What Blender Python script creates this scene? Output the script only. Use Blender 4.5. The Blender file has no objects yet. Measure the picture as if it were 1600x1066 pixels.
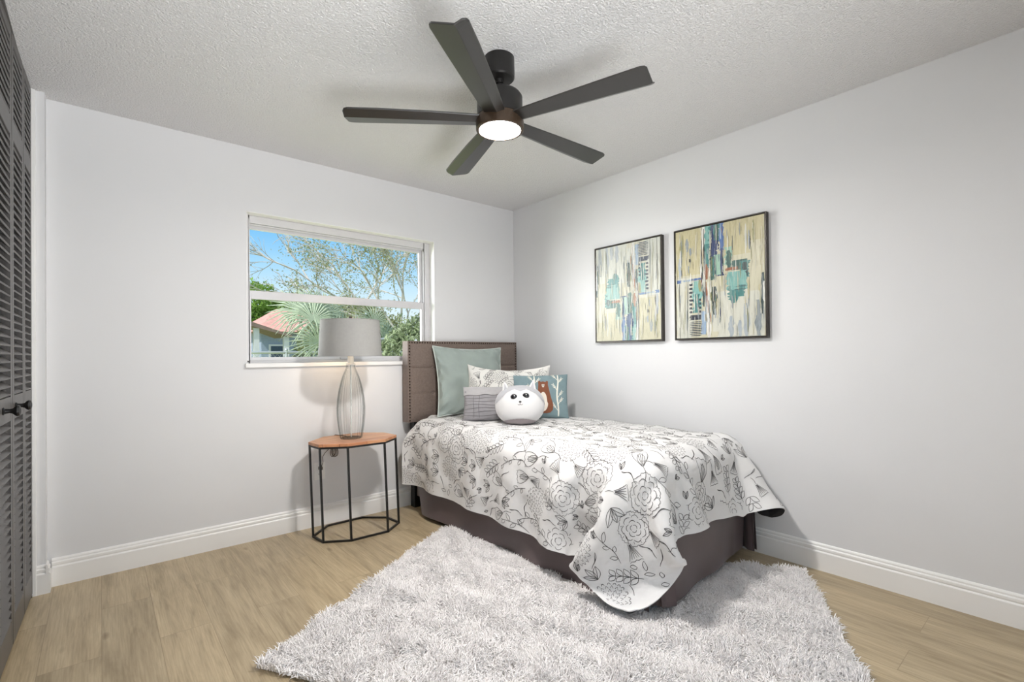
import bpy, bmesh, math, random
import numpy as np
from mathutils import Matrix, Vector, Euler

sc = bpy.context.scene
COL = sc.collection
rnd = random.Random(7)
rng = np.random.default_rng(7)

# ------------------------------------------------------------------ camera
F_PX, PP_Y, YAW, CAM_H, ROLL, PITCH = 760.96, 550.29, 0.7014, 1.1327, -0.0095, 0.0065
XW, YW, CH = 2.8634, 3.3566, 2.44          # right wall, window wall, ceiling height
fw = Vector((math.sin(YAW), math.cos(YAW), 0)); rt = Vector((math.cos(YAW), -math.sin(YAW), 0)); up = Vector((0, 0, 1))
fw, up = fw*math.cos(PITCH)+up*math.sin(PITCH), up*math.cos(PITCH)-fw*math.sin(PITCH)
rt, up = rt*math.cos(ROLL)+up*math.sin(ROLL), up*math.cos(ROLL)-rt*math.sin(ROLL)
cd = bpy.data.cameras.new('camera'); cam = bpy.data.objects.new('camera', cd); COL.objects.link(cam)
cam.matrix_world = Matrix(((rt.x, up.x, -fw.x, 0), (rt.y, up.y, -fw.y, 0), (rt.z, up.z, -fw.z, CAM_H), (0, 0, 0, 1)))
cd.sensor_width = 36.0; cd.lens = F_PX/1600*36; cd.shift_y = (PP_Y-533)/1600
cd.clip_start = 0.02; cd.clip_end = 300
sc.camera = cam

# ------------------------------------------------------------------ exposure, sky, sun, daylight
vs = sc.view_settings
sc.display_settings.display_device = 'sRGB'
vs.view_transform = 'Standard'; vs.look = 'None'; vs.gamma = 1.0; vs.use_curve_mapping = False
vs.exposure = 0.12
try:
    sc.cycles.use_denoising = True
    sc.cycles.max_bounces = 10; sc.cycles.diffuse_bounces = 6; sc.cycles.transparent_max_bounces = 16
    sc.cycles.sample_clamp_indirect = 6.0
    sc.cycles.caustics_reflective = False; sc.cycles.caustics_refractive = False
except Exception:
    pass

world = bpy.data.worlds.new('sky'); sc.world = world; world.use_nodes = True
nt = world.node_tree; nt.nodes.clear()
tc = nt.nodes.new('ShaderNodeTexCoord'); sx = nt.nodes.new('ShaderNodeSeparateXYZ'); rp = nt.nodes.new('ShaderNodeValToRGB')
bg = nt.nodes.new('ShaderNodeBackground'); wo = nt.nodes.new('ShaderNodeOutputWorld')
nt.links.new(tc.outputs['Generated'], sx.inputs[0]); nt.links.new(sx.outputs['Z'], rp.inputs[0])
e = rp.color_ramp.elements
e[0].position = 0.0; e[0].color = (0.80, 0.93, 1.0, 1)
e[1].position = 1.0; e[1].color = (0.9, 0.95, 1.0, 1)
for p, c in ((0.05, (0.86, 0.96, 1.0, 1)), (0.11, (0.70, 0.89, 1.0, 1)), (0.17, (0.42, 0.73, 1.0, 1)), (0.24, (0.20, 0.56, 0.95, 1)), (0.4, (0.5, 0.72, 1.0, 1))):
    k = e.new(p); k.color = c
bg.inputs['Strength'].default_value = 1.0
nt.links.new(rp.outputs[0], bg.inputs[0]); nt.links.new(bg.outputs[0], wo.inputs[0])

def light(name, kind, loc, energy, color=(1, 1, 1), target=None, **kw):
    l = bpy.data.lights.new(name, kind); l.energy = energy; l.color = color
    for k, v in kw.items(): setattr(l, k, v)
    o = bpy.data.objects.new(name, l); COL.objects.link(o); o.location = loc
    if target is not None:
        o.rotation_euler = (Vector(target)-Vector(loc)).to_track_quat('-Z', 'Y').to_euler()
    return o
light('sun', 'SUN', (-6, -1, 8), 4.4, (1.0, 0.96, 0.9), target=(0, 0.8, 0.0), angle=0.02)
# bright hazy sky seen by the room through its window, from the left of the house
light('daylight_window', 'AREA', (-1.8, 6.8, 1.7), 600, (1.0, 0.99, 0.97), target=(1.45, 3.40, 1.56), shape='RECTANGLE', size=3.2, size_y=2.6)
# added fill light, unseen behind the camera and tilted up at the ceiling
light('fill_behind_camera', 'AREA', (0.45, -0.96, 0.60), 43, (0.97, 0.985, 1.0), target=(0.30, 0.95, 2.4), shape='RECTANGLE', size=0.8, size_y=1.7, spread=math.radians(105))

# ------------------------------------------------------------------ materials
def nodes(name):
    m = bpy.data.materials.new(name); m.use_nodes = True
    t = m.node_tree; t.nodes.clear()
    o = t.nodes.new('ShaderNodeOutputMaterial'); b = t.nodes.new('ShaderNodeBsdfPrincipled')
    t.links.new(b.outputs[0], o.inputs[0])
    return m, t, b, o
def lin(c):
    return tuple(((v/255)/12.92 if v/255 <= 0.04045 else (((v/255)+0.055)/1.055)**2.4) for v in c)+(1,)
def mat(name, col, rough=0.6, metal=0.0, var=0.06, vscale=14, bump=0.0, bscale=200, bdist=0.002, spec=0.5, sheen=0.0, coat=0.0, island=0.0, trans=0.0):
    """principled material; colour (sRGB 0-255) wobbles a little with noise; optional noise bump"""
    m, t, b, o = nodes(name)
    c = lin(col)
    tcn = t.nodes.new('ShaderNodeTexCoord')
    n = t.nodes.new('ShaderNodeTexNoise'); n.inputs['Scale'].default_value = vscale; n.inputs['Detail'].default_value = 4
    t.links.new(tcn.outputs['Object'], n.inputs['Vector'])
    r = t.nodes.new('ShaderNodeValToRGB'); r.color_ramp.elements[0].position = 0.3; r.color_ramp.elements[1].position = 0.7
    r.color_ramp.elements[0].color = tuple(x*(1-var) for x in c[:3])+(1,)
    r.color_ramp.elements[1].color = tuple(min(1, x*(1+var)) for x in c[:3])+(1,)
    t.links.new(n.outputs['Fac'], r.inputs[0])
    outc = r.outputs[0]
    if island:
        g = t.nodes.new('ShaderNodeNewGeometry'); mr = t.nodes.new('ShaderNodeMapRange')
        mr.inputs['To Min'].default_value = 1-island; mr.inputs['To Max'].default_value = 1+island
        t.links.new(g.outputs['Random Per Island'], mr.inputs['Value'])
        mx = t.nodes.new('ShaderNodeVectorMath'); mx.operation = 'SCALE'
        t.links.new(outc, mx.inputs[0]); t.links.new(mr.outputs[0], mx.inputs['Scale']); outc = mx.outputs[0]
    t.links.new(outc, b.inputs['Base Color'])
    b.inputs['Roughness'].default_value = rough; b.inputs['Metallic'].default_value = metal
    b.inputs['Specular IOR Level'].default_value = spec
    if sheen: b.inputs['Sheen Weight'].default_value = sheen; b.inputs['Sheen Roughness'].default_value = 0.4
    if coat: b.inputs['Coat Weight'].default_value = coat
    if bump:
        nb = t.nodes.new('ShaderNodeTexNoise'); nb.inputs['Scale'].default_value = bscale; nb.inputs['Detail'].default_value = 3
        t.links.new(tcn.outputs['Object'], nb.inputs['Vector'])
        bp = t.nodes.new('ShaderNodeBump'); bp.inputs['Strength'].default_value = bump; bp.inputs['Distance'].default_value = bdist
        t.links.new(nb.outputs['Fac'], bp.inputs['Height']); t.links.new(bp.outputs[0], b.inputs['Normal'])
    if trans:
        tb = t.nodes.new('ShaderNodeBsdfTranslucent'); ms = t.nodes.new('ShaderNodeMixShader'); ms.inputs[0].default_value = trans
        t.links.new(outc, tb.inputs[0]); t.links.new(b.outputs[0], ms.inputs[1]); t.links.new(tb.outputs[0], ms.inputs[2])
        t.links.new(ms.outputs[0], o.inputs[0])
    return m
def emit(name, col, strength):
    m, t, b, o = nodes(name)
    em = t.nodes.new('ShaderNodeEmission'); em.inputs[0].default_value = col; em.inputs[1].default_value = strength
    t.links.new(em.outputs[0], o.inputs[0]); return m
def thin_glass(name, tint, edge, gloss=0.06, rough=0.03):
    """clear thin sheet: transparent, darker and shinier at grazing angles"""
    m, t, b, o = nodes(name); t.nodes.remove(b)
    lw = t.nodes.new('ShaderNodeLayerWeight'); lw.inputs['Blend'].default_value = 0.35
    rp = t.nodes.new('ShaderNodeValToRGB'); rp.color_ramp.elements[0].color = tint; rp.color_ramp.elements[1].color = edge
    rp.color_ramp.elements[0].position = 0.25; rp.color_ramp.elements[1].position = 0.95
    tr = t.nodes.new('ShaderNodeBsdfTransparent'); gl = t.nodes.new('ShaderNodeBsdfGlossy'); gl.inputs['Roughness'].default_value = rough
    mp = t.nodes.new('ShaderNodeMath'); mp.operation = 'MULTIPLY_ADD'; mp.inputs[1].default_value = 6*gloss+0.004; mp.inputs[2].default_value = gloss
    ms = t.nodes.new('ShaderNodeMixShader')
    t.links.new(lw.outputs['Facing'], rp.inputs[0]); t.links.new(rp.outputs[0], tr.inputs[0])
    t.links.new(lw.outputs['Fresnel'], mp.inputs[0]); t.links.new(mp.outputs[0], ms.inputs[0])
    t.links.new(tr.outputs[0], ms.inputs[1]); t.links.new(gl.outputs[0], ms.inputs[2]); t.links.new(ms.outputs[0], o.inputs[0])
    return m

def floor_mat():
    m, t, b, o = nodes('light oak vinyl planks')
    N = lambda k: t.nodes.new(k)
    L = t.links.new
    tcn = N('ShaderNodeTexCoord'); mp = N('ShaderNodeMapping'); mp.inputs['Rotation'].default_value = (0, 0, math.pi/2)
    L(tcn.outputs['Object'], mp.inputs[0])
    br = N('ShaderNodeTexBrick'); br.offset = 0.37; br.inputs['Scale'].default_value = 1.0
    br.inputs['Brick Width'].default_value = 1.22; br.inputs['Row Height'].default_value = 0.18; br.inputs['Mortar Size'].default_value = 0.0011
    br.inputs['Color1'].default_value = (0, 0, 0, 1); br.inputs['Color2'].default_value = (1, 1, 1, 1); br.inputs['Mortar'].default_value = (0.5, 0.5, 0.5, 1)
    br.inputs['Bias'].default_value = 0.0
    L(mp.outputs[0], br.inputs['Vector'])
    # grain, stretched along the plank and shifted per plank
    sh = N('ShaderNodeVectorMath'); sh.operation = 'MULTIPLY_ADD'; sh.inputs[1].default_value = (7, 13, 5)
    L(br.outputs['Color'], sh.inputs[0]); L(mp.outputs[0], sh.inputs[2])
    m2 = N('ShaderNodeMapping'); m2.inputs['Scale'].default_value = (1.1, 9, 1); L(sh.outputs[0], m2.inputs[0])
    g1 = N('ShaderNodeTexNoise'); g1.inputs['Scale'].default_value = 2.2; g1.inputs['Detail'].default_value = 8; g1.inputs['Roughness'].default_value = 0.62; g1.inputs['Distortion'].default_value = 0.5
    L(m2.outputs[0], g1.inputs['Vector'])
    m3 = N('ShaderNodeMapping'); m3.inputs['Scale'].default_value = (2.5, 60, 1); L(sh.outputs[0], m3.inputs[0])
    g2 = N('ShaderNodeTexNoise'); g2.inputs['Scale'].default_value = 3.0; g2.inputs['Detail'].default_value = 5; L(m3.outputs[0], g2.inputs['Vector'])
    rp = N('ShaderNodeValToRGB'); el = rp.color_ramp.elements
    el[0].position = 0.28; el[0].color = lin((150, 133, 104)); el[1].position = 0.72; el[1].color = lin((198, 181, 149))
    k = el.new(0.5); k.color = lin((180, 162, 131))
    L(g1.outputs['Fac'], rp.inputs[0])
    mx = N('ShaderNodeMix'); mx.data_type = 'RGBA'; mx.blend_type = 'MULTIPLY'; mx.inputs[0].default_value = 0.5
    r2 = N('ShaderNodeValToRGB'); r2.color_ramp.elements[0].color = (0.6, 0.56, 0.5, 1); r2.color_ramp.elements[0].position = 0.3; r2.color_ramp.elements[1].position = 0.62
    L(g2.outputs['Fac'], r2.inputs[0]); L(rp.outputs[0], mx.inputs[6]); L(r2.outputs[0], mx.inputs[7])
    # plank to plank tone
    mv = N('ShaderNodeMapRange'); mv.inputs['To Min'].default_value = 0.90; mv.inputs['To Max'].default_value = 1.06; L(br.outputs['Color'], mv.inputs['Value'])
    sc_ = N('ShaderNodeVectorMath'); sc_.operation = 'SCALE'; L(mx.outputs[2], sc_.inputs[0]); L(mv.outputs[0], sc_.inputs['Scale'])
    # small knots
    m4 = N('ShaderNodeMapping'); m4.inputs['Scale'].default_value = (1.5, 4.2, 1); L(sh.outputs[0], m4.inputs[0])
    vo = N('ShaderNodeTexVoronoi'); vo.inputs['Scale'].default_value = 1.25; L(m4.outputs[0], vo.inputs['Vector'])
    kr = N('ShaderNodeValToRGB'); kr.color_ramp.elements[0].position = 0.02; kr.color_ramp.elements[0].color = (0.42, 0.34, 0.26, 1); kr.color_ramp.elements[1].position = 0.085; kr.color_ramp.elements[1].color = (1, 1, 1, 1)
    L(vo.outputs['Distance'], kr.inputs[0])
    mk = N('ShaderNodeMix'); mk.data_type = 'RGBA'; mk.blend_type = 'MULTIPLY'; mk.inputs[0].default_value = 0.8
    L(sc_.outputs[0], mk.inputs[6]); L(kr.outputs[0], mk.inputs[7])
    # seams
    ms = N('ShaderNodeMix'); ms.data_type = 'RGBA'; ms.blend_type = 'MULTIPLY'
    mf = N('ShaderNodeMath'); mf.operation = 'MULTIPLY'; mf.inputs[1].default_value = 0.45; L(br.outputs['Fac'], mf.inputs[0]); L(mf.outputs[0], ms.inputs[0])
    ms.inputs[7].default_value = (0.35, 0.28, 0.2, 1); L(mk.outputs[2], ms.inputs[6])
    L(ms.outputs[2], b.inputs['Base Color']); b.inputs['Roughness'].default_value = 0.33; b.inputs['Specular IOR Level'].default_value = 0.5
    bp = N('ShaderNodeBump'); bp.inputs['Strength'].default_value = 0.15; bp.inputs['Distance'].default_value = 0.001; L(g2.outputs['Fac'], bp.inputs['Height']); L(bp.outputs[0], b.inputs['Normal'])
    return m

def ceiling_mat():
    m, t, b, o = nodes('white popcorn ceiling paint')
    L = t.links.new
    tcn = t.nodes.new('ShaderNodeTexCoord')
    n = t.nodes.new('ShaderNodeTexNoise'); n.inputs['Scale'].default_value = 100; n.inputs['Detail'].default_value = 4; n.inputs['Roughness'].default_value = 0.65
    v = t.nodes.new('ShaderNodeTexVoronoi'); v.inputs['Scale'].default_value = 120
    L(tcn.outputs['Object'], n.inputs['Vector']); L(tcn.outputs['Object'], v.inputs['Vector'])
    mr = t.nodes.new('ShaderNodeMapRange'); mr.inputs['From Min'].default_value = 0.42; mr.inputs['From Max'].default_value = 0.62
    L(n.outputs['Fac'], mr.inputs['Value'])
    ml = t.nodes.new('ShaderNodeMath'); ml.operation = 'SUBTRACT'; L(mr.outputs[0], ml.inputs[0]); L(v.outputs['Distance'], ml.inputs[1])
    bp = t.nodes.new('ShaderNodeBump'); bp.inputs['Strength'].default_value = 0.9; bp.inputs['Distance'].default_value = 0.0046
    L(ml.outputs[0], bp.inputs['Height']); L(bp.outputs[0], b.inputs['Normal'])
    b.inputs['Base Color'].default_value = lin((238, 237, 237)); b.inputs['Roughness'].default_value = 0.9
    return m

def wood_top_mat():
    m, t, b, o = nodes('orange brown acacia wood')
    L = t.links.new
    tcn = t.nodes.new('ShaderNodeTexCoord'); mp = t.nodes.new('ShaderNodeMapping'); mp.inputs['Scale'].default_value = (3, 26, 10)
    L(tcn.outputs['Object'], mp.inputs[0])
    br = t.nodes.new('ShaderNodeTexBrick'); br.inputs['Scale'].default_value = 1; br.inputs['Brick Width'].default_value = 0.5; br.inputs['Row Height'].default_value = 0.075
    br.inputs['Mortar Size'].default_value = 0.0006; br.inputs['Color1'].default_value = lin((222, 172, 130)); br.inputs['Color2'].default_value = lin((202, 142, 103)); br.inputs['Mortar'].default_value = lin((90, 50, 30))
    L(tcn.outputs['Object'], br.inputs['Vector'])
    n = t.nodes.new('ShaderNodeTexNoise'); n.inputs['Scale'].default_value = 2; n.inputs['Detail'].default_value = 7; n.inputs['Distortion'].default_value = 0.8; L(mp.outputs[0], n.inputs['Vector'])
    r = t.nodes.new('ShaderNodeValToRGB'); r.color_ramp.elements[0].position = 0.35; r.color_ramp.elements[0].color = (0.62, 0.5, 0.42, 1); r.color_ramp.elements[1].position = 0.62
    L(n.outputs['Fac'], r.inputs[0])
    mx = t.nodes.new('ShaderNodeMix'); mx.data_type = 'RGBA'; mx.blend_type = 'MULTIPLY'; mx.inputs[0].default_value = 0.7
    L(br.outputs['Color'], mx.inputs[6]); L(r.outputs[0], mx.inputs[7]); L(mx.outputs[2], b.inputs['Base Color'])
    b.inputs['Roughness'].default_value = 0.35
    return m

# ------------------------------------------------------------------ mesh helpers
class MB:
    """collects shapes into one mesh"""
    def __init__(s): s.v = []; s.f = []; s.mi = []; s.k = 0
    def add(s, vs, fs, k=None):
        o = len(s.v); s.v += [tuple(p) for p in vs]
        for f in fs: s.f.append(tuple(i+o for i in f)); s.mi.append(s.k if k is None else k)
    def box(s, x0, x1, y0, y1, z0, z1, M=None, k=None):
        vs = [Vector((x, y, z)) for z in (z0, z1) for x, y in ((x0, y0), (x1, y0), (x1, y1), (x0, y1))]
        if M is not None: vs = [M @ p for p in vs]
        s.add(vs, [(0, 3, 2, 1), (4, 5, 6, 7), (0, 1, 5, 4), (1, 2, 6, 5), (2, 3, 7, 6), (3, 0, 4, 7)], k)
    def tube(s, pts, r, n=10, k=None, r2=None, closed=False):
        pts = [Vector(p) for p in pts]; m = len(pts); rings = []
        u = None
        for i, p in enumerate(pts):
            a = pts[(i-1) % m] if (closed or i > 0) else p; b = pts[(i+1) % m] if (closed or i < m-1) else p
            d = (b-a).normalized()
            if u is None or abs(u.dot(d)) > 0.95: u = Vector((0, 0, 1)) if abs(d.z) < 0.9 else Vector((1, 0, 0))
            x = u.cross(d).normalized(); y = d.cross(x).normalized(); u = y
            rr = r if r2 is None else r+(r2-r)*i/(m-1)
            rings.append([p+x*math.cos(2*math.pi*j/n)*rr+y*math.sin(2*math.pi*j/n)*rr for j in range(n)])
        vs = [q for g in rings for q in g]; fs = []
        for i in range(m if closed else m-1):
            for j in range(n):
                a = i*n+j; b2 = i*n+(j+1) % n; c = ((i+1) % m)*n+(j+1) % n; d2 = ((i+1) % m)*n+j
                fs.append((a, b2, c, d2))
        if not closed: fs += [tuple(range(n-1, -1, -1)), tuple((m-1)*n+j for j in range(n))]
        s.add(vs, fs, k)
    def bar(s, a, b, w, k=None):
        """square bar between two points"""
        a = Vector(a); b = Vector(b); d = (b-a).normalized(); u = Vector((0, 0, 1)) if abs(d.z) < 0.9 else Vector((1, 0, 0))
        x = u.cross(d).normalized()*w/2; y = d.cross(x).normalized()*w/2
        vs = [p+q for p in (a, b) for q in (-x-y, x-y, x+y, -x+y)]
        s.add(vs, [(3, 2, 1, 0), (4, 5, 6, 7), (0, 1, 5, 4), (1, 2, 6, 5), (2, 3, 7, 6), (3, 0, 4, 7)], k)
    def lathe(s, prof, n=32, c=(0, 0, 0), k=None, lobes=None):
        vs = []; fs = []; m = len(prof)
        for z, r in prof:
            for j in range(n):
                t = 2*math.pi*j/n; rr = r
                if lobes: rr = r*(1-lobes[1]*(1-abs(math.cos(lobes[0]*t/2)))**1.6)
                vs.append((c[0]+rr*math.cos(t), c[1]+rr*math.sin(t), c[2]+z))
        for i in range(m-1):
            for j in range(n):
                fs.append((i*n+j, i*n+(j+1) % n, (i+1)*n+(j+1) % n, (i+1)*n+j))
        if prof[0][1] > 1e-6: fs.append(tuple(range(n-1, -1, -1)))
        if prof[-1][1] > 1e-6: fs.append(tuple((m-1)*n+j for j in range(n)))
        s.add(vs, fs, k)
    def sphere(s, c, r, n=12, m=8, sc3=(1, 1, 1), k=None, M=None):
        vs = []; fs = []
        for i in range(m+1):
            a = math.pi*i/m
            for j in range(n):
                t = 2*math.pi*j/n
                p = Vector((r*sc3[0]*math.sin(a)*math.cos(t), r*sc3[1]*math.sin(a)*math.sin(t), r*sc3[2]*math.cos(a)))
                if M is not None: p = M @ p
                vs.append(p+Vector(c))
        for i in range(m):
            for j in range(n): fs.append((i*n+j, (i+1)*n+j, (i+1)*n+(j+1) % n, i*n+(j+1) % n))
        s.add(vs, fs, k)
    def prism(s, poly, a, b, axis='z', k=None, M=None):
        """polygon of 2D points extruded from a to b along axis"""
        def P(p, h):
            q = {'z': (p[0], p[1], h), 'x': (h, p[0], p[1]), 'y': (p[0], h, p[1])}[axis]
            q = Vector(q); return M @ q if M is not None else q
        n = len(poly); vs = [P(p, a) for p in poly]+[P(p, b) for p in poly]
        fs = [tuple(range(n-1, -1, -1)), tuple(range(n, 2*n))]+[(i, (i+1) % n, n+(i+1) % n, n+i) for i in range(n)]
        s.add(vs, fs, k)
    def build(s, name, mats, parent=None, smooth=False, bevel=0.0, M=None, seg=2, angle=35):
        me = bpy.data.meshes.new(name); me.from_pydata([tuple(p) for p in s.v], [], s.f)
        if not isinstance(mats, (list, tuple)): mats = [mats]
        for m in mats: me.materials.append(m)
        me.polygons.foreach_set('material_index', [min(i, len(mats)-1) for i in s.mi])
        bm = bmesh.new(); bm.from_mesh(me)
        bmesh.ops.remove_doubles(bm, verts=bm.verts[:], dist=1e-6)
        bmesh.ops.recalc_face_normals(bm, faces=bm.faces[:])
        if bevel:
            ed = [q for q in bm.edges if len(q.link_faces) == 2 and q.calc_face_angle(0) > math.radians(angle)]
            bmesh.ops.bevel(bm, geom=ed, offset=bevel, segments=seg, profile=0.5, affect='EDGES', clamp_overlap=True)
        bm.to_mesh(me); bm.free()
        return link(name, me, parent, smooth, M)
def link(name, me, parent=None, smooth=False, M=None):
    if smooth:
        me.polygons.foreach_set('use_smooth', [True]*len(me.polygons))
        try: me.set_sharp_from_angle(angle=math.radians(40))
        except Exception: pass
    o = bpy.data.objects.new(name, me); COL.objects.link(o)
    if M is not None: o.matrix_world = M
    if parent is not None: o.parent = parent
    return o
def fast_mesh(name, V, F4=None, F3=None, mats=(), mi4=None, mi3=None):
    """mesh from numpy arrays"""
    F4 = np.zeros((0, 4), int) if F4 is None else np.asarray(F4, int); F3 = np.zeros((0, 3), int) if F3 is None else np.asarray(F3, int)
    me = bpy.data.meshes.new(name); me.vertices.add(len(V)); me.vertices.foreach_set('co', np.asarray(V, np.float32).ravel())
    idx = np.concatenate([F4.ravel(), F3.ravel()]).astype(np.int32)
    ls = np.concatenate([np.arange(len(F4))*4, len(F4)*4+np.arange(len(F3))*3]).astype(np.int32)
    me.loops.add(len(idx)); me.loops.foreach_set('vertex_index', idx)
    me.polygons.add(len(ls)); me.polygons.foreach_set('loop_start', ls)
    for m in mats: me.materials.append(m)
    if mi4 is not None or mi3 is not None:
        a = np.zeros(len(F4), np.int32) if mi4 is None else np.asarray(mi4, np.int32); b = np.zeros(len(F3), np.int32) if mi3 is None else np.asarray(mi3, np.int32)
        me.polygons.foreach_set('material_index', np.concatenate([a, b]))
    me.update(calc_edges=True); me.validate()
    return me
def tag(o, label=None, cat=None, group=None, kind=None):
    if label: o['label'] = label
    if cat: o['category'] = cat
    if group: o['group'] = group
    if kind: o['kind'] = kind
    return o
def thing(name, label, cat, loc=(0, 0, 0), rz=0.0, group=None, kind=None, M=None):
    o = bpy.data.objects.new(name, None); COL.objects.link(o); o.empty_display_size = 0.1
    if M is not None: o.matrix_world = M
    else: o.location = loc; o.rotation_euler = (0, 0, rz)
    return tag(o, label, cat, group, kind)
def struct(o): o['kind'] = 'structure'; return o

class Surf:
    """a grid of points read as a smooth sheet: at(i, j) fractional -> point, normal"""
    def __init__(s, P):
        s.P = P; s.ny, s.nx = P.shape[:2]
        du = np.gradient(P, axis=1); dv = np.gradient(P, axis=0); n = np.cross(du, dv)
        s.N = n/np.maximum(np.linalg.norm(n, axis=-1, keepdims=True), 1e-9)
    def at(s, fi, fj):
        fi = np.clip(fi, 0, s.nx-1.001); fj = np.clip(fj, 0, s.ny-1.001)
        i = fi.astype(int); j = fj.astype(int); a = (fi-i)[:, None]; b = (fj-j)[:, None]
        def g(A): return (A[j, i]*(1-a)+A[j, i+1]*a)*(1-b)+(A[j+1, i]*(1-a)+A[j+1, i+1]*a)*b
        return g(s.P), g(s.N)
def resample(pl, step):
    pl = np.asarray(pl, float); d = np.hypot(*np.diff(pl, axis=0).T); t = np.concatenate([[0], np.cumsum(d)])
    if t[-1] < 1e-6: return pl[:1]
    n = max(2, int(t[-1]/step)+1); q = np.linspace(0, t[-1], n)
    return np.stack([np.interp(q, t, pl[:, 0]), np.interp(q, t, pl[:, 1])], -1)
def ribbons(polys, width, to_ij, surf, sign=1, lift=0.0012, step=0.009):
    """thin printed strokes laid on a sheet; polylines in sheet metres"""
    V = []; Fq = []; o = 0
    for pl in polys:
        p = resample(pl, step)
        if len(p) < 2: continue
        t = np.gradient(p, axis=0); t /= np.maximum(np.linalg.norm(t, axis=1, keepdims=True), 1e-9); nn = np.stack([-t[:, 1], t[:, 0]], -1)
        w = width*(0.55+0.45*np.sin(np.linspace(0.25, math.pi-0.25, len(p))))[:, None]/2
        for sgn in (1, -1):
            q = p+nn*w*sgn; ij = to_ij(q); a, n = surf.at(ij[:, 0], ij[:, 1]); V.append(a+n*lift*sign)
        m = len(p); k = np.arange(m-1); Fq.append(np.stack([o+k, o+k+1, o+m+k+1, o+m+k], -1)); o += 2*m
    if not V: return np.zeros((0, 3)), np.zeros((0, 4), int)
    return np.concatenate(V), np.concatenate(Fq)

def paint_mat(name, col, ground=(206, 203, 186)):
    """dry brushed paint: vertical streaks let the ground show through"""
    m, t, b, o = nodes(name); L = t.links.new
    tcn = t.nodes.new('ShaderNodeTexCoord'); mp = t.nodes.new('ShaderNodeMapping'); mp.inputs['Scale'].default_value = (85, 9, 1); L(tcn.outputs['Object'], mp.inputs[0])
    n = t.nodes.new('ShaderNodeTexNoise'); n.inputs['Scale'].default_value = 1.0; n.inputs['Detail'].default_value = 6; n.inputs['Roughness'].default_value = 0.7; n.inputs['Distortion'].default_value = 0.6; L(mp.outputs[0], n.inputs['Vector'])
    r = t.nodes.new('ShaderNodeValToRGB'); e = r.color_ramp.elements; c = lin(col); g = lin(ground)
    e[0].position = 0.30; e[0].color = tuple(x*0.68 for x in c[:3])+(1,); e[1].position = 0.74; e[1].color = tuple(0.45*x+0.55*y for x, y in zip(c[:3], g[:3]))+(1,)
    k = e.new(0.47); k.color = c; k = e.new(0.60); k.color = tuple(0.88*x+0.12*y for x, y in zip(c[:3], g[:3]))+(1,)
    L(n.outputs['Fac'], r.inputs[0]); L(r.outputs[0], b.inputs['Base Color']); b.inputs['Roughness'].default_value = 0.42
    bp = t.nodes.new('ShaderNodeBump'); bp.inputs['Strength'].default_value = 0.3; bp.inputs['Distance'].default_value = 0.0015; L(n.outputs['Fac'], bp.inputs['Height']); L(bp.outputs[0], b.inputs['Normal'])
    return m

# ------------------------------------------------------------------ the room
M_wall = mat('white wall paint', (219, 219, 220), 0.75, var=0.008, vscale=3, bump=0.06, bscale=140, bdist=0.001)
M_trim = mat('white semi gloss trim paint', (238, 237, 235), 0.35, var=0.01, vscale=5)
M_ceil = ceiling_mat(); M_floor = floor_mat()
M_alum = mat('white painted aluminium', (206, 205, 207), 0.4, var=0.02, vscale=20)
M_black = mat('black painted metal', (16, 15, 15), 0.42, var=0.15, vscale=30)
M_pane = thin_glass('window glass', (0.96, 0.97, 0.97, 1), (0.8, 0.85, 0.85, 1), 0.0, 0.12)

XL = -0.93; YF = -0.85; TH = 0.12
m = MB(); m.box(XL-TH, XW+TH, YF-TH-0.9, YW+0.16, -0.06, 0); struct(m.build('floor', M_floor))
m = MB(); m.box(XL-TH, XW+TH, YF-TH, YW+0.16, CH, CH+0.12); struct(m.build('ceiling', M_ceil))
m = MB(); m.box(XW, XW+TH, YF-TH, YW+0.16, 0, CH); struct(m.build('wall_right', M_wall))
# window wall with its opening
WX0, WX1, WZ0, WZ1 = 0.691, 2.032, 1.095, 2.041
m = MB()
m.box(XL-TH, WX0, YW, YW+0.16, 0, CH); m.box(WX1, XW, YW, YW+0.16, 0, CH)
m.box(WX0, WX1, YW, YW+0.16, 0, WZ0); m.box(WX0, WX1, YW, YW+0.16, WZ1, CH)
struct(m.build('wall_back', M_wall))
# closet side: short return by the corner, plain wall past the closet, closet inside
DX = lambda y: -0.248-0.025*(YW-y)
m = MB(); m.box(-0.93, -0.206, 3.283, YW, 0, CH); struct(m.build('wall_return', M_wall))
m = MB(); m.box(-0.40, DX(0.95), YF, 1.0, 0, CH); struct(m.build('wall_left', M_wall))
m = MB(); m.box(XL-TH, XL, YF-TH, YW, 0, CH); struct(m.build('wall_closet', M_wall))
# wall behind the camera, with an opening added to let light in
m = MB(); m.box(XL, 0.0, YF-TH, YF, 0, CH); m.box(1.5, XW, YF-TH, YF, 0, CH); m.box(0.0, 1.5, YF-TH, YF, 2.25, CH)
struct(m.build('wall_front', M_wall))

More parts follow.
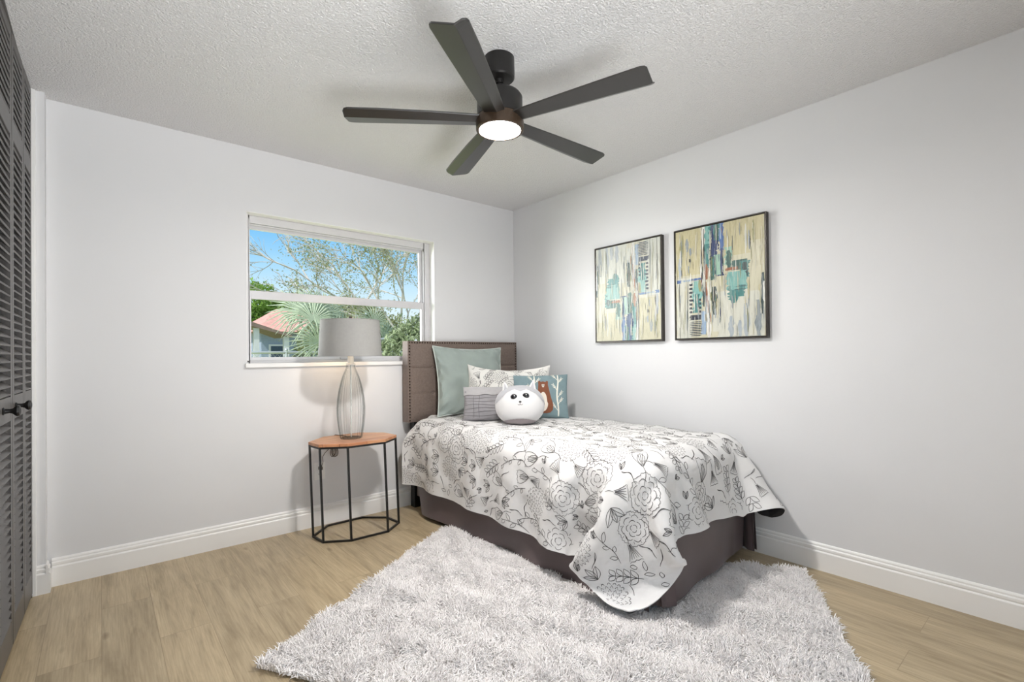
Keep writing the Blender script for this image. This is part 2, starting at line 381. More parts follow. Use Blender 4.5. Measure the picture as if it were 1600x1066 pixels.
BB = [(0, 0), (0.016, 0), (0.016, 0.094), (0.0135, 0.098), (0.0105, 0.100), (0.0105, 0.104), (0.0135, 0.107), (0.0135, 0.117), (0.0115, 0.120), (0.008, 0.122), (0.008, 0.125), (0.0085, 0.130), (0.006, 0.135), (0.003, 0.1385), (0, 0.1385)]
def baseboard(name, a, b, n):
    """run of moulded skirting from a to b, moulding facing n"""
    m = MB(); a = Vector(a); b = Vector(b); n = Vector(n)
    vs = [p+n*d+Vector((0, 0, z)) for p in (a, b) for d, z in BB]; k = len(BB)
    fs = [tuple(range(k)), tuple(range(2*k-1, k-1, -1))]+[(i, (i+1) % k, k+(i+1) % k, k+i) for i in range(k)]
    m.add(vs, fs); return struct(m.build(name, M_trim))
baseboard('baseboard_back', (-0.19, YW, 0), (XW, YW, 0), (0, -1, 0))
baseboard('baseboard_right', (XW, YW-0.0165, 0), (XW, YF, 0), (-1, 0, 0))
baseboard('baseboard_left', (-0.241, 3.283, 0), (-0.206, 3.283, 0), (0, -1, 0))
baseboard('baseboard_return', (-0.206, 3.267, 0), (-0.206, YW-0.017, 0), (1, 0, 0))
m = MB(); m.box(-0.262, -0.2385, 3.264, 3.2825, 0, CH-0.002); struct(m.build('trim_1', M_trim, bevel=0.002))

# ---- window
win = thing('window_1', None, None, ((WX0+WX1)/2, YW+0.1, WZ0), kind='structure')
win['kind'] = 'structure'
def wp(mb, name, mt, **k):
    o = mb.build(name, mt, **k); o.parent = win; o.matrix_parent_inverse = Matrix.Translation(win.location).inverted(); return o
FY0, FY1 = YW+0.075, YW+0.135
m = MB()
m.box(WX0, WX0+0.030, FY0, FY1, WZ0, WZ1); m.box(WX1-0.050, WX1, FY0, FY1, WZ0, WZ1)
m.box(WX0+0.030, WX1-0.050, FY0, FY1, WZ1-0.050, WZ1); m.box(WX0+0.030, WX1-0.050, FY0, FY1, WZ0, WZ0+0.020)
m.box(WX0+0.030, WX1-0.050, FY0+0.012, FY0+0.02, WZ1-0.060, WZ1-0.050)
wp(m, 'window_frame', M_alum, bevel=0.003)
SX0, SX1 = WX0+0.0305, WX1-0.0505
def sash(name, z0, z1, y0, y1, tb, bb, sd):
    m = MB(); m.box(SX0, SX0+sd, y0, y1, z0, z1); m.box(SX1-sd-0.012, SX1, y0, y1, z0, z1)
    m.box(SX0+sd, SX1-sd-0.012, y0, y1, z0, z0+bb); m.box(SX0+sd, SX1-sd-0.012, y0, y1, z1-tb, z1)
    s = wp(m, name, M_alum, bevel=0.0025)
    g = MB(); ym = (y0+y1)/2; g.box(SX0+sd*0.5, SX1-sd, ym-0.002, ym+0.002, z0+bb*0.5, z1-tb*0.5)
    p = g.build('pane', M_pane); p.parent = s; p.matrix_parent_inverse = s.matrix_world.inverted()
    return s
sash('upper_sash', 1.535, WZ1-0.0505, FY0+0.034, FY1-0.002, 0.030, 0.030, 0.011)
sash('lower_sash', WZ0+0.0205, 1.560, FY0+0.004, FY0+0.030, 0.052, 0.020, 0.011)
m = MB(); m.box(1.30, 1.36, FY0-0.006, FY0+0.004, WZ0+0.022, WZ0+0.036); wp(m, 'sash_latch', M_alum, bevel=0.002)
m = MB(); m.sphere((WX0+0.016, FY0-0.001, WZ0+0.014), 0.007, sc3=(1.6, 0.4, 0.8)); wp(m, 'frame_screw', M_black)
m = MB(); m.box(WX0-0.011, WX1+0.012, YW-0.022, YW, WZ0-0.023, WZ0+0.002); m.box(WX0, WX1, YW, FY0+0.001, WZ0, WZ0+0.002)
wp(m, 'window_sill', M_trim, bevel=0.003)
# plaster bead round the reveal
m = MB()
m.box(WX0-0.0005, WX0+0.002, YW-0.001, FY0, WZ0, WZ1); m.box(WX1-0.002, WX1+0.0005, YW-0.001, FY0, WZ0, WZ1); m.box(WX0, WX1, YW-0.001, FY0, WZ1-0.002, WZ1+0.0005)
wp(m, 'window_reveal', M_trim)

# ---- louvred bifold closet doors
M_door = mat('dark bronze grey door paint', (86, 83, 81), 0.40, var=0.06, vscale=25, spec=0.6)
def leaf(door, y0, y1, knob=None):
    """one louvred leaf between y0 and y1, its face on the closet plane"""
    w = y1-y0; T = 0.028
    M = Matrix.Translation((DX(y0), y0, 0)) @ Matrix.Rotation(-math.atan(0.025), 4, 'Z')   # local y runs along the leaf, x into the room
    z0, z1 = 0.02, 2.428; st = 0.034
    m = MB()
    m.box(-T, 0, 0, st, z0, z1); m.box(-T, 0, w-st, w, z0, z1)
    rails = [(z0, 0.128), (0.898, 0.992), (2.008, 2.085), (2.392, z1)]
    for a, b in rails: m.box(-T, 0, st, w-st, a, b)
    fr = m.build('door_leaf', M_door, bevel=0.0025, M=M); fr.parent = door; fr.matrix_parent_inverse = door.matrix_world.inverted()
    for (a, b) in ((0.128, 0.898), (0.992, 2.008), (2.085, 2.392)):
        m = MB(); n = int(round((b-a)/0.0318)); p = (b-a)/n
        for i in range(n):
            zc = a+p*(i+0.5)
            R = Matrix.Translation((-T/2, 0, zc)) @ Matrix.Rotation(math.radians(38), 4, 'Y')
            m.box(-0.0175, 0.0175, st-0.002, w-st+0.002, -0.003, 0.003, M=R)
        s = m.build('louvers', M_door, M=M); s.parent = fr; s.matrix_parent_inverse = fr.matrix_world.inverted()
    if knob is not None:
        m = MB(); prof = [(0, 0.013), (0.003, 0.0135), (0.006, 0.009), (0.018, 0.0075), (0.026, 0.010), (0.032, 0.0175), (0.038, 0.0205), (0.044, 0.0185), (0.047, 0.010), (0.048, 0)]
        m.lathe(prof, 24)
        k = m.build('knob', M_black, smooth=True, M=M @ Matrix.Translation((0, knob, 0.948)) @ Matrix.Rotation(math.pi/2, 4, 'Y')); k.parent = fr; k.matrix_parent_inverse = fr.matrix_world.inverted()
edges = [3.252, 3.012, 3.006, 2.722, 2.712, 2.430, 2.424, 2.142, 2.132, 1.85, 1.844, 1.562, 1.552, 1.27, 1.264, 1.002]
for d in range(4):
    e4 = edges[d*4:d*4+4]
    door = thing('door_%d' % (d+1), None, None, (DX(e4[3]), e4[3], 0), kind='structure'); bpy.context.view_layer.update()
    leaf(door, e4[1], e4[0], 0.085 if d % 2 else None); leaf(door, e4[3], e4[2], None if d % 2 else 0.07)
    if d == 0:
        m = MB(); m.box(-0.285, -0.252, 3.2535, 3.2635, 0.0, 0.010); m.tube([(-0.268, 3.258, 0.01), (-0.268, 3.258, 0.03)], 0.004)
        p = m.build('pivot_bracket', mat('bright zinc bracket', (190, 190, 188), 0.25, 1.0)); p.parent = door; p.matrix_parent_inverse = door.matrix_world.inverted()
m = MB(); m.box(-0.33, -0.262, 1.0, 3.262, CH-0.010, CH-0.0005); struct(m.build('trim_2', M_door))

# ------------------------------------------------------------------ ceiling fan
M_fanblk = mat('matte black fan metal', (22, 20, 19), 0.38, var=0.1, vscale=40)
M_blade = mat('black brown fan blade', (27, 25, 23), 0.35, var=0.15, vscale=12, coat=0.35)
for n_ in M_blade.node_tree.nodes:
    if n_.type == 'BSDF_PRINCIPLED': n_.inputs['Coat IOR'].default_value = 1.9; n_.inputs['Coat Roughness'].default_value = 0.36
FX, FYc = 1.345, 1.66
fan = thing('ceiling_fan', 'black five-blade ceiling fan with a lit round light hanging from the white ceiling', 'ceiling fan', (FX, FYc, CH))
def fp(mb, name, mt, parent=fan, **k):
    o = mb.build(name, mt, **k); o.parent = parent; return o
m = MB(); m.lathe([(-0.001, 0.066), (-0.07, 0.067), (-0.088, 0.066), (-0.094, 0.060), (-0.096, 0.02), (-0.096, 0.0)], 40); fp(m, 'canopy', M_fanblk, smooth=True)
m = MB(); m.lathe([(-0.09, 0.0), (-0.09, 0.0125), (-0.15, 0.0125), (-0.15, 0.0)], 20); m.lathe([(-0.094, 0), (-0.094, 0.02), (-0.112, 0.018), (-0.116, 0.0)], 20); fp(m, 'downrod', M_fanblk, smooth=True)
m = MB(); m.lathe([(-0.135, 0.0), (-0.135, 0.022), (-0.142, 0.03), (-0.152, 0.07), (-0.163, 0.092), (-0.175, 0.1), (-0.262, 0.1), (-0.266, 0.096), (-0.266, 0)], 48); fp(m, 'motor_housing', M_fanblk, smooth=True)
m = MB(); m.lathe([(-0.266, 0.0), (-0.266, 0.102), (-0.29, 0.106), (-0.317, 0.105), (-0.3205, 0.101), (-0.3205, 0.0915), (-0.314, 0.090), (-0.314, 0)], 48); ring = fp(m, 'light_ring', mat('dark bronze light ring', (70, 56, 44), 0.35, 0.4), smooth=True)
m = MB(); m.lathe([(-0.3142, 0.0), (-0.3142, 0.0895), (-0.3195, 0.0885), (-0.3222, 0.07), (-0.3235, 0.0)], 48); fp(m, 'light_lens', emit('warm white lit lens', (1.0, 0.965, 0.93, 1), 440.0), smooth=True)
def blade_mb():
    # blade lies along +x; flat main face plus a narrow face folded up along its +y edge
    m = MB(); xs = [0.085, 0.30, 0.52, 0.640, 0.655, 0.662]
    c0 = [-0.046, -0.055, -0.062, -0.0645, -0.060, -0.050]; c1 = [0.013, 0.020, 0.027, 0.031, 0.030, 0.028]; c2 = [0.040, 0.053, 0.062, 0.0645, 0.060, 0.050]
    vs = []; T = 0.007
    for x, a, b, c in zip(xs, c0, c1, c2):
        h = (c-b)*0.95
        for t in (0, T): vs += [(x, a, t), (x, b, t), (x, c, t+h*0.8)]
    fs = []
    for i in range(len(xs)-1):
        o = i*6; p = o+6
        fs += [(o, o+1, p+1, p), (o+1, o+2, p+2, p+1), (o+3, p+3, p+4, o+4), (o+4, p+4, p+5, o+5), (o, p, p+3, o+3), (o+2, o+5, p+5, p+2)]
    q = (len(xs)-1)*6
    fs += [(0, 3, 4, 1), (1, 4, 5, 2), (q, q+1, q+4, q+3), (q+1, q+2, q+5, q+4)]
    m.add(vs, fs); return m
bme = None
BLADE_PITCH = math.radians(-13)
for i in range(5):
    Mb = Matrix.Translation((0, 0, -0.287)) @ Matrix.Rotation(math.radians(72*i+0.6), 4, 'Z') @ Matrix.Rotation(BLADE_PITCH, 4, 'X')
    if bme is None:
        b = blade_mb().build('fan_blade', M_blade, bevel=0.0015); bme = b
    else:
        b = bme.copy(); COL.objects.link(b)
    b.parent = fan; b.matrix_parent_inverse = Matrix.Identity(4); b.matrix_basis = Mb

# ------------------------------------------------------------------ framed abstracts on the right wall
M_frame = mat('dark pewter frame', (62, 58, 54), 0.35, 0.5, var=0.15, vscale=60)
M_frside = mat('black frame side', (28, 26, 25), 0.4, 0.3)
PALS = {}
def paint(name, col):
    if (name, col) not in PALS: PALS[(name, col)] = paint_mat(name, col)
    return PALS[(name, col)]
#  strokes: (kind, u0, v0, u1, v1, colour key) in canvas fractions, v downwards
PC = dict(cream=(186, 182, 158), sand=(178, 170, 134), pale=(190, 190, 178), white=(212, 212, 206), ladder=(22, 30, 48), navy=(22, 46, 92), blue=(58, 92, 146), sky=(138, 160, 184), teal=(54, 116, 114), aqua=(108, 158, 152), mint=(138, 172, 154), green=(40, 82, 76), dkgreen=(28, 54, 56), moss=(132, 132, 88), rust=(132, 78, 48), black=(26, 25, 25), grey=(130, 138, 142), smoke=(156, 164, 170))
ART = [('b', 0, 0, 1, 1, 'cream'), ('b', 0, 0, 0.31, 0.42, 'sand'), ('b', 0.57, 0.0, 1, 0.30, 'sand'), ('b', 0.5, 0.6, 1, 1, 'pale'), ('b', 0.0, 0.44, 0.2, 1, 'pale'), ('b', 0.86, 0.2, 1, 0.62, 'cream'),
 ('s', 0.03, 0.25, 0.07, 0.45, 'smoke'), ('s', 0.12, 0.08, 0.16, 0.2, 'grey'), ('s', 0.05, 0.10, 0.08, 0.25, 'moss'), ('s', 0.88, 0.03, 0.9, 0.22, 'moss'), ('s', 0.80, 0.05, 0.82, 0.3, 'pale'),
 ('s', 0.62, 0.82, 0.68, 1.0, 'smoke'), ('s', 0.78, 0.72, 0.84, 1.0, 'smoke'), ('s', 0.90, 0.7, 0.96, 1.0, 'grey'), ('s', 0.72, 0.86, 0.76, 1, 'smoke'),
 ('s', 0.31, 0.0, 0.37, 0.62, 'white'), ('s', 0.37, 0.5, 0.43, 1.0, 'white'), ('s', 0.42, 0.55, 0.52, 0.95, 'pale'),
 ('b', 0.36, 0.0, 0.42, 0.26, 'aqua'), ('b', 0.35, 0.16, 0.41, 0.38, 'teal'), ('b', 0.41, 0.0, 0.53, 0.16, 'teal'), ('s', 0.42, 0.0, 0.47, 0.22, 'navy'), ('s', 0.47, 0.0, 0.52, 0.2, 'green'), ('b', 0.405, 0.14, 0.51, 0.23, 'navy'), ('s', 0.42, 0.2, 0.50, 0.32, 'navy'),
 ('b', 0.525, 0.0, 0.575, 0.24, 'blue'), ('s', 0.53, 0.0, 0.55, 0.14, 'sky'), ('b', 0.47, 0.27, 0.56, 0.45, 'mint'), ('s', 0.535, 0.22, 0.57, 0.46, 'navy'), ('b', 0.42, 0.28, 0.475, 0.49, 'green'), ('b', 0.43, 0.3, 0.46, 0.45, 'teal'),
 ('b', 0.50, 0.45, 0.6, 0.462, 'navy'), ('s', 0.355, 0.34, 0.395, 0.48, 'rust'), ('s', 0.36, 0.50, 0.385, 0.72, 'rust'), ('s', 0.325, 0.5, 0.355, 0.72, 'dkgreen'),
 ('s', 0.315, 0.0, 0.325, 0.5, 'black'), ('s', 0.345, 0.02, 0.355, 0.4, 'black'), ('s', 0.36, 0.44, 0.367, 0.98, 'black'), ('s', 0.40, 0.5, 0.406, 0.95, 'grey'), ('s', 0.5, 0.56, 0.506, 0.9, 'grey'), ('s', 0.53, 0.55, 0.535, 0.85, 'black'),
 ('s', 0.43, 0.55, 0.50, 0.80, 'dkgreen'), ('s', 0.445, 0.56, 0.475, 0.72, 'black'),
 ('b', 0.0, 0.455, 0.07, 0.485, 'blue'), ('b', 0.09, 0.46, 0.2, 0.475, 'sky'), ('b', 0.2, 0.455, 0.31, 0.475, 'blue'),
 ('b', 0.21, 0.48, 0.31, 0.74, 'aqua'), ('b', 0.22, 0.60, 0.29, 0.77, 'teal'), ('s', 0.28, 0.47, 0.31, 0.58, 'moss'),
 ('b', 0.17, 0.79, 0.325, 0.835, 'ladder'), ('b', 0.31, 0.76, 0.36, 0.97, 'sky'),
 ('s', 0.04, 0.49, 0.05, 1.0, 'black'), ('s', 0.07, 0.34, 0.08, 0.44, 'black'), ('s', 0.145, 0.5, 0.15, 0.9, 'black'), ('s', 0.14, 0.62, 0.145, 1.0, 'dkgreen'),
 ('b', 0.165, 0.27, 0.19, 0.30, 'black'), ('s', 0.17, 0.17, 0.2, 0.24, 'grey'), ('s', 0.15, 0.33, 0.17, 0.4, 'grey'), ('s', 0.215, 0.3, 0.22, 0.37, 'black'),
 ('b', 0.59, 0.22, 0.67, 0.38, 'mint'), ('s', 0.60, 0.25, 0.66, 0.4, 'green'), ('s', 0.665, 0.13, 0.675, 0.32, 'dkgreen'), ('b', 0.66, 0.345, 0.84, 0.43, 'green'), ('b', 0.76, 0.36, 0.845, 0.50, 'teal'), ('s', 0.77, 0.37, 0.83, 0.5, 'dkgreen'), ('b', 0.60, 0.40, 0.73, 0.425, 'rust'),
 ('b', 0.61, 0.44, 0.82, 0.60, 'aqua'), ('b', 0.62, 0.56, 0.80, 0.66, 'teal'), ('s', 0.63, 0.62, 0.72, 0.71, 'teal'), ('b', 0.66, 0.47, 0.74, 0.60, 'aqua'), ('b', 0.68, 0.595, 0.8, 0.6, 'dkgreen'), ('b', 0.70, 0.57, 0.82, 0.575, 'dkgreen'),
 ('s', 0.845, 0.16, 0.86, 0.27, 'black'), ('s', 0.965, 0.48, 1.0, 0.66, 'dkgreen'), ('s', 0.96, 0.62, 0.985, 0.82, 'dkgreen'), ('s', 0.98, 0.55, 1.0, 0.72, 'white')]
for i in range(9):
    v = 0.85+i*0.0155; ART.append(('b', 0.175+0.01*rnd.random(), v, 0.315-0.012*rnd.random(), v+0.0085, 'ladder'))
for i in range(8):
    v = 0.5+i*0.036; ART.append(('b', 0.17, v, 0.17+0.03+0.015*rnd.random(), v+0.02, 'ladder'))
    if i > 3: ART.append(('b', 0.285, v, 0.31, v+0.02, 'ladder'))
for i in range(150):          # fine vertical brush marks over the whole canvas
    u, v = rnd.random(), rnd.random()*0.9; ART.append(('s', u, v, u+0.004+0.012*rnd.random()**2, min(1, v+0.05+0.16*rnd.random()), rnd.choice(['pale', 'white', 'cream', 'sand', 'smoke', 'grey', 'moss', 'cream', 'pale'])))
for i in range(34):
    u, v = 0.30+0.28*rnd.random(), rnd.random()*0.9; ART.append(('s', u, v, u+0.003+0.008*rnd.random(), min(1, v+0.04+0.12*rnd.random()), rnd.choice(['black', 'dkgreen', 'white', 'rust', 'navy', 'teal', 'pale', 'grey'])))
def artwork(label, y_left, y_right, z0, z1, flip, glare):
    """canvas in a floater frame; its left edge is at the larger y"""
    W = y_left-y_right; Hh = z1-z0; D = 0.034; q = random.Random(11)
    t = thing('framed_painting', label, 'painting', (XW, (y_left+y_right)/2, z0), group='abstract paintings on the right wall'); bpy.context.view_layer.update()
    # local: a along -y (left to right for the viewer), b up, c out of the wall
    B = Matrix(((0, 0, -1, 0), (-1, 0, 0, 0), (0, 1, 0, 0), (0, 0, 0, 1)))
    m = MB(); f = 0.0075; A = W/2
    m.box(-A, -A+f, 0, Hh, 0.001, D); m.box(A-f, A, 0, Hh, 0.001, D); m.box(-A+f, A-f, 0, f, 0.001, D); m.box(-A+f, A-f, Hh-f, Hh, 0.001, D); m.box(-A+f, A-f, f, Hh-f, 0.001, 0.006)
    fr = m.build('frame', M_frame, bevel=0.0012); fr.parent = t; fr.matrix_basis = B
    g = 0.0115; m = MB(); cw, chh = W-2*g, Hh-2*g; keys = sorted(PC); mats = []
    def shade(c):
        return tuple(int(x+(y-x)*glare) for x, y in zip(c, (196, 200, 198)))  # window glare painted in: colours mixed toward pale grey
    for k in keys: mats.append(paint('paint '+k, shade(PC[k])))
    mats.append(paint('white canvas edge', (236, 235, 230))); m.box(-cw/2, cw/2, g, Hh-g, 0.0065, D-0.004, k=len(keys))
    z = D-0.0039
    for kind, u0, v0, u1, v1, ck in ART:
        z += 0.000018
        if flip: u0, v0, u1, v1 = 1-u1, 1-v1, 1-u0, 1-v0
        n = 9 if kind == 's' else 12; w_, h_ = u1-u0, v1-v0; L = []; R = []
        for i in range(n):
            s_ = i/(n-1); v = v0+h_*s_
            if kind == 's': tw = 0.5*w_*(0.35+0.65*math.sin(math.pi*min(1, max(0, 0.08+0.84*s_))))*(0.75+0.5*q.random()); uc = (u0+u1)/2+w_*0.25*(q.random()-0.5); L.append((uc-tw, v)); R.append((uc+tw, v))
            else:
                j = 0.0 if (w_ > 0.9) else min(0.02, w_*0.2); L.append((u0+j*(q.random()-0.5)*2, v)); R.append((u1+j*(q.random()-0.5)*2, v))
        cl = lambda x: min(1, max(0, x))
        vs_ = [(-cw/2+cl(u)*cw, Hh-g-cl(v)*chh, z) for u, v in L]+[(-cw/2+cl(u)*cw, Hh-g-cl(v)*chh, z) for u, v in R]
        m.add(vs_, [(i, i+1, n+i+1, n+i) for i in range(n-1)], keys.index(ck))
    c = m.build('canvas', mats); c.parent = t; c.matrix_basis = B
    return t
artwork('framed abstract in cream, mint and blue-grey paled by painted-in glare, nearest the room corner', 2.382, 1.812, 1.218, 1.923, True, 0.30)
artwork('framed abstract with vivid teal blocks and a blue column, farther from the room corner', 1.721, 1.149, 1.218, 1.922, False, 0.0)

# ------------------------------------------------------------------ outlet
M_plate = mat('white plastic', (232, 231, 228), 0.4, var=0.01)
t = thing('wall_outlet', 'white wall outlet plate on the window wall behind the side table', 'outlet', (1.125, YW, 0.365))
m = MB(); m.box(-0.037, 0.037, -0.006, 0, -0.058, 0.058); fp(m, 'cover_plate', M_plate, t, bevel=0.002)
for dz in (-0.022, 0.022):
    m = MB(); m.box(-0.017, 0.017, -0.0085, -0.006, dz-0.015, dz+0.015); m.k = 1
    for dx_ in (-0.007, 0.007): m.box(dx_-0.0012, dx_+0.0012, -0.0089, -0.0085, dz-0.004, dz+0.007)
    fp(m, 'socket', [M_plate, M_black], t)
# ------------------------------------------------------------------ side table
TX, TY, TZ = 1.2785, 3.112, 0.600
lean = (-0.014, 0.012)
t = thing('side_table', 'octagonal side table with orange wood top and black metal frame under the lamp', 'side table', (TX, TY, 0))
A8 = [(-0.262, 0.045), (-0.247, -0.095), (-0.107, -0.182), (0.132, -0.188), (0.262, -0.082), (0.247, 0.068), (0.118, 0.186), (-0.124, 0.18)]
def fpt(i, top): return (A8[i][0]+(lean[0] if top else 0), A8[i][1]+(lean[1] if top else 0), (TZ-0.024) if top else 0.006)
for nm, tp in (('top_ring', True), ('floor_ring', False)):
    m = MB()
    for i in range(8): m.bar(fpt(i, tp), fpt((i+1) % 8, tp), 0.0115)
    for i in range(8): m.box(*sum(([c-0.0057, c+0.0057] for c in fpt(i, tp)), []))
    fp(m, nm, M_black, t)
for i in range(5):
    a, b = Vector(fpt(i, False)), Vector(fpt(i, True)); m = MB(); m.bar(a, b, 0.0115); fp(m, 'leg', M_black, t)
poly = [(p[0]*1.03+lean[0], p[1]*1.03+lean[1]) for p in A8]
m = MB(); m.prism(poly, TZ-0.0185, TZ); fp(m, 'table_top', wood_top_mat(), t, bevel=0.0025)

# ------------------------------------------------------------------ table lamp
M_glass = thin_glass('clear ribbed glass', (0.985, 0.988, 0.986, 1), (0.40, 0.43, 0.43, 1), 0.003, 0.08)
M_shade = mat('grey white linen shade', (164, 163, 160), 0.85, var=0.03, vscale=60, bump=0.2, bscale=500, bdist=0.0006, trans=0.18)
M_chrome = mat('brushed nickel', (185, 183, 178), 0.28, 1.0)
M_cord = mat('bronze lamp cord', (74, 62, 50), 0.5)
LXp, LYp = 1.252, 3.122
t = thing('table_lamp', 'lamp with a clear ribbed glass base and grey drum shade on the side table', 'lamp', (LXp, LYp, TZ+0.0006)); lamp = t
prof = [(0.0, 0.066), (0.004, 0.070), (0.03, 0.0755), (0.09, 0.084), (0.15, 0.0895), (0.20, 0.0905), (0.26, 0.086), (0.32, 0.076), (0.37, 0.064), (0.41, 0.051), (0.44, 0.039), (0.458, 0.031), (0.47, 0.028), (0.48, 0.0285)]
m = MB(); m.lathe(prof, 144, lobes=(12, 0.10)); 
inner = [(z+0.006 if i == 0 else z, max(0.004, r-0.005)) for i, (z, r) in enumerate(prof)]
m2 = MB(); m2.lathe(inner, 144, lobes=(12, 0.06)); m.add(m2.v, m2.f)
fp(m, 'glass_base', M_glass, t, smooth=True)
m = MB(); m.lathe([(0.008, 0.0), (0.008, 0.0045), (0.49, 0.0045), (0.49, 0.0)], 14); fp(m, 'stem', mat('clear acrylic tube', (205, 205, 200), 0.15, 0.6), t, smooth=True)
m = MB(); m.lathe([(0.478, 0.0), (0.478, 0.030), (0.488, 0.030), (0.490, 0.019), (0.534, 0.0185), (0.545, 0.016), (0.545, 0)], 28); fp(m, 'socket_cup', mat('white socket cup', (226, 222, 214), 0.4), t, smooth=True)
m = MB(); m.sphere((0, 0, 0.60), 0.028, 16, 12, (1, 1, 1.25)); fp(m, 'bulb', emit('lamp bulb glow', (1.0, 0.74, 0.48, 1), 56.0), t, smooth=True)
m = MB()
for s in (-1, 1): m.tube([(s*0.012, 0, 0.545), (s*0.05, 0, 0.60), (s*0.055, 0, 0.68), (s*0.03, 0, 0.745), (0, 0, 0.765)], 0.002, 8)
fp(m, 'harp', M_chrome, t, smooth=True)
m = MB(); m.lathe([(0.762, 0.004), (0.775, 0.006), (0.782, 0.010), (0.79, 0.011), (0.797, 0.008), (0.80, 0)], 18); fp(m, 'finial', mat('dark finial', (70, 62, 54), 0.4, 0.5), t, smooth=True)
z0, z1, r0, r1 = 0.535, 0.772, 0.199, 0.185; n = 96
vs_ = []; 
for (z, r) in ((z0, r0), (z1, r1), (z1, r1-0.0022), (z0, r0-0.0022)):
    for j in range(n): vs_.append((r*math.cos(2*math.pi*j/n), r*math.sin(2*math.pi*j/n), z))
fs_ = []
for i in range(4):
    for j in range(n): fs_.append((i*n+j, i*n+(j+1) % n, ((i+1) % 4)*n+(j+1) % n, ((i+1) % 4)*n+j))
m = MB(); m.add(vs_, fs_); shd = fp(m, 'lamp_shade', M_shade, t, smooth=True)
M_tape = mat('shade edge tape', (150, 149, 146), 0.8)
for (z, r) in ((z0+0.002, r0+0.0006), (z1-0.002, r1+0.0006)):
    m = MB(); m.tube([(r*math.cos(2*math.pi*j/72), r*math.sin(2*math.pi*j/72), z) for j in range(72)], 0.0022, 6, closed=True); fp(m, 'shade_trim', M_tape, shd, smooth=True)
m = MB()
for k in range(3):
    a = 2*math.pi*k/3+0.4; m.tube([(0, 0, 0.764), (0.184*math.cos(a), 0.184*math.sin(a), 0.766)], 0.0018, 6)
fp(m, 'shade_spider', M_chrome, shd)
# cord: over the back of the top, a tied bundle hanging under it, then to the outlet
def loc(p): return (p[0]-LXp, p[1]-LYp, p[2]-TZ-0.0006)
pth = [(1.25, 3.19, 0.604), (1.235, 3.26, 0.604), (1.215, 3.308, 0.603), (1.212, 3.322, 0.595), (1.211, 3.322, 0.56), (1.208, 3.318, 0.535)]
m = MB(); m.tube([loc(p) for p in pth], 0.0022, 8)
for k, (dx_, rr, ph) in enumerate(((-0.012, 0.020, 0.3), (0.010, 0.021, -0.25), (0.0, 0.017, 0.1), (0.004, 0.023, -0.1))):
    c = Vector((1.21+dx_, 3.316+0.004*k-0.006, 0.492)); m.tube([loc(c+Vector((rr*0.75*math.cos(a)+0.3*ph*rr*math.sin(a), 0.004*math.sin(2*a), rr*1.7*math.sin(a)))) for a in [2*math.pi*i/20 for i in range(20)]], 0.0022, 8, closed=True)
m.tube([loc(p) for p in ((1.204, 3.318, 0.535), (1.18, 3.32, 0.515), (1.15, 3.325, 0.485), (1.137, 3.33, 0.46), (1.137, 3.322, 0.43), (1.127, 3.318, 0.40), (1.125, 3.32, 0.387))], 0.0022, 8)
cord = fp(m, 'power_cord', M_cord, t, smooth=True)
m = MB(); m.box(*sum(([c-d, c+d] for c, d in zip(loc((1.125, 3.334, 0.387)), (0.011, 0.0135, 0.011))), [])); fp(m, 'plug', M_cord, cord, bevel=0.003)

# ------------------------------------------------------------------ bed
BA = math.radians(1.72)
MBED = Matrix.Translation((1.765, 3.2, 0)) @ Matrix.Rotation(BA, 4, 'Z')
M_leather = mat('taupe brown woven upholstery', (112, 98, 90), 0.75, var=0.14, vscale=90, bump=0.35, bscale=420, bdist=0.0012, sheen=0.25)
M_nail = mat('dark bronze nail heads', (58, 46, 38), 0.3, 0.8)
bed = thing('bed', 'twin bed with a tall tufted brown upholstered headboard in the room corner', 'bed', (2.267, 3.3, 0)); bpy.context.view_layer.update()
def bp_(mb, name, mt, parent=bed, **k):
    o = mb.build(name, mt, **k); o.parent = parent; o.matrix_parent_inverse = parent.matrix_world.inverted(); return o
HX0, HX1, HY0, HY1, HZ0, HZ1 = 1.737, 2.799, 3.250, 3.334, 0.640, 1.246
# padded front: a grid pressed in along the seams and at the buttons
nxh, nzh = 107, 61
xs = np.linspace(HX0, HX1, nxh); zs = np.linspace(HZ0, HZ1, nzh); gx, gz = np.meshgrid(xs, zs)
seam_z = [0.848, 1.045]; seam_x = [1.945, 2.160, 2.376, 2.591]
inset = 0.026
ex = np.minimum(gx-HX0, HX1-gx); ez = np.minimum(gz-HZ0, HZ1-gz); ed = np.minimum(ex, ez)
dep = 0.010*(1-np.exp(-np.maximum(ed-inset, 0)/0.02)) + 0.004*np.clip(ed/0.006, 0, 1)
ins_ = ed > inset
for sz in seam_z: dep -= np.where(ins_, 0.008*np.exp(-((gz-sz)/0.0055)**2), 0)
for sx_ in seam_x: dep -= np.where(ins_, 0.0035*np.exp(-((gx-sx_)/0.006)**2), 0)
for sz in seam_z:
    for sx_ in seam_x: dep -= 0.009*np.exp(-(((gx-sx_)**2+(gz-sz)**2)/0.014**2))
gy = HY0+0.004-dep
V = np.stack([gx, gy, gz], -1).reshape(-1, 3); idx = np.arange(nxh*nzh).reshape(nzh, nxh)
F = np.stack([idx[:-1, :-1], idx[:-1, 1:], idx[1:, 1:], idx[1:, :-1]], -1).reshape(-1, 4)
b_ = np.concatenate([idx[0, :], idx[1:, -1], idx[-1, -2::-1], idx[-2:0:-1, 0]]); o_ = len(V)
VB = V[b_].copy(); VB[:, 1] = HY1; V = np.concatenate([V, VB]); nb = len(b_)
FS = np.stack([b_, o_+np.arange(nb), o_+np.roll(np.arange(nb), -1), np.roll(b_, -1)], -1)
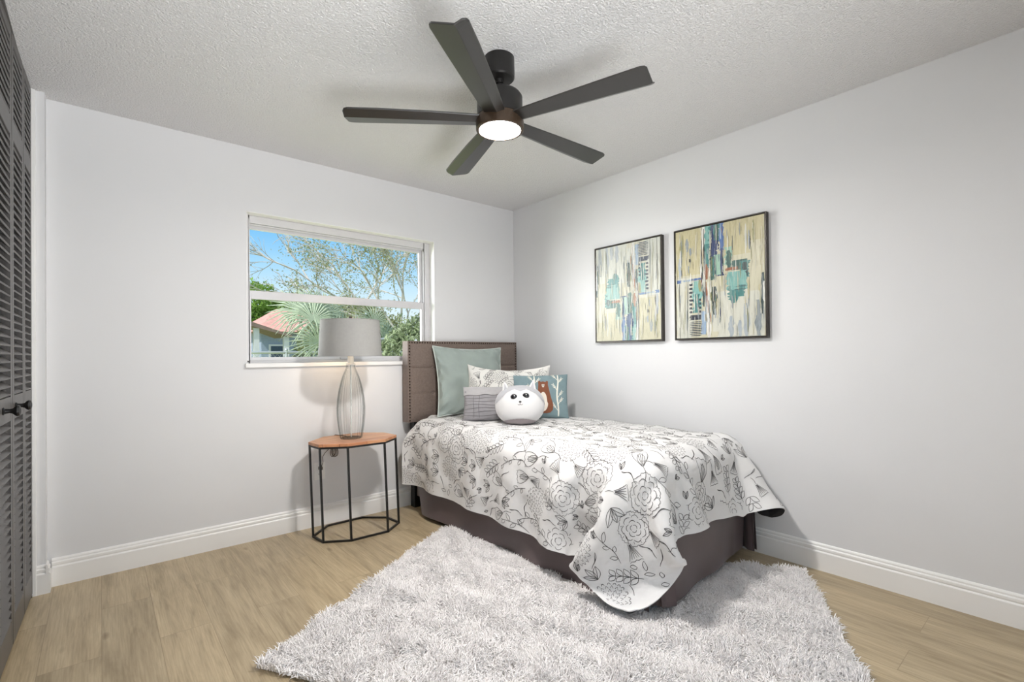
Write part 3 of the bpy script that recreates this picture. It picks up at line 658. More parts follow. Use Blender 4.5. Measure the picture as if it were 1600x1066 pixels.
V = np.concatenate([V, VB.mean(0, keepdims=True)]); F3 = np.stack([o_+np.arange(nb), np.full(nb, o_+nb), o_+np.roll(np.arange(nb), -1)], -1)
me = fast_mesh('headboard', V, np.concatenate([F, FS]), F3, [M_leather])
hb = link('headboard', me, bed, True); hb.matrix_parent_inverse = bed.matrix_world.inverted()
m = MB(); m.sphere((0, 0, 0), 0.0062, 8, 6, (1, 0.6, 1)); nail0 = m.build('nailhead', M_nail, smooth=True); nm_ = nail0.data
pts = [(HX0+0.013, z) for z in np.linspace(HZ0+0.014, HZ1-0.012, 27)]+[(x, HZ1-0.012) for x in np.linspace(HX0+0.034, HX1-0.034, 46)]+[(HX1-0.013, z) for z in np.linspace(HZ0+0.014, HZ1-0.012, 27)]
for i, (x, z) in enumerate(pts):
    o = nail0 if i == 0 else nail0.copy()
    if i: COL.objects.link(o)
    o.parent = hb; o.matrix_parent_inverse = hb.matrix_world.inverted(); o.matrix_basis = Matrix.Translation((x, HY0-0.0015, z))
for sz in seam_z:
    for sx_ in seam_x:
        m = MB(); m.sphere((sx_, HY0+0.002, sz), 0.010, 12, 8, (1, 0.55, 1)); o = bp_(m, 'button', M_leather, hb, smooth=True)
for x in (1.790, 2.728):
    m = MB(); m.box(x, x+0.05, HY0+0.012, HY1-0.012, 0, 0.66); bp_(m, 'headboard_leg', M_black, bevel=0.002)
m = MB(); m.box(0.0, 0.93, -1.972, -0.005, 0.30, 0.345, MBED); m.box(0.02, 0.91, -1.95, 0.015, 0.10, 0.30, MBED); bp_(m, 'box_base', mat('grey base ticking', (120, 112, 110), 0.9), bevel=0.004)
for x, y in ((0.06, -0.1), (0.87, -0.1), (0.06, -1.88), (0.87, -1.88)):
    m = MB(); m.box(x-0.02, x+0.02, y-0.02, y+0.02, 0.0, 0.10, MBED); bp_(m, 'base_leg', M_black)
m = MB(); m.box(-0.02, 0.945, -1.985, 0.0, 0.347, 0.640, MBED); bp_(m, 'mattress', mat('white mattress ticking', (225, 222, 216), 0.9), bevel=0.05, seg=4)

# ---- bed skirt
M_skirt = mat('brown grey satin skirt', (92, 79, 79), 0.36, var=0.06, vscale=8, spec=0.5, sheen=0.2)
bsk = thing('bed_skirt', 'brown-grey satin bed skirt hanging below the comforter down to the rug', 'bed skirt', (1.8, 2.2, 0)); bpy.context.view_layer.update()
def sheet(name, fn, nu, nv, mt, parent, th=0.0025):
    """sheet with real thickness; fn(s, t) -> bed-space point"""
    P = np.array([[fn(i/(nu-1), j/(nv-1)) for i in range(nu)] for j in range(nv)]); S = Surf(P); Q = P-S.N*th
    V = np.concatenate([P.reshape(-1, 3), Q.reshape(-1, 3)]); V = V@np.array(MBED.to_3x3()).T+np.array(MBED.translation)
    idx = np.arange(nu*nv).reshape(nv, nu); F = np.stack([idx[:-1, :-1], idx[:-1, 1:], idx[1:, 1:], idx[1:, :-1]], -1).reshape(-1, 4); B = F[:, ::-1]+nu*nv
    br = np.concatenate([idx[0, :-1], idx[:-1, -1], idx[-1, :0:-1], idx[:0:-1, 0]]); R = np.stack([np.roll(br, -1), br, br+nu*nv, np.roll(br, -1)+nu*nv], -1)
    o = link(name, fast_mesh(name, V, np.concatenate([F, B, R]), None, [mt]), parent, True); o.matrix_parent_inverse = parent.matrix_world.inverted(); return o
def left_panel(s, t_):
    y = -0.055-0.12*t_**1.4*(1-s)**3-1.915*s; y = -0.055-(1.92)*s-0.12*(t_**1.5)*(1-s)**4
    bow = 0.012+0.022*t_+0.012*t_*math.sin(9*s+0.6)+0.008*t_*math.sin(23*s)+0.012*t_**2
    return (-bow, y, 0.335-0.312*t_+0.006*math.sin(14*s)*t_)
sheet('side_panel', left_panel, 90, 14, M_skirt, bsk)
def foot_panel(s, t_):
    x = -0.004+0.905*s; z = 0.335-0.285*t_
    bow = 0.010+0.020*t_+0.016*t_*math.sin(5*s+0.8)+0.01*t_*math.sin(13*s)-0.03*t_*max(0, s-0.85)/0.15
    return (x, -1.975-bow, z)
sheet('foot_panel', foot_panel, 60, 14, M_skirt, bsk)
def flap(x0, y0, dx_, dy_, ph):
    def fn(s, t_):
        a = 0.35*math.sin(ph+2.2*s)*t_
        return (x0+dx_*s+0.030*a+0.012*math.sin(7*s+ph)*t_, y0+dy_*s-0.05*abs(a), 0.33-0.285*t_)
    return fn
sheet('corner_pleat', flap(-0.03, -1.955, 0.085, -0.075, 0.2), 16, 12, M_skirt, bsk)
sheet('corner_pleat', flap(0.93, -1.93, -0.035, -0.105, 0.9), 16, 12, M_skirt, bsk)
sheet('corner_pleat', flap(0.955, -1.90, -0.01, -0.12, 2.0), 14, 12, M_skirt, bsk)

# ------------------------------------------------------------------ line flowers printed on the bedding
def arc(cx, cy, r, a0, a1, n=10, sq=1.0, rot=0.0):
    a = np.linspace(a0, a1, n); x = r*np.cos(a); y = r*sq*np.sin(a); c, s = math.cos(rot), math.sin(rot)
    return np.stack([cx+x*c-y*s, cy+x*s+y*c], -1)
def place(pls, x, y, rot, sc_):
    c, s = math.cos(rot), math.sin(rot); return [np.stack([x+sc_*(p[:, 0]*c-p[:, 1]*s), y+sc_*(p[:, 0]*s+p[:, 1]*c)], -1) for p in map(np.asarray, pls)]
def peony(q):
    out = []; n = 9
    th = np.linspace(0, 2*math.pi, 130); r = 1+0.10*np.abs(np.sin(n*th/2))**0.6+0.05*np.sin(3*th+q.random()*6)-0.05
    r = r+0.05*np.sin(27*th); out.append(np.stack([r*np.cos(th), r*np.sin(th)], -1))
    for ring, rr in ((0, 0.68), (1, 0.42), (2, 0.2)):
        k = (7, 5, 3)[ring]; ph = q.random()*6
        for i in range(k):
            a = ph+2*math.pi*i/k; sp = 2*math.pi/k*0.42; t_ = np.linspace(a-sp, a+sp, 14); r_ = rr*(1+0.18*np.sin((t_-a+sp)/(2*sp)*math.pi)+0.06*np.sin((t_-a)*26)); out.append(np.stack([r_*np.cos(t_), r_*np.sin(t_)], -1))
    for i in range(7):
        a = 2*math.pi*(i+q.random()*0.5)/7; out.append(np.array([(0.78*math.cos(a), 0.78*math.sin(a)), (0.93*math.cos(a+0.05), 0.93*math.sin(a+0.05))]))
    return out
def chrys(q):
    out = []
    for ring in range(5):
        rr = 0.16+0.2*ring; k = 5+4*ring
        for i in range(k):
            a = 2*math.pi*(i+0.5*(ring % 2))/k+q.uniform(-0.08, 0.08); w = 0.62*math.pi/k
            out.append(np.array([((rr-0.05)*math.cos(a-w), (rr-0.05)*math.sin(a-w)), ((rr+0.09)*math.cos(a), (rr+0.09)*math.sin(a)), ((rr-0.05)*math.cos(a+w), (rr-0.05)*math.sin(a+w))]))
    return out
def tulip(q):
    out = []
    t_ = np.linspace(0, 1, 14)
    for s in (-1, 1):
        out.append(np.stack([s*(0.55*np.sin(t_*math.pi*0.62)+0.05), -0.7+1.5*t_], -1)); out.append(np.stack([s*0.28*np.sin(t_*math.pi), -0.7+1.25*t_], -1))
    x = np.linspace(-0.58, 0.58, 30); out.append(np.stack([x, 0.75+0.16*np.abs(np.sin(x*7))], -1))
    for s in (-0.15, 0, 0.15): out.append(np.stack([s*(0.3+t_), -0.6+1.1*t_], -1))
    out.append(np.stack([0.12*np.sin(t_*4), -0.7-1.2*t_], -1)); return out
def sprig(q):
    out = []; t_ = np.linspace(0, 1, 16); bend = q.uniform(-0.5, 0.5); x = bend*t_**2; y = -1+2*t_; out.append(np.stack([x, y], -1))
    for i in range(4):
        tt = 0.15+0.22*i; bx, by = bend*tt**2, -1+2*tt
        for s in (-1, 1):
            L = 0.62*(1-0.35*tt); u = np.linspace(0, 1, 9)
            for k in (-0.16, 0.16): out.append(np.stack([bx+s*(L*u*0.8)+k*np.sin(u*math.pi)*0.5, by+L*u*0.75+k*np.sin(u*math.pi)*s*-0.9], -1))
    return out
def leafs(q):
    out = []; u = np.linspace(0, 1, 12)
    for a in (-0.7, 0.0, 0.7):
        L = q.uniform(0.8, 1.2)
        for k in (-1, 1, 0):
            x = k*0.2*np.sin(u*math.pi)*L; y = u*L; c, s = math.cos(a), math.sin(a); out.append(np.stack([x*c-y*s, x*s+y*c-0.4], -1))
    return out
def curl(q):
    t_ = np.linspace(0, 1, 30); a = q.uniform(0.6, 1.3); return [np.stack([0.5*np.sin(t_*4*a)*t_, -1.2+2.4*t_], -1), np.stack([0.5*np.sin(t_*4*a)*t_+0.22*t_*np.sin(6*t_), -1.0+2.3*t_], -1)]
def bell(q):
    out = []; t_ = np.linspace(0, 1, 16)
    for s in (-1, 1): out.append(np.stack([s*(0.10+0.42*t_**1.6), 0.5-1.1*t_], -1))
    for s in (-0.6, -0.2, 0.2, 0.6): out.append(np.stack([s*(0.06+0.42*t_**1.4), 0.42-0.95*t_], -1))
    x = np.linspace(-0.52, 0.52, 26); out.append(np.stack([x, -0.62-0.1*np.abs(np.sin(x*9))], -1)); out.append(np.stack([0.1*np.sin(t_*3), 0.5+0.75*t_], -1)); return out
def vine(q):
    t_ = np.linspace(0, 1, 40); k = q.uniform(2.5, 4.5); a = q.uniform(0.15, 0.3); x = a*np.sin(t_*k); y = -1.3+2.6*t_; out = [np.stack([x, y], -1)]
    for i in range(5):
        tt = 0.12+0.18*i; s = 1 if i % 2 else -1; u = np.linspace(0, 1, 10); bx, by = a*math.sin(tt*k), -1.3+2.6*tt; L = q.uniform(0.35, 0.55)
        for w in (-0.13, 0.13): out.append(np.stack([bx+s*L*u*0.8+w*np.sin(u*math.pi)*0.4, by+L*u*0.8-w*np.sin(u*math.pi)*s], -1))
    return out
def print_field(x0, x1, y0, y1, q, big=1.0, dens=1.0):
    kinds = [(peony, 0.076), (chrys, 0.074), (tulip, 0.062), (sprig, 0.070), (leafs, 0.066), (vine, 0.082), (bell, 0.062)]
    pts = []; out = []
    for _ in range(int(5000*dens)):
        x, y = q.uniform(x0, x1), q.uniform(y0, y1)
        k = q.choices(range(7), (5, 5, 4, 4, 3, 6, 3))[0]; r = kinds[k][1]*big*q.uniform(0.85, 1.12)
        if all((x-a)**2+(y-b)**2 > (0.74*(r+c))**2 for a, b, c in pts):
            pts.append((x, y, r*(1.0 if k < 2 else 0.82))); rot = q.uniform(-0.7, 0.7)+(math.pi if q.random() < 0.2 else 0) if k >= 2 else q.uniform(0, 6.28)
            out += place(kinds[k][0](q), x, y, rot, r)
    for _ in range(int(5200*dens)):
        x, y = q.uniform(x0, x1), q.uniform(y0, y1); r = 0.030*big
        if all((x-a)**2+(y-b)**2 > (0.86*(r+c))**2 for a, b, c in pts):
            pts.append((x, y, r)); out += place([leafs, curl, curl][q.randrange(3)](q)[:6], x, y, q.uniform(-1.2, 1.2), r*1.15)
    return out

# ------------------------------------------------------------------ comforter
CL_NX, CL_NY = 60, 83
_raw = np.array([
1656,3197,212,-1,0,28,0,0,28,0,0,29,0,0,28,0,0,28,0,0,28,1,0,29,0,0,28,1,-1,28,4,1,28,11,0,28,19,1,20,21,0,19,19,1,20,21,1,19,20,0,19,24,1,15,28,-2,5,24,3,14,25,1,11,26,2,12,28,0,0,28,0,0,28,0,0,28,0,0,28,0,0,29,0,0,28,0,0,28,0,0,
28,0,0,28,-1,0,28,0,0,28,0,0,29,0,0,28,0,0,28,0,0,28,0,0,28,0,0,28,0,0,28,0,0,28,0,0,29,0,0,28,-1,0,28,0,0,26,-1,-11,28,-1,-6,28,1,-1,27,-1,-7,26,0,-13,22,-1,-17,18,0,-22,13,-1,-25,9,-2,-27,4,-1,-28,2,-1,-28,-1,-1,-28,-2,-1,-29,
-2,-1,-28,-1,-2,-28,16,-23,0,1,0,0,0,1,0,0,0,0,0,0,0,1,0,0,0,0,0,0,0,0,0,0,0,-1,0,0,-5,-3,0,-8,0,1,-10,1,7,-4,2,5,1,-1,0,2,-2,-1,1,0,-1,1,-1,-2,-2,3,5,3,-2,-3,2,-1,-5,2,-2,-7,0,0,0,0,0,0,0,0,0,0,0,1,0,0,0,-1,0,0,1,0,0,0,0,0,0,0,1,
0,0,0,0,0,0,0,0,0,-1,0,0,1,0,0,0,0,-1,0,0,0,0,0,0,0,0,-1,0,0,0,0,0,0,0,-1,0,0,1,0,0,0,0,1,1,5,0,0,3,0,-1,-2,1,1,0,-1,-1,-1,0,1,-1,-1,-1,0,0,0,-1,-1,1,0,-1,-1,0,-2,0,-1,-2,0,0,1,0,1,1,0,0,0,0,0,15,-24,0,0,0,0,0,-1,1,-1,0,-1,0,1,0,
-1,0,0,1,0,0,-1,0,0,1,-1,0,1,1,0,1,1,0,-1,-1,0,-7,-3,1,-8,-1,3,-3,1,4,-3,2,3,0,1,1,1,0,1,2,-2,-2,1,-2,-9,1,0,-3,1,0,1,0,0,0,0,0,0,0,0,0,0,0,-1,0,0,0,0,0,1,0,0,0,0,0,1,0,-1,-1,0,1,0,0,0,0,0,0,0,0,0,0,-1,0,0,1,0,1,0,0,-1,0,0,0,0,0,
0,0,0,0,0,0,0,-1,0,-1,1,0,0,0,0,0,1,0,4,0,1,3,1,0,2,0,0,-1,1,0,0,-1,-1,-1,0,0,-3,-2,0,0,-4,0,-2,-1,1,0,0,0,1,1,0,0,1,-1,0,1,0,0,0,0,0,12,-25,1,0,0,0,-1,0,-1,0,0,0,0,-2,0,-1,0,1,-1,0,0,0,0,-1,-1,0,0,0,0,1,2,0,0,0,1,-1,0,0,0,-4,-1,
2,-7,0,2,-3,-1,4,1,0,0,1,0,0,0,0,-1,1,1,0,0,-1,-3,1,0,-5,0,0,0,0,0,0,0,0,0,0,0,1,0,0,0,0,0,-1,-1,0,1,1,0,0,0,0,0,0,0,1,0,0,0,0,0,0,0,0,0,0,0,0,0,0,-1,0,0,1,0,0,-1,0,0,1,0,0,-1,0,-1,-1,0,1,1,-1,0,0,1,0,0,0,0,2,1,0,0,0,0,0,-1,-1,0,
0,1,0,1,0,0,0,0,1,-1,0,-1,1,0,1,-2,0,0,0,0,-1,2,0,0,0,0,0,0,0,0,-1,0,0,11,-26,0,-1,0,0,0,-1,0,0,0,1,-1,1,0,0,-1,-1,-1,0,0,-2,-1,1,0,1,0,-1,-1,-1,-2,0,0,-2,-1,1,-2,1,0,0,0,1,0,0,0,1,0,0,0,0,0,-1,0,0,0,0,0,1,0,-1,0,0,0,-1,0,-1,1,0,
0,0,0,0,0,0,0,0,0,-1,0,0,0,0,0,1,0,0,0,-1,-1,-1,1,1,1,0,0,0,0,0,0,0,0,0,0,0,0,0,0,0,-1,0,1,1,0,-1,0,0,1,0,0,-1,0,0,0,0,0,0,0,0,0,0,0,-1,0,0,0,0,0,1,-1,0,0,0,0,0,1,1,1,0,-1,0,0,0,0,0,0,0,1,0,1,0,0,-1,0,0,0,0,0,1,0,0,0,0,0,0,0,0,-1,
-1,0,0,7,-28,0,-1,0,0,0,1,1,-1,-1,-1,0,0,0,-1,1,0,-1,-1,0,-2,0,0,0,0,0,0,0,1,0,0,0,0,1,0,0,-1,0,0,0,-1,0,0,0,0,0,0,-1,-1,0,1,0,0,0,1,0,-1,0,0,0,0,0,0,0,0,-1,0,0,1,0,-1,0,0,0,0,0,0,0,0,1,0,0,-1,0,0,0,0,0,1,0,0,0,0,0,0,0,0,0,0,0,1,
0,0,0,0,0,0,0,0,-1,-1,0,1,1,0,-1,0,0,0,0,-1,0,0,1,1,0,0,-1,0,0,0,-1,0,0,1,0,0,0,0,0,0,-1,0,0,0,0,0,1,1,0,0,0,0,0,0,0,0,0,0,0,1,1,0,0,0,0,-1,0,0,0,0,0,0,0,0,1,3,1,0,3,-27,0,1,-1,0,-1,0,0,0,1,0,-1,-1,0,0,0,0,-1,0,0,0,1,0,0,-1,0,0,0,
-1,0,1,1,0,-1,-1,0,0,1,-1,0,0,1,0,0,-1,0,-1,1,1,0,-1,0,0,0,-1,1,0,0,0,0,0,0,0,0,0,0,0,0,0,0,0,0,0,0,0,0,0,0,0,-1,0,0,1,0,-1,0,0,1,0,-1,0,0,1,0,-1,0,0,1,0,0,0,0,0,0,0,0,0,0,0,1,0,0,-1,0,0,0,0,-1,1,0,1,0,0,0,-1,0,0,0,0,0,0,0,0,0,0,
0,0,0,0,0,0,1,0,-1,-1,0,1,0,0,0,0,1,0,0,1,1,0,0,0,0,-1,0,0,0,1,0,1,0,0,0,2,1,-1,1,0,0,1,-1,0,0,-29,0,0,1,0,0,0,-1,0,-1,1,1,1,0,0,0,0,0,0,0,0,0,-1,0,0,1,0,1,0,0,-1,-1,0,0,1,0,1,-1,0,0,0,0,-1,1,0,0,0,-1,-1,0,0,0,0,0,1,0,0,0,0,0,0,0,
0,0,1,0,0,-1,-1,0,0,1,0,0,0,0,0,0,0,0,0,0,0,0,0,-1,0,0,0,0,0,0,0,0,1,0,0,0,0,0,-1,0,0,1,0,0,0,0,0,0,0,0,0,-1,0,1,1,0,-1,0,0,0,0,0,0,0,0,0,0,0,1,0,0,-1,0,0,0,0,0,0,0,-1,0,0,1,1,0,0,0,0,0,0,1,0,-1,-1,0,1,1,0,0,1,0,0,-1,0,0,1,0,0,0,
0,1,0,0,-1,1,0,0,-3,-28,0,0,0,0,0,0,0,1,0,-1,0,0,0,0,0,1,1,0,0,2,0,0,-1,0,-1,0,0,1,0,0,0,1,0,0,0,0,0,0,0,0,-1,0,-1,0,0,1,0,0,0,0,0,0,0,0,-1,0,0,1,0,0,0,0,0,0,0,0,0,0,0,1,-1,0,-1,1,0,0,0,0,0,0,-1,0,0,1,0,0,0,0,0,0,0,-1,0,0,1,0,-1,
0,0,1,0,0,0,0,0,0,0,0,0,0,0,1,0,-1,-1,0,1,0,0,0,1,0,0,0,0,0,0,0,0,-1,0,0,1,0,0,-1,0,0,0,-1,0,0,1,0,0,0,0,0,0,0,1,0,0,0,1,0,0,0,0,0,-1,0,0,1,0,0,0,0,0,-1,0,0,1,0,1,0,0,-1,-6,-27,-1,0,0,0,1,-1,0,0,1,0,1,-1,1,2,0,-1,2,0,0,1,0,0,0,0,
1,0,0,-1,0,0,0,-1,1,0,0,-1,0,0,0,0,1,0,1,0,0,-1,0,0,0,0,0,1,-1,0,0,0,-1,0,0,1,0,0,0,1,0,0,0,0,0,-1,0,0,1,0,0,-1,0,0,0,0,0,0,0,0,0,0,0,0,0,0,-1,0,0,0,-1,0,1,1,0,0,0,0,-1,0,0,0,0,0,1,0,0,-1,0,0,1,-1,0,1,1,0,-1,0,0,0,0,0,0,0,0,1,0,0,
-1,0,0,0,0,-1,0,0,1,0,0,0,0,-1,-1,1,1,1,-1,0,0,1,0,0,0,0,0,1,1,0,-1,0,0,0,-1,0,0,1,0,0,-1,0,0,-1,0,1,-10,-26,-1,1,-1,0,0,0,1,2,0,0,0,0,-1,1,-1,0,1,1,0,2,-1,1,2,0,-1,1,0,0,1,0,1,0,0,-1,0,0,0,0,0,0,-1,0,0,0,0,0,0,0,1,0,0,-1,0,0,1,0,
1,0,0,-1,0,0,0,0,0,0,0,0,0,1,0,0,-1,-1,0,1,1,-1,0,0,1,-1,0,0,0,0,0,-1,0,0,1,0,0,0,0,0,-1,0,0,0,0,0,1,0,0,0,0,0,-1,0,-1,1,0,1,0,0,0,0,-1,0,0,1,0,0,0,0,1,0,0,-1,0,0,1,-1,0,-1,0,1,0,1,-1,0,0,0,1,0,1,0,0,-1,0,0,0,0,1,0,0,0,0,0,0,0,0,
-1,0,0,-1,0,0,-2,0,0,-1,0,0,-1,1,0,-8,-27,0,0,0,0,1,0,-1,0,0,0,0,0,0,0,0,1,0,-1,0,0,1,-1,1,0,0,1,-1,1,1,1,-1,2,-1,0,3,1,0,0,-1,0,0,0,0,-1,0,1,0,0,-1,0,0,1,0,0,0,0,-1,0,0,1,0,0,0,0,0,0,1,0,0,-1,0,0,1,0,-1,-1,-1,1,0,1,0,0,0,0,0,0,0,
1,0,0,-1,0,0,0,0,0,0,-1,0,0,1,0,-1,0,0,0,0,0,1,0,0,0,0,0,0,0,0,-1,0,0,1,0,0,1,0,0,-1,0,0,1,0,0,-1,0,0,1,0,-1,-1,0,1,1,0,0,-1,0,-1,0,0,1,1,1,0,0,-1,0,0,1,0,0,0,0,0,0,0,0,0,0,0,0,0,0,0,0,0,-2,0,0,-5,-28,-1,1,0,0,1,1,0,-1,-1,1,1,0,0,
0,0,-1,0,1,0,0,-1,1,0,0,0,1,1,-1,1,-1,0,2,0,1,0,0,-1,-1,0,0,0,0,0,0,0,0,0,0,1,0,0,-1,0,0,1,0,1,0,0,-1,0,0,0,0,0,0,0,0,0,1,0,0,-1,0,0,1,0,0,0,0,0,0,0,0,0,0,0,-1,0,0,0,0,0,0,0,0,0,0,0,-1,-1,0,1,1,0,0,0,-1,-1,0,1,0,0,0,0,0,0,1,0,0,0,
-1,0,-1,1,0,1,0,0,0,0,0,1,0,0,-1,0,0,0,0,0,0,0,0,0,0,0,1,0,0,-1,0,0,1,1,0,0,0,0,0,0,0,0,0,0,0,0,0,0,0,0,0,0,0,0,0,0,0,-1,-28,-1,0,0,0,0,-1,0,1,1,0,0,0,0,0,0,0,0,0,0,1,0,0,0,0,0,0,0,0,1,0,0,-1,1,0,0,-1,1,0,1,-1,0,-1,0,-1,0,0,0,0,0,
0,0,1,0,0,0,0,-1,0,0,1,0,0,0,0,0,0,0,0,0,0,0,-1,1,0,1,0,0,0,-1,-1,0,0,1,0,0,0,0,1,0,0,0,0,0,-1,0,0,0,0,0,0,0,0,-1,0,0,0,0,0,0,0,0,0,0,0,0,0,0,0,0,0,0,0,0,1,-1,0,0,1,0,0,0,0,0,0,0,1,0,0,-1,0,0,0,0,0,1,0,0,-1,0,0,1,0,0,0,0,0,0,0,0,
0,0,0,0,1,0,0,0,0,0,0,0,0,0,0,0,0,0,-1,2,-28,-1,0,0,0,0,0,1,0,0,-1,0,0,0,0,0,0,1,0,0,-1,0,0,1,0,0,-1,0,0,-1,0,0,0,0,0,0,0,0,0,0,1,-1,0,0,1,0,-1,-1,0,0,-1,0,1,1,0,0,0,0,0,0,0,0,0,0,0,0,0,0,0,0,0,0,0,0,0,0,0,0,0,1,0,0,0,-1,0,0,1,0,
-1,0,0,0,0,0,0,0,0,0,0,0,0,0,0,0,-1,-1,0,1,1,0,0,0,0,0,0,0,0,0,0,0,0,0,0,0,0,0,0,0,0,0,0,0,0,0,0,0,0,0,0,0,0,0,0,0,0,0,0,0,1,0,0,0,1,0,0,0,0,-1,0,0,0,0,0,1,0,0,0,1,0,0,1,0,0,0,0,0,2,0,0,5,-28,-1,0,0,0,0,1,0,1,-1,0,0,0,0,1,1,0,0,
-1,0,1,1,0,-1,0,0,0,0,0,-1,0,0,-3,-1,0,-3,0,0,0,0,0,0,0,0,0,0,1,0,0,0,0,0,-1,0,0,0,-1,0,1,1,0,0,-1,0,-2,1,0,2,0,-1,0,0,1,0,0,0,0,0,0,1,0,0,0,0,0,0,0,0,0,0,0,0,0,0,0,0,0,-1,0,0,0,0,0,0,0,0,0,-1,0,-1,1,0,0,0,0,0,0,0,0,0,0,0,0,0,0,0,
0,0,-1,0,1,1,0,0,0,0,0,0,0,0,0,0,0,-1,-1,0,1,1,0,1,-1,0,-1,1,0,0,0,1,1,0,0,0,0,0,0,0,0,-1,0,0,-1,0,0,1,0,-1,1,0,1,7,-27,-1,1,0,0,0,0,-1,0,0,1,1,1,0,-1,-1,0,-1,1,0,-1,-1,0,-1,0,0,-2,-1,0,-2,0,0,0,0,0,0,1,0,0,-1,0,0,1,0,-1,-1,0,0,0,
0,0,0,1,-1,0,0,1,0,0,-1,0,0,1,0,0,-1,0,-1,1,0,1,0,0,0,0,0,0,0,0,0,0,0,0,0,0,0,-1,0,0,1,0,0,0,0,0,0,0,1,0,0,0,0,-1,-1,0,1,0,0,0,0,0,0,0,0,0,0,0,0,-1,0,0,0,0,0,1,0,0,0,0,0,-1,-1,0,1,1,-1,0,0,1,0,-1,0,0,1,1,0,0,-1,1,0,1,0,0,-1,0,1,0,
0,-1,0,0,1,0,0,-1,0,0,0,0,0,1,0,-1,-1,0,1,0,0,0,10,-26,-1,-1,0,0,0,-1,0,-1,0,0,-1,0,0,-1,0,0,-1,-1,0,-2,0,0,-2,0,0,0,0,0,0,0,0,0,0,0,0,0,0,0,0,0,-1,0,0,1,0,0,0,0,1,-1,0,-1,0,-1,1,0,1,0,0,0,0,0,0,0,0,-1,0,0,1,-1,0,0,1,0,0,0,0,0,0,
0,0,0,0,0,1,0,0,0,-1,0,0,1,0,0,0,0,0,0,-1,-1,0,1,1,0,0,-1,0,0,0,-1,0,0,1,0,-1,0,0,1,0,0,0,0,0,-1,0,0,0,0,0,1,0,0,-1,0,0,1,0,0,0,0,0,0,0,-1,1,0,1,-1,0,-1,1,0,1,0,0,0,0,1,0,0,-1,0,0,1,0,0,0,0,0,0,0,0,0,0,0,0,0,0,7,-28,-1,-1,1,0,-1,
0,1,-1,0,-1,-1,-1,0,0,0,0,-1,0,0,-1,0,0,0,0,0,0,0,0,0,0,1,0,1,-1,0,-1,0,-1,0,0,1,0,0,-1,0,1,0,0,-1,0,0,1,0,1,0,0,-1,0,0,0,0,0,0,0,0,0,-1,-1,0,1,1,0,-1,0,0,1,0,0,0,0,0,0,0,0,0,0,0,0,0,0,0,0,0,0,0,0,0,0,0,1,0,0,-1,0,0,0,0,0,0,0,0,0,
-1,0,0,1,0,0,0,0,-1,0,0,0,0,0,1,0,0,-1,0,-1,1,-1,1,-1,1,0,1,0,0,0,0,0,0,0,0,0,0,1,0,1,-1,1,0,0,0,0,0,0,0,0,0,0,0,0,0,0,0,-1,0,0,0,0,0,-2,0,0,4,-27,-1,0,-1,0,0,0,0,0,0,0,-1,0,0,-1,0,0,-1,0,0,0,0,0,0,0,0,0,0,0,0,1,0,0,-1,0,0,0,0,0,
0,0,-1,0,0,0,0,0,0,0,0,0,0,1,0,-1,-1,0,1,1,0,0,0,0,0,0,0,0,0,0,0,-1,-1,0,1,1,0,0,0,0,-1,0,0,1,0,0,0,0,0,0,0,0,1,-1,0,0,1,-1,0,0,1,-1,0,0,0,0,0,1,0,0,0,0,0,-1,0,0,0,0,0,0,0,0,0,0,0,0,0,0,-1,0,0,1,0,0,-1,0,0,1,0,0,0,0,0,0,0,0,0,0,0,
1,0,-1,0,0,1,-1,0,0,1,1,0,0,0,0,0,0,0,-1,0,0,0,0,0,1,0,0,0,0,0,0,3,-28,-1,-1,0,1,0,0,-1,-1,0,0,-1,0,0,0,0,0,0,0,0,1,0,0,-1,0,0,0,1,0,0,-1,0,1,0,0,0,0,0,0,0,0,0,0,0,-1,1,0,0,-1,1,0,0,-1,0,1,1,0,-1,0,0,0,0,0,0,0,0,0,-1,0,0,1,0,0,-1,
0,0,0,0,0,1,0,0,0,0,0,0,0,0,0,0,0,0,0,0,0,-1,0,0,1,0,1,0,0,0,0,0,-1,0,0,0,0,0,0,0,0,1,-1,0,-1,1,0,0,0,0,0,0,0,0,0,-1,-1,0,1,1,0,0,0,0,0,0,0,0,0,0,0,0,0,0,0,0,0,0,0,0,1,1,0,0,-1,0,0,1,0,0,0,0,0,0,0,0,0,0,0,0,0,0,1,0,0,1,-28,-1,0,0,
0,-2,0,0,0,0,0,0,0,0,0,0,0,1,0,0,0,0,0,1,1,0,0,-1,0,0,0,0,-1,0,0,0,0,0,0,1,0,0,-1,1,1,-1,-1,-1,1,0,0,0,1,0,-1,0,0,1,0,0,0,0,0,0,0,0,0,0,0,0,-1,0,0,1,-1,0,0,1,0,0,0,0,-1,0,0,0,0,0,1,0,0,0,0,-1,0,0,1,0,0,0,0,0,0,0,0,0,1,0,0,0,0,0,0,
0,0,-1,0,0,0,-1,0,1,1,0,-1,0,0,0,0,0,0,0,0,0,0,0,-1,-1,0,1,1,-1,0,0,1,1,0,0,0,0,0,0,1,0,0,-1,0,-1,1,0,1,0,0,0,0,0,0,-1,0,0,0,0,0,0,0,0,0,0,0,-1,-28,-1,0,0,0,2,0,0,0,0,0,1,0,0,0,0,0,0,0,1,0,1,-1,-1,-1,0,0,0,1,0,0,-1,0,0,0,0,1,0,0,
-1,0,0,0,0,-1,1,0,0,-1,1,0,0,-1,0,1,1,0,-1,0,0,0,0,-1,0,0,1,0,0,0,0,0,0,0,0,0,0,-1,0,0,0,0,0,1,0,0,0,0,0,0,0,0,-1,0,0,1,0,0,0,-1,0,0,1,0,0,0,0,0,0,0,0,0,0,0,0,0,0,0,0,1,0,0,-1,0,0,0,0,-1,0,0,1,0,0,0,0,0,0,0,0,0,0,0,1,0,0,-1,0,0,0,
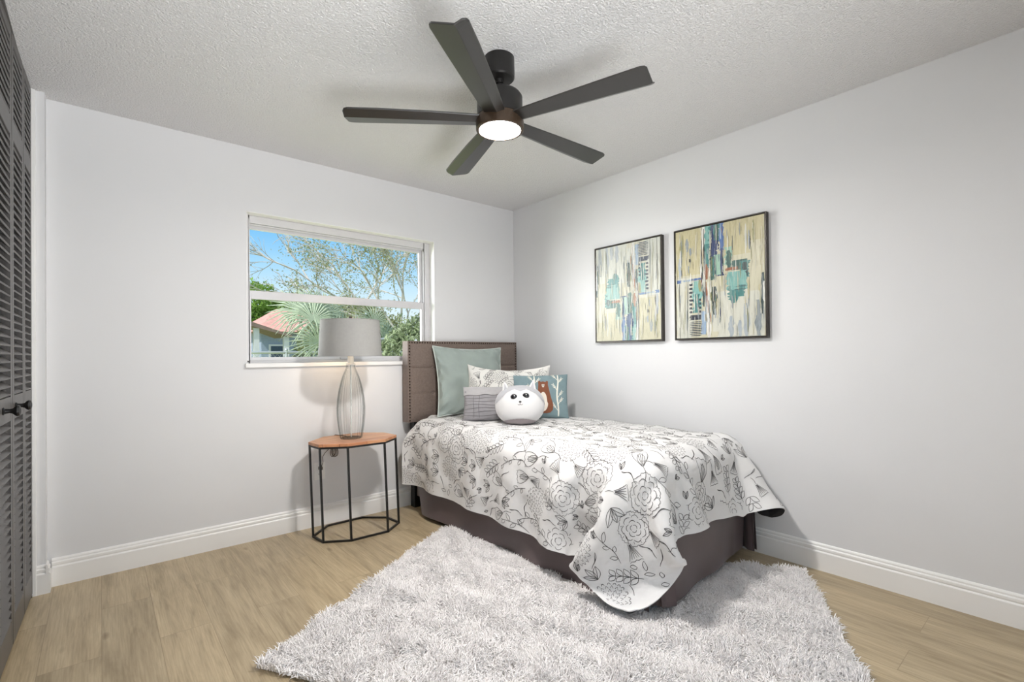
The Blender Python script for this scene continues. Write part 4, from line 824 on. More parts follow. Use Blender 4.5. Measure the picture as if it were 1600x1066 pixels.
0,0,0,1,0,0,0,1,0,0,0,0,0,-1,0,0,0,0,0,1,0,0,0,0,0,0,0,0,1,0,0,-2,-28,-1,1,0,0,0,0,0,0,0,0,1,0,0,0,0,0,1,0,0,0,0,0,0,0,0,0,0,0,0,0,0,0,1,0,0,-1,0,0,0,0,-1,0,0,0,0,1,0,0,-1,0,0,1,0,-1,0,0,1,0,0,0,0,0,-1,0,0,1,0,0,0,0,0,0,0,0,0,0,
-1,0,0,1,0,0,0,0,-1,0,0,0,0,-1,1,0,1,-1,0,0,1,0,0,0,0,0,0,0,0,0,0,0,0,0,0,1,0,0,0,0,0,-1,0,0,0,-1,-1,1,1,1,0,0,0,0,0,0,-1,0,0,0,0,0,0,0,-1,0,0,1,0,0,0,0,1,0,0,-1,-1,0,0,1,1,0,0,0,1,0,-1,0,0,1,0,0,0,0,0,0,0,0,0,-1,0,-1,-3,-28,-1,0,
0,0,1,0,0,1,0,0,0,0,0,1,0,0,0,0,0,0,0,0,1,0,0,0,0,0,0,0,0,0,0,0,0,0,0,-1,0,0,1,0,0,-1,0,0,0,0,0,0,0,0,0,1,0,-1,-1,1,1,0,0,0,1,0,0,-1,1,0,0,0,0,0,-1,0,0,0,0,0,0,-1,0,-1,1,0,1,0,0,0,0,0,-1,0,0,1,0,0,-1,0,0,0,-1,0,1,1,0,0,0,0,0,0,0,
0,0,0,0,0,0,1,0,0,0,0,0,-1,-1,0,0,1,0,0,0,0,0,0,0,0,0,0,0,0,0,0,0,0,0,0,0,1,0,0,0,0,1,0,0,-1,0,1,0,0,0,0,0,0,0,0,0,0,0,0,0,0,0,0,0,0,0,0,-5,-28,-1,1,0,0,0,0,0,0,0,0,1,0,0,0,0,0,1,0,0,1,0,0,2,0,0,0,0,0,0,1,0,0,-1,0,0,0,0,0,0,0,-1,
0,0,1,0,0,-1,0,1,0,0,0,0,-1,0,0,1,0,0,0,0,0,-1,0,0,1,0,0,0,0,0,0,0,0,0,0,0,0,0,0,0,0,0,0,0,0,-1,-1,0,1,1,0,0,-1,0,0,0,0,0,1,0,0,0,-1,0,0,1,0,0,0,0,0,0,0,0,0,0,0,0,-1,0,0,1,1,0,0,0,0,0,0,0,0,0,0,0,0,0,0,-1,0,0,0,0,0,0,0,-1,0,0,1,0,
1,-1,1,0,1,0,-1,0,0,1,0,0,0,0,0,0,0,0,0,0,0,0,0,0,0,0,0,-5,-27,0,0,0,-1,-1,0,0,1,0,0,-1,0,0,1,0,1,0,0,-1,1,-1,0,0,0,0,2,0,0,1,0,0,2,0,0,-1,0,0,1,0,0,0,1,0,-1,-1,0,0,1,0,0,-1,0,0,1,1,0,-1,0,-1,0,0,1,1,0,0,-1,1,0,0,0,0,0,0,0,0,0,0,
0,-1,0,0,0,-1,-1,0,1,1,0,0,0,-1,0,0,1,0,0,0,0,0,-1,0,0,0,0,0,0,0,0,1,0,0,0,0,0,0,0,0,0,0,0,1,0,0,0,0,0,-1,-1,0,0,1,0,0,0,0,0,0,0,0,-1,0,0,1,0,1,0,1,0,0,-1,0,0,1,0,0,-1,0,1,0,-1,-1,0,1,1,0,0,0,0,0,0,0,0,0,0,0,0,0,0,-3,-28,-1,-1,0,
0,1,0,0,-1,0,0,0,0,0,0,0,0,-1,0,0,0,1,0,0,0,0,0,0,0,1,-1,0,0,0,1,4,0,0,0,1,-1,0,-1,0,0,0,0,1,-1,0,-1,1,1,-1,0,-1,1,0,1,0,0,0,0,-1,0,0,1,0,0,0,0,0,0,0,0,0,0,0,0,0,0,0,1,0,0,-1,-1,0,0,1,0,0,0,0,-1,0,0,0,0,0,0,0,0,0,0,0,0,-1,0,0,1,0,
0,0,0,1,0,-1,0,0,1,0,0,0,0,0,0,1,0,0,0,0,0,0,0,0,0,0,-1,-1,0,1,0,0,0,0,0,-1,0,0,1,1,0,-1,-1,1,1,1,0,0,0,0,0,0,0,0,0,0,0,0,-1,0,0,1,0,-1,0,0,1,0,-28,-1,0,0,0,-1,0,0,0,0,0,0,0,0,0,0,0,0,0,0,0,0,0,0,0,1,0,0,-1,0,0,0,1,0,0,0,1,0,1,-1,
0,-1,0,0,0,0,0,0,1,0,0,-1,0,0,0,1,0,0,0,0,0,0,0,0,0,-1,0,1,1,0,0,0,0,0,0,0,0,0,0,0,0,-1,-1,0,1,0,0,0,0,0,0,0,0,0,0,0,0,0,0,0,0,0,0,0,0,0,0,0,0,0,-1,0,0,1,0,0,0,0,0,0,0,0,0,0,0,0,0,0,0,0,0,-1,0,0,1,0,0,0,1,0,0,-1,0,-1,0,0,1,0,1,0,
0,-1,0,0,1,0,0,0,0,0,0,1,0,0,-1,0,0,1,0,0,0,0,0,-1,0,0,1,0,0,2,-28,-1,0,0,0,0,0,0,0,0,0,0,0,0,-1,0,0,1,0,0,0,0,0,0,0,0,1,0,0,1,1,0,0,0,-1,-2,-1,1,-1,0,0,0,0,0,0,0,1,-1,0,0,0,0,0,0,0,0,0,0,0,0,0,0,0,0,0,0,0,0,-1,0,1,1,0,0,0,0,0,0,
0,0,0,0,0,0,0,0,0,0,-1,-1,0,0,1,0,0,0,0,0,0,0,-1,0,0,0,0,0,0,0,0,0,0,0,0,0,-1,0,0,1,0,0,0,1,0,0,0,0,0,0,0,0,1,0,0,0,-1,0,0,1,-1,-1,0,1,0,0,0,0,0,0,0,0,0,1,1,0,0,-1,-1,-1,1,1,1,0,0,0,0,0,0,-1,0,0,1,0,0,0,0,0,-1,0,0,4,-28,-1,0,0,0,
0,0,0,0,0,0,0,0,1,1,0,-1,-1,1,0,0,-1,0,0,0,0,-2,0,0,-1,0,0,-2,0,1,1,0,-1,1,0,0,0,0,0,-1,1,0,0,-1,0,0,0,0,0,0,1,0,0,-1,0,0,1,0,0,0,0,0,1,0,0,-1,0,0,0,0,0,0,0,-1,0,0,1,0,0,0,0,0,0,1,0,0,-1,-1,0,0,1,0,0,0,0,0,0,0,0,0,0,0,0,0,-1,0,0,
0,-1,0,1,1,0,0,0,0,-1,0,0,1,0,0,0,0,0,0,0,0,0,0,0,1,0,0,-1,0,0,0,0,0,0,0,0,0,0,0,0,0,0,1,1,1,0,0,-1,0,0,0,0,0,0,0,0,0,0,0,0,0,0,0,0,0,0,0,7,-27,-1,0,0,0,0,0,0,0,0,0,1,0,0,-1,0,0,1,0,0,0,0,0,0,0,0,0,0,0,-2,-1,0,-1,0,0,-2,0,0,-3,0,
1,0,0,0,1,0,-1,-1,0,1,0,0,0,0,0,-1,0,0,1,0,0,0,0,0,0,0,0,-1,0,0,1,-1,0,0,1,0,1,0,0,0,0,0,0,0,0,0,0,0,-1,0,0,1,0,0,-1,0,0,0,0,0,0,0,0,0,0,0,-1,0,0,1,0,-1,0,0,1,-1,-1,0,0,1,0,1,0,0,0,0,0,0,0,0,0,0,0,0,0,0,0,-1,0,0,1,0,0,0,-1,0,0,1,
1,0,-1,0,0,1,-1,0,-1,1,0,1,0,0,0,0,1,0,0,0,0,0,0,0,-1,0,0,1,0,0,0,7,-27,-1,0,0,0,0,0,0,0,0,1,-1,0,-1,0,0,0,-1,-1,0,-1,0,1,-3,0,-1,-1,0,0,1,0,0,0,0,0,0,1,0,0,-1,0,0,1,0,-1,-1,0,0,0,0,0,0,1,0,0,0,0,0,0,0,0,0,0,0,0,0,0,0,0,0,0,0,0,1,
-1,-1,-1,1,1,0,0,0,0,0,0,0,0,0,1,0,0,-1,0,0,1,-1,0,-1,1,0,0,0,0,0,0,0,0,0,-1,0,0,1,-1,0,0,1,0,0,0,0,0,-1,0,0,0,0,0,1,0,0,0,0,0,0,0,0,0,0,0,0,0,0,0,0,1,1,0,-1,-1,0,1,1,0,-1,0,1,0,0,0,0,0,0,0,0,0,0,0,0,0,0,0,0,0,0,0,0,0,0,0,5,-28,
-1,0,0,0,0,0,0,0,0,0,-1,0,0,0,0,0,-1,0,0,-1,0,0,-1,0,0,0,1,0,-1,0,0,0,0,0,0,-1,0,1,1,0,-1,-1,0,0,0,1,1,0,-1,0,0,0,-1,0,1,0,0,0,0,0,0,0,0,0,0,0,0,0,0,0,0,0,-1,0,0,1,0,0,1,0,0,0,0,0,0,0,0,-1,0,0,1,0,0,-1,0,0,0,-1,0,1,1,0,-1,0,0,0,0,
0,0,0,0,0,0,0,-1,0,0,0,-1,0,1,1,0,0,0,0,-1,0,0,0,0,0,1,0,0,0,0,0,0,0,0,0,0,-1,0,0,1,0,0,-1,0,0,1,1,0,0,0,0,-1,0,1,1,0,0,0,0,0,0,0,0,0,0,0,0,0,0,0,0,2,-28,-1,0,0,0,0,0,0,0,0,0,1,0,0,-1,0,0,0,0,0,0,1,0,-1,0,0,0,-1,0,0,0,1,0,0,-1,0,
0,0,0,0,0,0,0,0,0,0,0,-1,0,1,-1,1,-1,1,-1,0,-1,0,1,1,0,0,-1,0,0,1,0,-1,0,0,0,0,-1,1,0,1,0,-1,0,0,1,0,0,0,0,0,0,0,1,0,0,-1,0,0,1,0,0,0,0,0,-1,0,0,0,0,-1,0,0,1,0,0,0,0,0,0,0,0,0,0,0,0,0,-1,0,-1,1,0,1,0,0,0,0,0,0,0,0,0,0,0,0,0,0,0,0,
0,0,0,0,1,0,0,0,1,0,0,-1,0,0,1,1,0,0,-1,0,0,0,0,0,0,0,0,0,0,0,0,0,0,0,0,0,-28,-1,0,0,0,0,0,1,0,0,-1,0,0,0,0,0,0,0,0,0,0,0,0,1,0,0,0,0,0,0,0,0,0,0,0,0,0,0,-1,0,0,0,0,0,0,0,0,0,0,0,1,-1,1,-1,1,0,0,0,0,0,0,0,0,0,0,0,0,0,0,0,0,0,0,0,
0,0,0,0,0,-1,-1,0,1,1,0,0,0,0,0,0,0,1,0,0,-1,0,0,0,0,0,0,-1,0,0,1,0,1,0,0,-1,0,0,0,0,0,0,0,0,0,0,0,-1,0,0,1,0,0,0,0,0,-1,0,0,0,0,0,0,0,0,1,0,0,0,0,0,0,0,0,0,0,0,0,0,0,0,1,0,0,-1,-1,1,1,1,0,0,0,0,0,0,0,0,0,0,0,0,0,0,0,0,-3,-28,-1,
1,0,0,0,0,0,0,0,0,0,0,0,1,0,0,1,1,1,0,-1,-1,1,0,0,0,0,0,0,0,0,0,0,0,0,0,0,0,0,0,0,0,0,-1,0,0,0,1,0,0,0,0,0,-1,1,0,0,0,0,0,0,0,0,0,0,0,0,0,-1,-1,0,1,0,0,0,0,0,0,1,0,0,-1,0,0,1,0,0,0,0,0,0,0,0,0,0,0,1,0,0,0,0,-1,0,-1,1,-1,1,0,0,0,0,
1,0,0,-1,0,0,0,0,0,0,0,0,0,-1,0,-1,1,0,1,0,0,0,0,0,0,0,0,0,-1,0,0,1,0,0,0,0,0,0,0,1,0,0,0,0,0,0,1,0,0,-1,0,0,0,0,0,1,0,-1,0,0,1,0,0,0,0,0,0,-5,-28,-1,-1,0,1,0,0,-1,1,1,0,0,0,0,1,0,0,1,-1,0,1,0,0,3,0,0,0,0,1,0,0,-1,0,1,0,0,0,0,0,0,
0,0,0,0,0,0,0,-1,-1,1,0,0,0,0,0,-1,0,0,1,0,0,0,0,0,0,0,-1,-1,0,1,1,0,0,0,0,0,0,0,0,-1,0,0,1,-1,0,-1,1,0,1,0,0,0,0,0,0,0,0,0,0,0,0,0,0,0,0,0,1,0,0,0,0,0,-1,0,0,1,0,0,0,0,0,0,0,0,-1,0,0,0,-1,0,0,1,0,-1,0,-1,0,0,1,1,0,-1,0,0,1,0,0,
-1,1,0,1,-1,0,-1,1,0,1,0,1,0,0,0,-1,0,0,1,-1,0,0,1,0,0,0,-1,0,0,1,0,0,-7,-27,0,0,0,-1,1,0,0,-1,-1,0,1,0,0,-1,0,1,0,0,-1,1,0,0,1,0,0,2,0,0,2,1,0,2,-1,0,0,0,0,0,0,0,-1,0,0,0,0,0,1,0,0,-1,0,0,0,0,1,0,0,0,-1,0,0,1,0,0,0,0,0,0,0,0,0,0,
0,0,0,-1,0,0,1,0,0,0,0,0,0,0,0,-1,0,0,0,0,0,1,0,0,0,0,-1,0,0,1,1,0,0,-1,-1,0,0,1,0,1,0,0,-1,0,0,0,0,0,0,0,0,0,0,0,0,0,0,0,0,-1,0,0,1,0,0,0,0,0,1,0,-1,-1,0,1,0,0,0,0,1,0,0,-1,1,0,1,-1,0,0,1,0,0,0,0,0,0,0,0,-1,0,0,1,0,0,-1,0,0,-4,
-28,-1,0,0,0,-1,0,0,1,1,0,-1,0,1,0,0,-1,-1,0,0,0,0,1,-1,0,0,-1,0,-1,1,-1,0,0,0,1,4,0,0,3,0,-1,1,0,0,-1,0,0,0,0,0,0,0,1,0,0,0,0,0,-1,0,0,1,0,0,0,-1,0,0,1,0,0,0,0,-1,0,0,1,0,0,0,0,0,-1,0,0,0,-1,0,1,1,0,0,0,0,0,0,0,-1,0,0,1,0,0,0,0,
0,0,0,0,1,-1,0,-1,1,0,1,0,0,0,0,0,-1,0,0,0,0,0,1,0,0,-1,-1,0,0,1,0,0,0,0,0,0,-1,0,0,1,0,0,0,0,0,0,0,0,0,1,0,0,0,1,0,0,0,0,0,0,0,0,0,0,0,0,0,0,0,0,0,0,0,0,0,-28,-1,0,0,0,0,0,0,-1,0,1,0,0,-1,0,0,0,0,0,0,-1,0,0,0,0,0,1,0,0,0,1,0,2,0,
0,0,0,-1,0,-1,1,-1,0,0,1,0,1,-1,0,-1,0,0,0,0,0,0,0,0,1,0,0,0,0,0,0,0,0,1,0,0,-1,0,0,0,0,0,0,0,0,-1,0,0,1,0,0,0,0,0,-1,-1,0,0,1,0,0,0,-1,1,0,1,0,0,0,0,0,0,0,0,0,0,0,0,1,0,0,-1,0,0,0,0,0,1,0,0,0,0,0,-1,0,-1,0,0,1,0,-1,0,0,1,0,2,0,0,
-2,0,0,1,0,0,0,0,0,0,1,0,0,-1,0,0,0,0,-1,0,0,1,1,0,0,0,0,0,0,0,0,0,0,0,0,0,0,1,-28,-1,0,0,0,0,0,0,0,-1,0,0,0,0,0,1,0,0,0,0,0,0,0,0,0,0,-1,0,0,0,0,1,-1,0,-1,1,0,1,1,1,-1,0,-1,0,-1,0,0,0,0,0,0,0,1,0,0,0,0,0,0,0,0,0,0,0,0,0,0,0,-1,0,
0,1,0,1,0,0,-1,0,0,0,0,0,-1,0,0,0,0,0,0,0,0,0,0,0,0,0,0,0,0,0,0,0,0,0,0,0,1,0,0,0,0,0,0,-1,0,1,1,0,0,0,0,0,0,0,0,0,0,0,0,0,0,0,0,0,0,0,-1,0,0,0,0,0,0,0,-1,0,-1,1,0,1,-1,0,0,1,0,1,-1,1,0,1,0,0,0,0,0,-1,0,-1,1,0,1,0,0,0,0,0,0,0,0,5,
-27,-1,0,0,0,0,0,0,0,0,0,0,0,0,-1,-1,0,0,0,0,1,0,0,-1,1,0,1,0,0,-2,-1,0,-1,0,0,-2,0,0,0,0,1,0,1,-1,1,-1,0,-1,0,1,0,0,-1,0,0,0,0,0,1,0,0,0,0,0,0,0,0,1,0,0,0,-1,0,-1,1,0,0,0,0,0,0,0,0,0,0,0,0,0,0,0,0,0,-1,-1,0,1,1,0,0,0,0,0,0,0,0,0,
0,0,0,0,0,0,0,0,0,0,0,0,0,0,0,0,0,0,0,0,-1,0,0,1,0,0,0,0,0,0,0,-1,0,0,1,0,0,0,1,0,0,-1,0,0,0,1,0,0,0,0,0,-1,0,0,1,1,0,0,-1,1,0,1,-1,0,0,0,0,0,0,0,-1,0,0,9,-27,-1,0,0,0,-1,0,0,0,0,0,0,0,0,1,0,0,0,0,0,0,1,0,1,-1,0,0,1,0,0,0,0,-1,-1,
0,-3,0,0,-4,-1,0,-1,0,1,-1,1,-1,1,-1,0,-1,0,1,0,0,0,0,0,0,0,-1,0,0,1,0,0,0,1,0,0,0,0,0,0,0,0,-1,0,0,0,0,0,0,0,0,0,0,0,0,0,-1,-1,0,1,0,-1,0,0,1,0,0,0,0,0,0,0,0,0,0,1,0,0,0,0,0,0,-1,0,0,1,0,1,0,0,0,0,0,0,0,0,0,0,0,0,0,0,0,0,0,0,0,0,
-1,0,-1,0,0,1,1,0,0,-1,0,-1,1,0,1,0,1,0,0,0,0,0,0,-1,0,0,1,0,0,0,0,0,0,0,1,0,0,8,-27,-1,0,0,0,1,0,1,0,0,-1,0,0,0,-1,1,0,0,0,0,-1,-1,0,-2,0,0,-3,-1,0,-1,0,0,0,0,0,0,0,0,0,1,0,0,-1,0,0,0,1,-1,1,0,0,-1,-1,0,0,1,0,0,0,0,1,0,0,-1,0,0,
0,0,0,0,0,0,0,0,-1,0,1,1,0,0,0,0,-1,0,0,0,0,0,-1,0,0,1,0,0,0,0,0,0,0,0,0,0,0,0,0,0,0,0,0,-1,0,0,1,0,0,0,0,0,1,-1,0,-1,1,-1,0,0,1,1,0,0,0,0,0,0,0,0,-1,0,0,0,0,0,0,0,0,0,0,0,0,0,0,1,0,1,0,1,-1,0,-1,0,0,0,0,0,1,0,0,0,0,0,0,0,0,0,0,0,
0,0,0,3,-28,-1,1,0,0,1,0,0,0,1,0,0,0,0,1,-1,0,-1,0,1,-2,0,-1,-2,0,0,0,0,0,0,0,0,-1,1,0,0,0,0,0,-1,0,0,1,0,0,-1,0,0,0,0,0,0,1,0,0,-1,0,0,1,0,-1,0,0,1,0,0,0,1,0,0,0,0,0,0,0,0,0,-1,0,-1,1,0,1,0,0,-1,0,-1,0,0,1,0,0,0,-1,0,0,0,-1,0,0,
1,0,0,0,0,0,0,0,1,0,0,-1,0,0,1,0,0,-1,0,0,1,0,0,1,0,0,-1,0,0,0,0,0,0,0,0,1,0,0,0,-1,0,-1,1,0,0,0,-1,0,0,1,0,0,-1,0,0,1,1,1,-1,0,0,1,0,0,0,0,0,0,0,-1,0,0,0,0,0,0,0,0,1,-28,-1,1,0,1,0,0,-1,1,0,0,0,0,0,0,0,1,0,0,-1,-1,0,0,-1,0,0,0,0,
1,0,0,-1,0,0,0,0,0,0,0,0,0,0,0,0,-1,0,0,1,0,0,-1,1,0,0,-1,1,-1,0,-1,1,0,1,-1,0,0,1,0,-3,0,0,3,0,0,0,0,0,0,0,0,1,0,0,-1,0,0,0,0,0,1,0,0,-1,0,0,0,0,0,0,0,0,0,-1,0,0,1,0,0,0,0,-1,0,0,1,0,0,-1,0,0,1,0,-1,0,-1,1,0,1,0,0,0,0,0,0,0,1,0,
0,-1,0,0,0,0,0,0,-1,0,0,1,0,0,0,0,1,0,0,0,0,0,0,0,0,0,1,0,0,0,0,0,0,0,0,1,0,0,0,0,0,0,0,0,-3,-28,0,0,0,-1,1,0,0,1,-1,0,1,1,0,0,0,0,1,0,0,1,0,0,-1,1,0,0,0,0,0,0,0,0,-1,0,0,0,1,0,1,-1,0,-1,0,0,1,0,-1,-1,1,1,-1,-1,-1,1,1,1,0,0,-1,0,
0,0,-1,0,-1,1,0,1,0,1,0,0,0,0,0,0,0,0,-1,-1,0,1,1,-1,0,0,1,-1,0,0,0,0,0,0,0,0,0,0,0,-1,0,0,0,0,0,0,0,0,1,0,0,-1,0,0,1,0,0,0,0,0,0,0,0,-1,-1,0,1,1,0,1,0,0,-1,0,0,1,0,0,0,0,0,0,0,-1,-1,0,1,1,0,-1,-1,0,1,1,0,-1,0,1,1,0,-1,0,0,0,0,0,
1,0,0,-1,0,0,-1,0,0,0,0,0,-7,-28,-1,1,0,0,0,1,0,0,0,1,1,-1,0,2,0,-1,1,0,0,2,0,1,1,0,-1,0,0,0,0,0,0,0,1,1,-1,-1,-1,1,0,0,-1,0,0,0,0,0,0,0,0,0,1,1,0,-1,-1,-1,0,1,0,0,0,1,1,0,0,-1,0,0,0,0,0,0,0,0,0,0,0,0,1,0,0,-1,-1,0,0,1,0,0,0,0,1,
0,0,0,0,0,-1,0,0,0,0,0,0,-1,0,0,1,0,-1,0,0,1,0,0,-1,0,-1,0,0,1,0,0,0,1,0,0,0,0,0,-1,0,0,1,0,0,0,0,0,0,0,0,0,0,1,0,0,-1,0,0,0,1,0,0,-1,1,1,0,-1,-1,1,1,0,0,0,0,0,-1,0,0,1,0,0,0,0,0,0,0,0,-9,-26,0,0,0,0,0,-1,0,1,0,-1,1,0,0,1,0,0,1,
-1,0,2,0,0,4,0,1,0,0,-1,0,0,0,0,0,0,1,1,0,-1,0,0,0,0,1,0,-1,0,-1,0,-1,0,0,0,0,0,1,0,0,0,0,0,0,0,-1,0,0,1,0,0,0,0,0,0,0,0,0,0,0,0,0,0,-1,0,0,1,1,0,0,0,0,0,-1,0,0,0,0,0,0,0,0,1,0,0,-1,0,0,0,-1,0,0,1,0,-1,0,-1,1,0,1,0,0,0,0,0,0,0,0,
0,-1,-1,0,1,1,0,0,0,0,0,0,0,0,0,-1,0,0,0,0,0,0,0,0,1,0,0,-1,1,0,0,0,0,1,0,1,0,0,0,0,0,0,0,0,0,0,0,1,0,0,1,0,0,-13,-25,1,-1,0,0,1,0,0,0,0,0,1,-1,-1,1,0,0,3,0,0,2,-1,-1,3,-1,0,3,0,0,0,0,0,0,0,0,1,0,0,0,0,0,0,0,0,-1,0,0,1,1,0,-1,-1,
0,0,0,0,0,0,0,0,0,1,0,0,0,0,0,-1,0,0,0,0,0,1,0,0,0,0,0,0,0,0,1,0,0,-1,-1,0,0,1,0,0,0,0,1,0,0,0,0,0,-1,0,0,1,0,0,-1,0,0,0,0,0,0,0,0,0,0,0,0,0,0,-1,0,0,0,0,0,1,0,0,0,-1,0,-1,1,0,1,0,0,0,0,0,0,0,0,0,-1,0,0,1,0,1,1,0,0,-1,0,0,1,0,0,
-1,0,0,1,0,0,1,0,0,0,0,0,1,0,0,-1,0,0,-14,-25,0,0,1,0,0,0,0,0,0,1,-1,0,0,0,0,0,0,0,0,2,-1,0,3,-2,-1,4,-1,0,5,0,-1,2,0,0,-1,1,0,0,0,0,0,0,0,1,0,0,-1,-1,0,0,0,1,0,0,0,0,-1,0,0,1,0,0,0,0,0,0,0,0,0,0,0,0,-1,0,0,1,0,-1,0,0,1,0,0,0,0,0,
0,1,-1,0,0,1,0,-1,0,0,0,0,0,1,0,0,-1,0,0,1,0,0,-1,-1,-1,1,1,1,-1,0,0,-1,0,0,1,0,0,0,0,0,0,0,0,-1,0,0,1,0,0,-1,0,0,0,0,0,1,0,0,0,0,0,1,0,-1,-1,0,1,0,0,-1,1,0,1,0,1,0,0,0,0,0,0,0,0,1,0,0,-2,0,0,-2,0,0,-10,-26,1,0,0,0,0,0,0,-1,0,-1,
0,1,1,-1,0,0,-2,1,0,-2,1,0,0,0,1,2,-1,-1,3,-2,0,6,-1,-2,6,-1,0,0,0,0,0,0,0,-1,0,0,0,0,0,0,0,0,-1,0,0,1,1,1,0,-1,0,0,0,0,0,0,0,-1,0,-1,1,0,1,0,-1,-1,0,1,0,0,0,0,0,0,1,0,0,0,0,0,0,0,0,0,0,0,1,0,0,-1,0,0,0,0,0,0,0,0,1,0,0,-1,-1,0,0,
1,0,0,0,0,0,0,0,-1,0,0,0,0,0,1,0,0,-1,-1,0,1,1,0,0,0,0,-1,0,0,1,0,0,0,0,0,0,0,0,1,1,1,-1,0,-1,1,0,0,0,0,0,0,0,0,0,-1,0,0,-2,0,0,2,0,0,-6,-28,0,1,0,0,0,0,0,0,0,0,-1,0,0,-1,0,0,-2,0,1,-2,2,0,-2,1,0,-2,2,1,-1,0,0,3,-2,0,5,-2,-3,8,-1,
0,1,1,-1,-1,0,0,0,-1,1,0,0,0,0,0,1,0,-1,0,0,0,0,-1,0,0,1,0,0,0,1,0,0,0,-1,0,0,1,0,0,0,0,0,0,0,0,0,0,0,-1,0,0,1,-1,0,1,1,0,-1,0,0,0,0,0,1,0,0,0,0,-1,-1,0,1,0,0,0,0,0,0,1,0,0,-1,0,0,0,0,0,0,0,0,-1,0,0,1,0,0,-1,-1,0,0,1,-1,1,0,0,0,0,
0,0,0,0,1,0,0,-1,0,0,1,0,0,0,0,0,0,0,1,0,1,0,0,-1,0,0,1,0,0,0,0,0,-3,-28,-1,2,-1,0,0,1,0,0,0,0,-1,0,1,-1,0,0,0,1,-1,-1,-1,1,-2,1,0,-2,0,1,-1,1,0,-3,1,1,-1,0,1,6,-2,-2,7,-1,-2,1,0,0,-1,1,0,-1,-1,0,1,0,0,-1,0,0,0,0,1,1,1,0,-1,-1,0,
1,0,-1,-1,-1,1,1,1,-1,0,0,0,0,0,0,0,0,0,0,0,1,0,0,0,0,0,0,-1,0,0,1,0,1,0,0,0,0,0,-1,0,0,1,0,0,0,0,0,0,-1,0,-1,1,0,0,0,0,1,0,0,-1,0,0,0,0,0,-1,0,0,1,0,0,0,-1,0,0,1,0,0,0,0,0,0,0,0,0,0,1,0,0,0,1,0,-1,0,1,1,0,-1,0,-1,0,0,-1,0,0,2,0,
0,4,0,0,6,-28,-1,0,0,0,0,-1,0,-1,0,0,0,0,-1,-1,1,1,-1,-1,0,-1,0,0,-1,0,0,-2,0,0,-1,0,1,-1,1,0,-2,1,1,-2,1,1,4,-1,-2,3,0,-1,0,-1,0,0,0,0,0,0,0,0,0,1,0,-1,0,0,0,0,0,1,0,0,0,0,0,0,-1,-1,0,0,1,0,1,0,0,0,0,0,0,0,0,0,0,0,-1,0,0,0,0,0,1,
0,0,0,0,0,0,0,-1,1,0,1,0,0,0,0,0,0,0,0,0,0,-1,0,0,1,0,-1,0,0,0,0,0,0,0,0,0,0,0,-1,0,-1,0,1,1,1,-1,-1,0,0,0,0,0,0,1,0,0,0,0,0,0,0,1,1,0,-1,-1,1,1,1,-2,0,-1,2,0,0,4,0,0,3,1,1,7,-27,-1,2,1,-1,1,0,0,1,0,0,-1,0,1,0,-1,-1,-1,0,0,-1,0,0,
-2,0,0,-1,-1,0,-2,0,0,-3,0,1,0,0,0,-1,0,0,1,0,0,0,0,0,0,0,0,0,0,0,-1,0,1,1,0,0,0,1,0,0,-1,0,0,0,0,0,-1,0,0,1,0,0,0,0,0,0,-1,0,0,0,0,0,0,0,0,0,0,0,1,0,0,0,0,0,0,-1,0,0,1,0,0,0,0,0,0,0,0,0,0,0,0,0,0,0,0,0,0,0,0,0,0,0,0,0,0,0,0,0,0,
0,0,0,0,0,0,0,0,-1,0,0,0,0,0,1,0,1,0,0,-1,0,0,0,0,0,1,0,0,-1,1,0,1,-1,0,-1,1,0,1,2,0,0,4,1,1,5,2,1,14,-25,-3,0,0,1,0,1,-1,0,0,1,0,0,-1,0,-1,1,-1,0,0,1,1,0,2,0,0,-2,0,-1,-3,-2,1,-3,-1,0,-5,-1,1,-3,0,1,-3,1,2,4,-1,-3,0,0,1,0,0,0,0,
-1,-1,-1,0,0,0,0,1,0,0,0,0,0,0,0,1,0,0,0,0,0,0,0,-1,0,0,1,0,-1,0,0,0,0,0,0,0,0,0,0,0,0,0,0,1,0,0,0,0,-1,0,0,1,0,0,0,1,0,0,0,0,0,0,0,0,0,0,0,0,-1,0,0,1,0,0,0,0,-1,0,0,0,0,-1,0,0,1,-1,0,-1,1,0,0,0,0,0,0,0,0,1,0,0,0,0,1,0,1,0,1,0,0,
-1,-1,1,1,1,-1,0,6,1,0,6,2,2,3,3,3,19,-10,-9,1,-9,5,-2,-2,1,0,0,0,0,0,1,0,1,-1,2,0,1,1,1,0,-1,0,0,0,-1,0,-1,0,-1,-2,-2,0,-4,-3,-1,-6,-1,1,-6,-1,1,-3,0,3,2,-1,-2,0,0,0,0,1,1,0,-1,0,0,0,0,0,0,0,0,1,0,0,-1,0,0,0,0,0,0,0,0,0,-1,-1,0,
1,1,0,0,0,0,0,0,0,0,0,0,0,0,0,-1,0,-1,0,-1,1,1,1,0,0,0,0,0,0,0,0,0,0,0,0,0,1,0,0,0,0,0,-1,0,0,0,0,0,1,0,0,-1,0,0,0,0,0,0,0,0,0,0,0,0,-1,0,0,1,0,0,0,0,1,1,0,-1,-1,0,0,0,0,1,1,0,0,4,1,0,7,2,4,3,4,3,0,-2,-1,15,-35,5,0,10,-5,4,3,-1,1,
2,0,1,0,-1,0,0,1,-2,-1,-1,-2,-2,0,-3,-2,0,-2,0,0,1,0,0,2,1,-1,1,1,1,-2,-1,-1,-5,-2,1,-5,-2,1,-3,1,1,0,-1,1,-1,-1,-1,0,0,0,0,0,0,0,0,0,0,0,0,0,1,1,0,0,-1,0,0,0,0,0,0,0,0,0,0,0,-1,0,0,0,0,0,0,0,0,0,0,0,0,0,0,1,0,0,-1,-1,0,1,1,0,0,0,
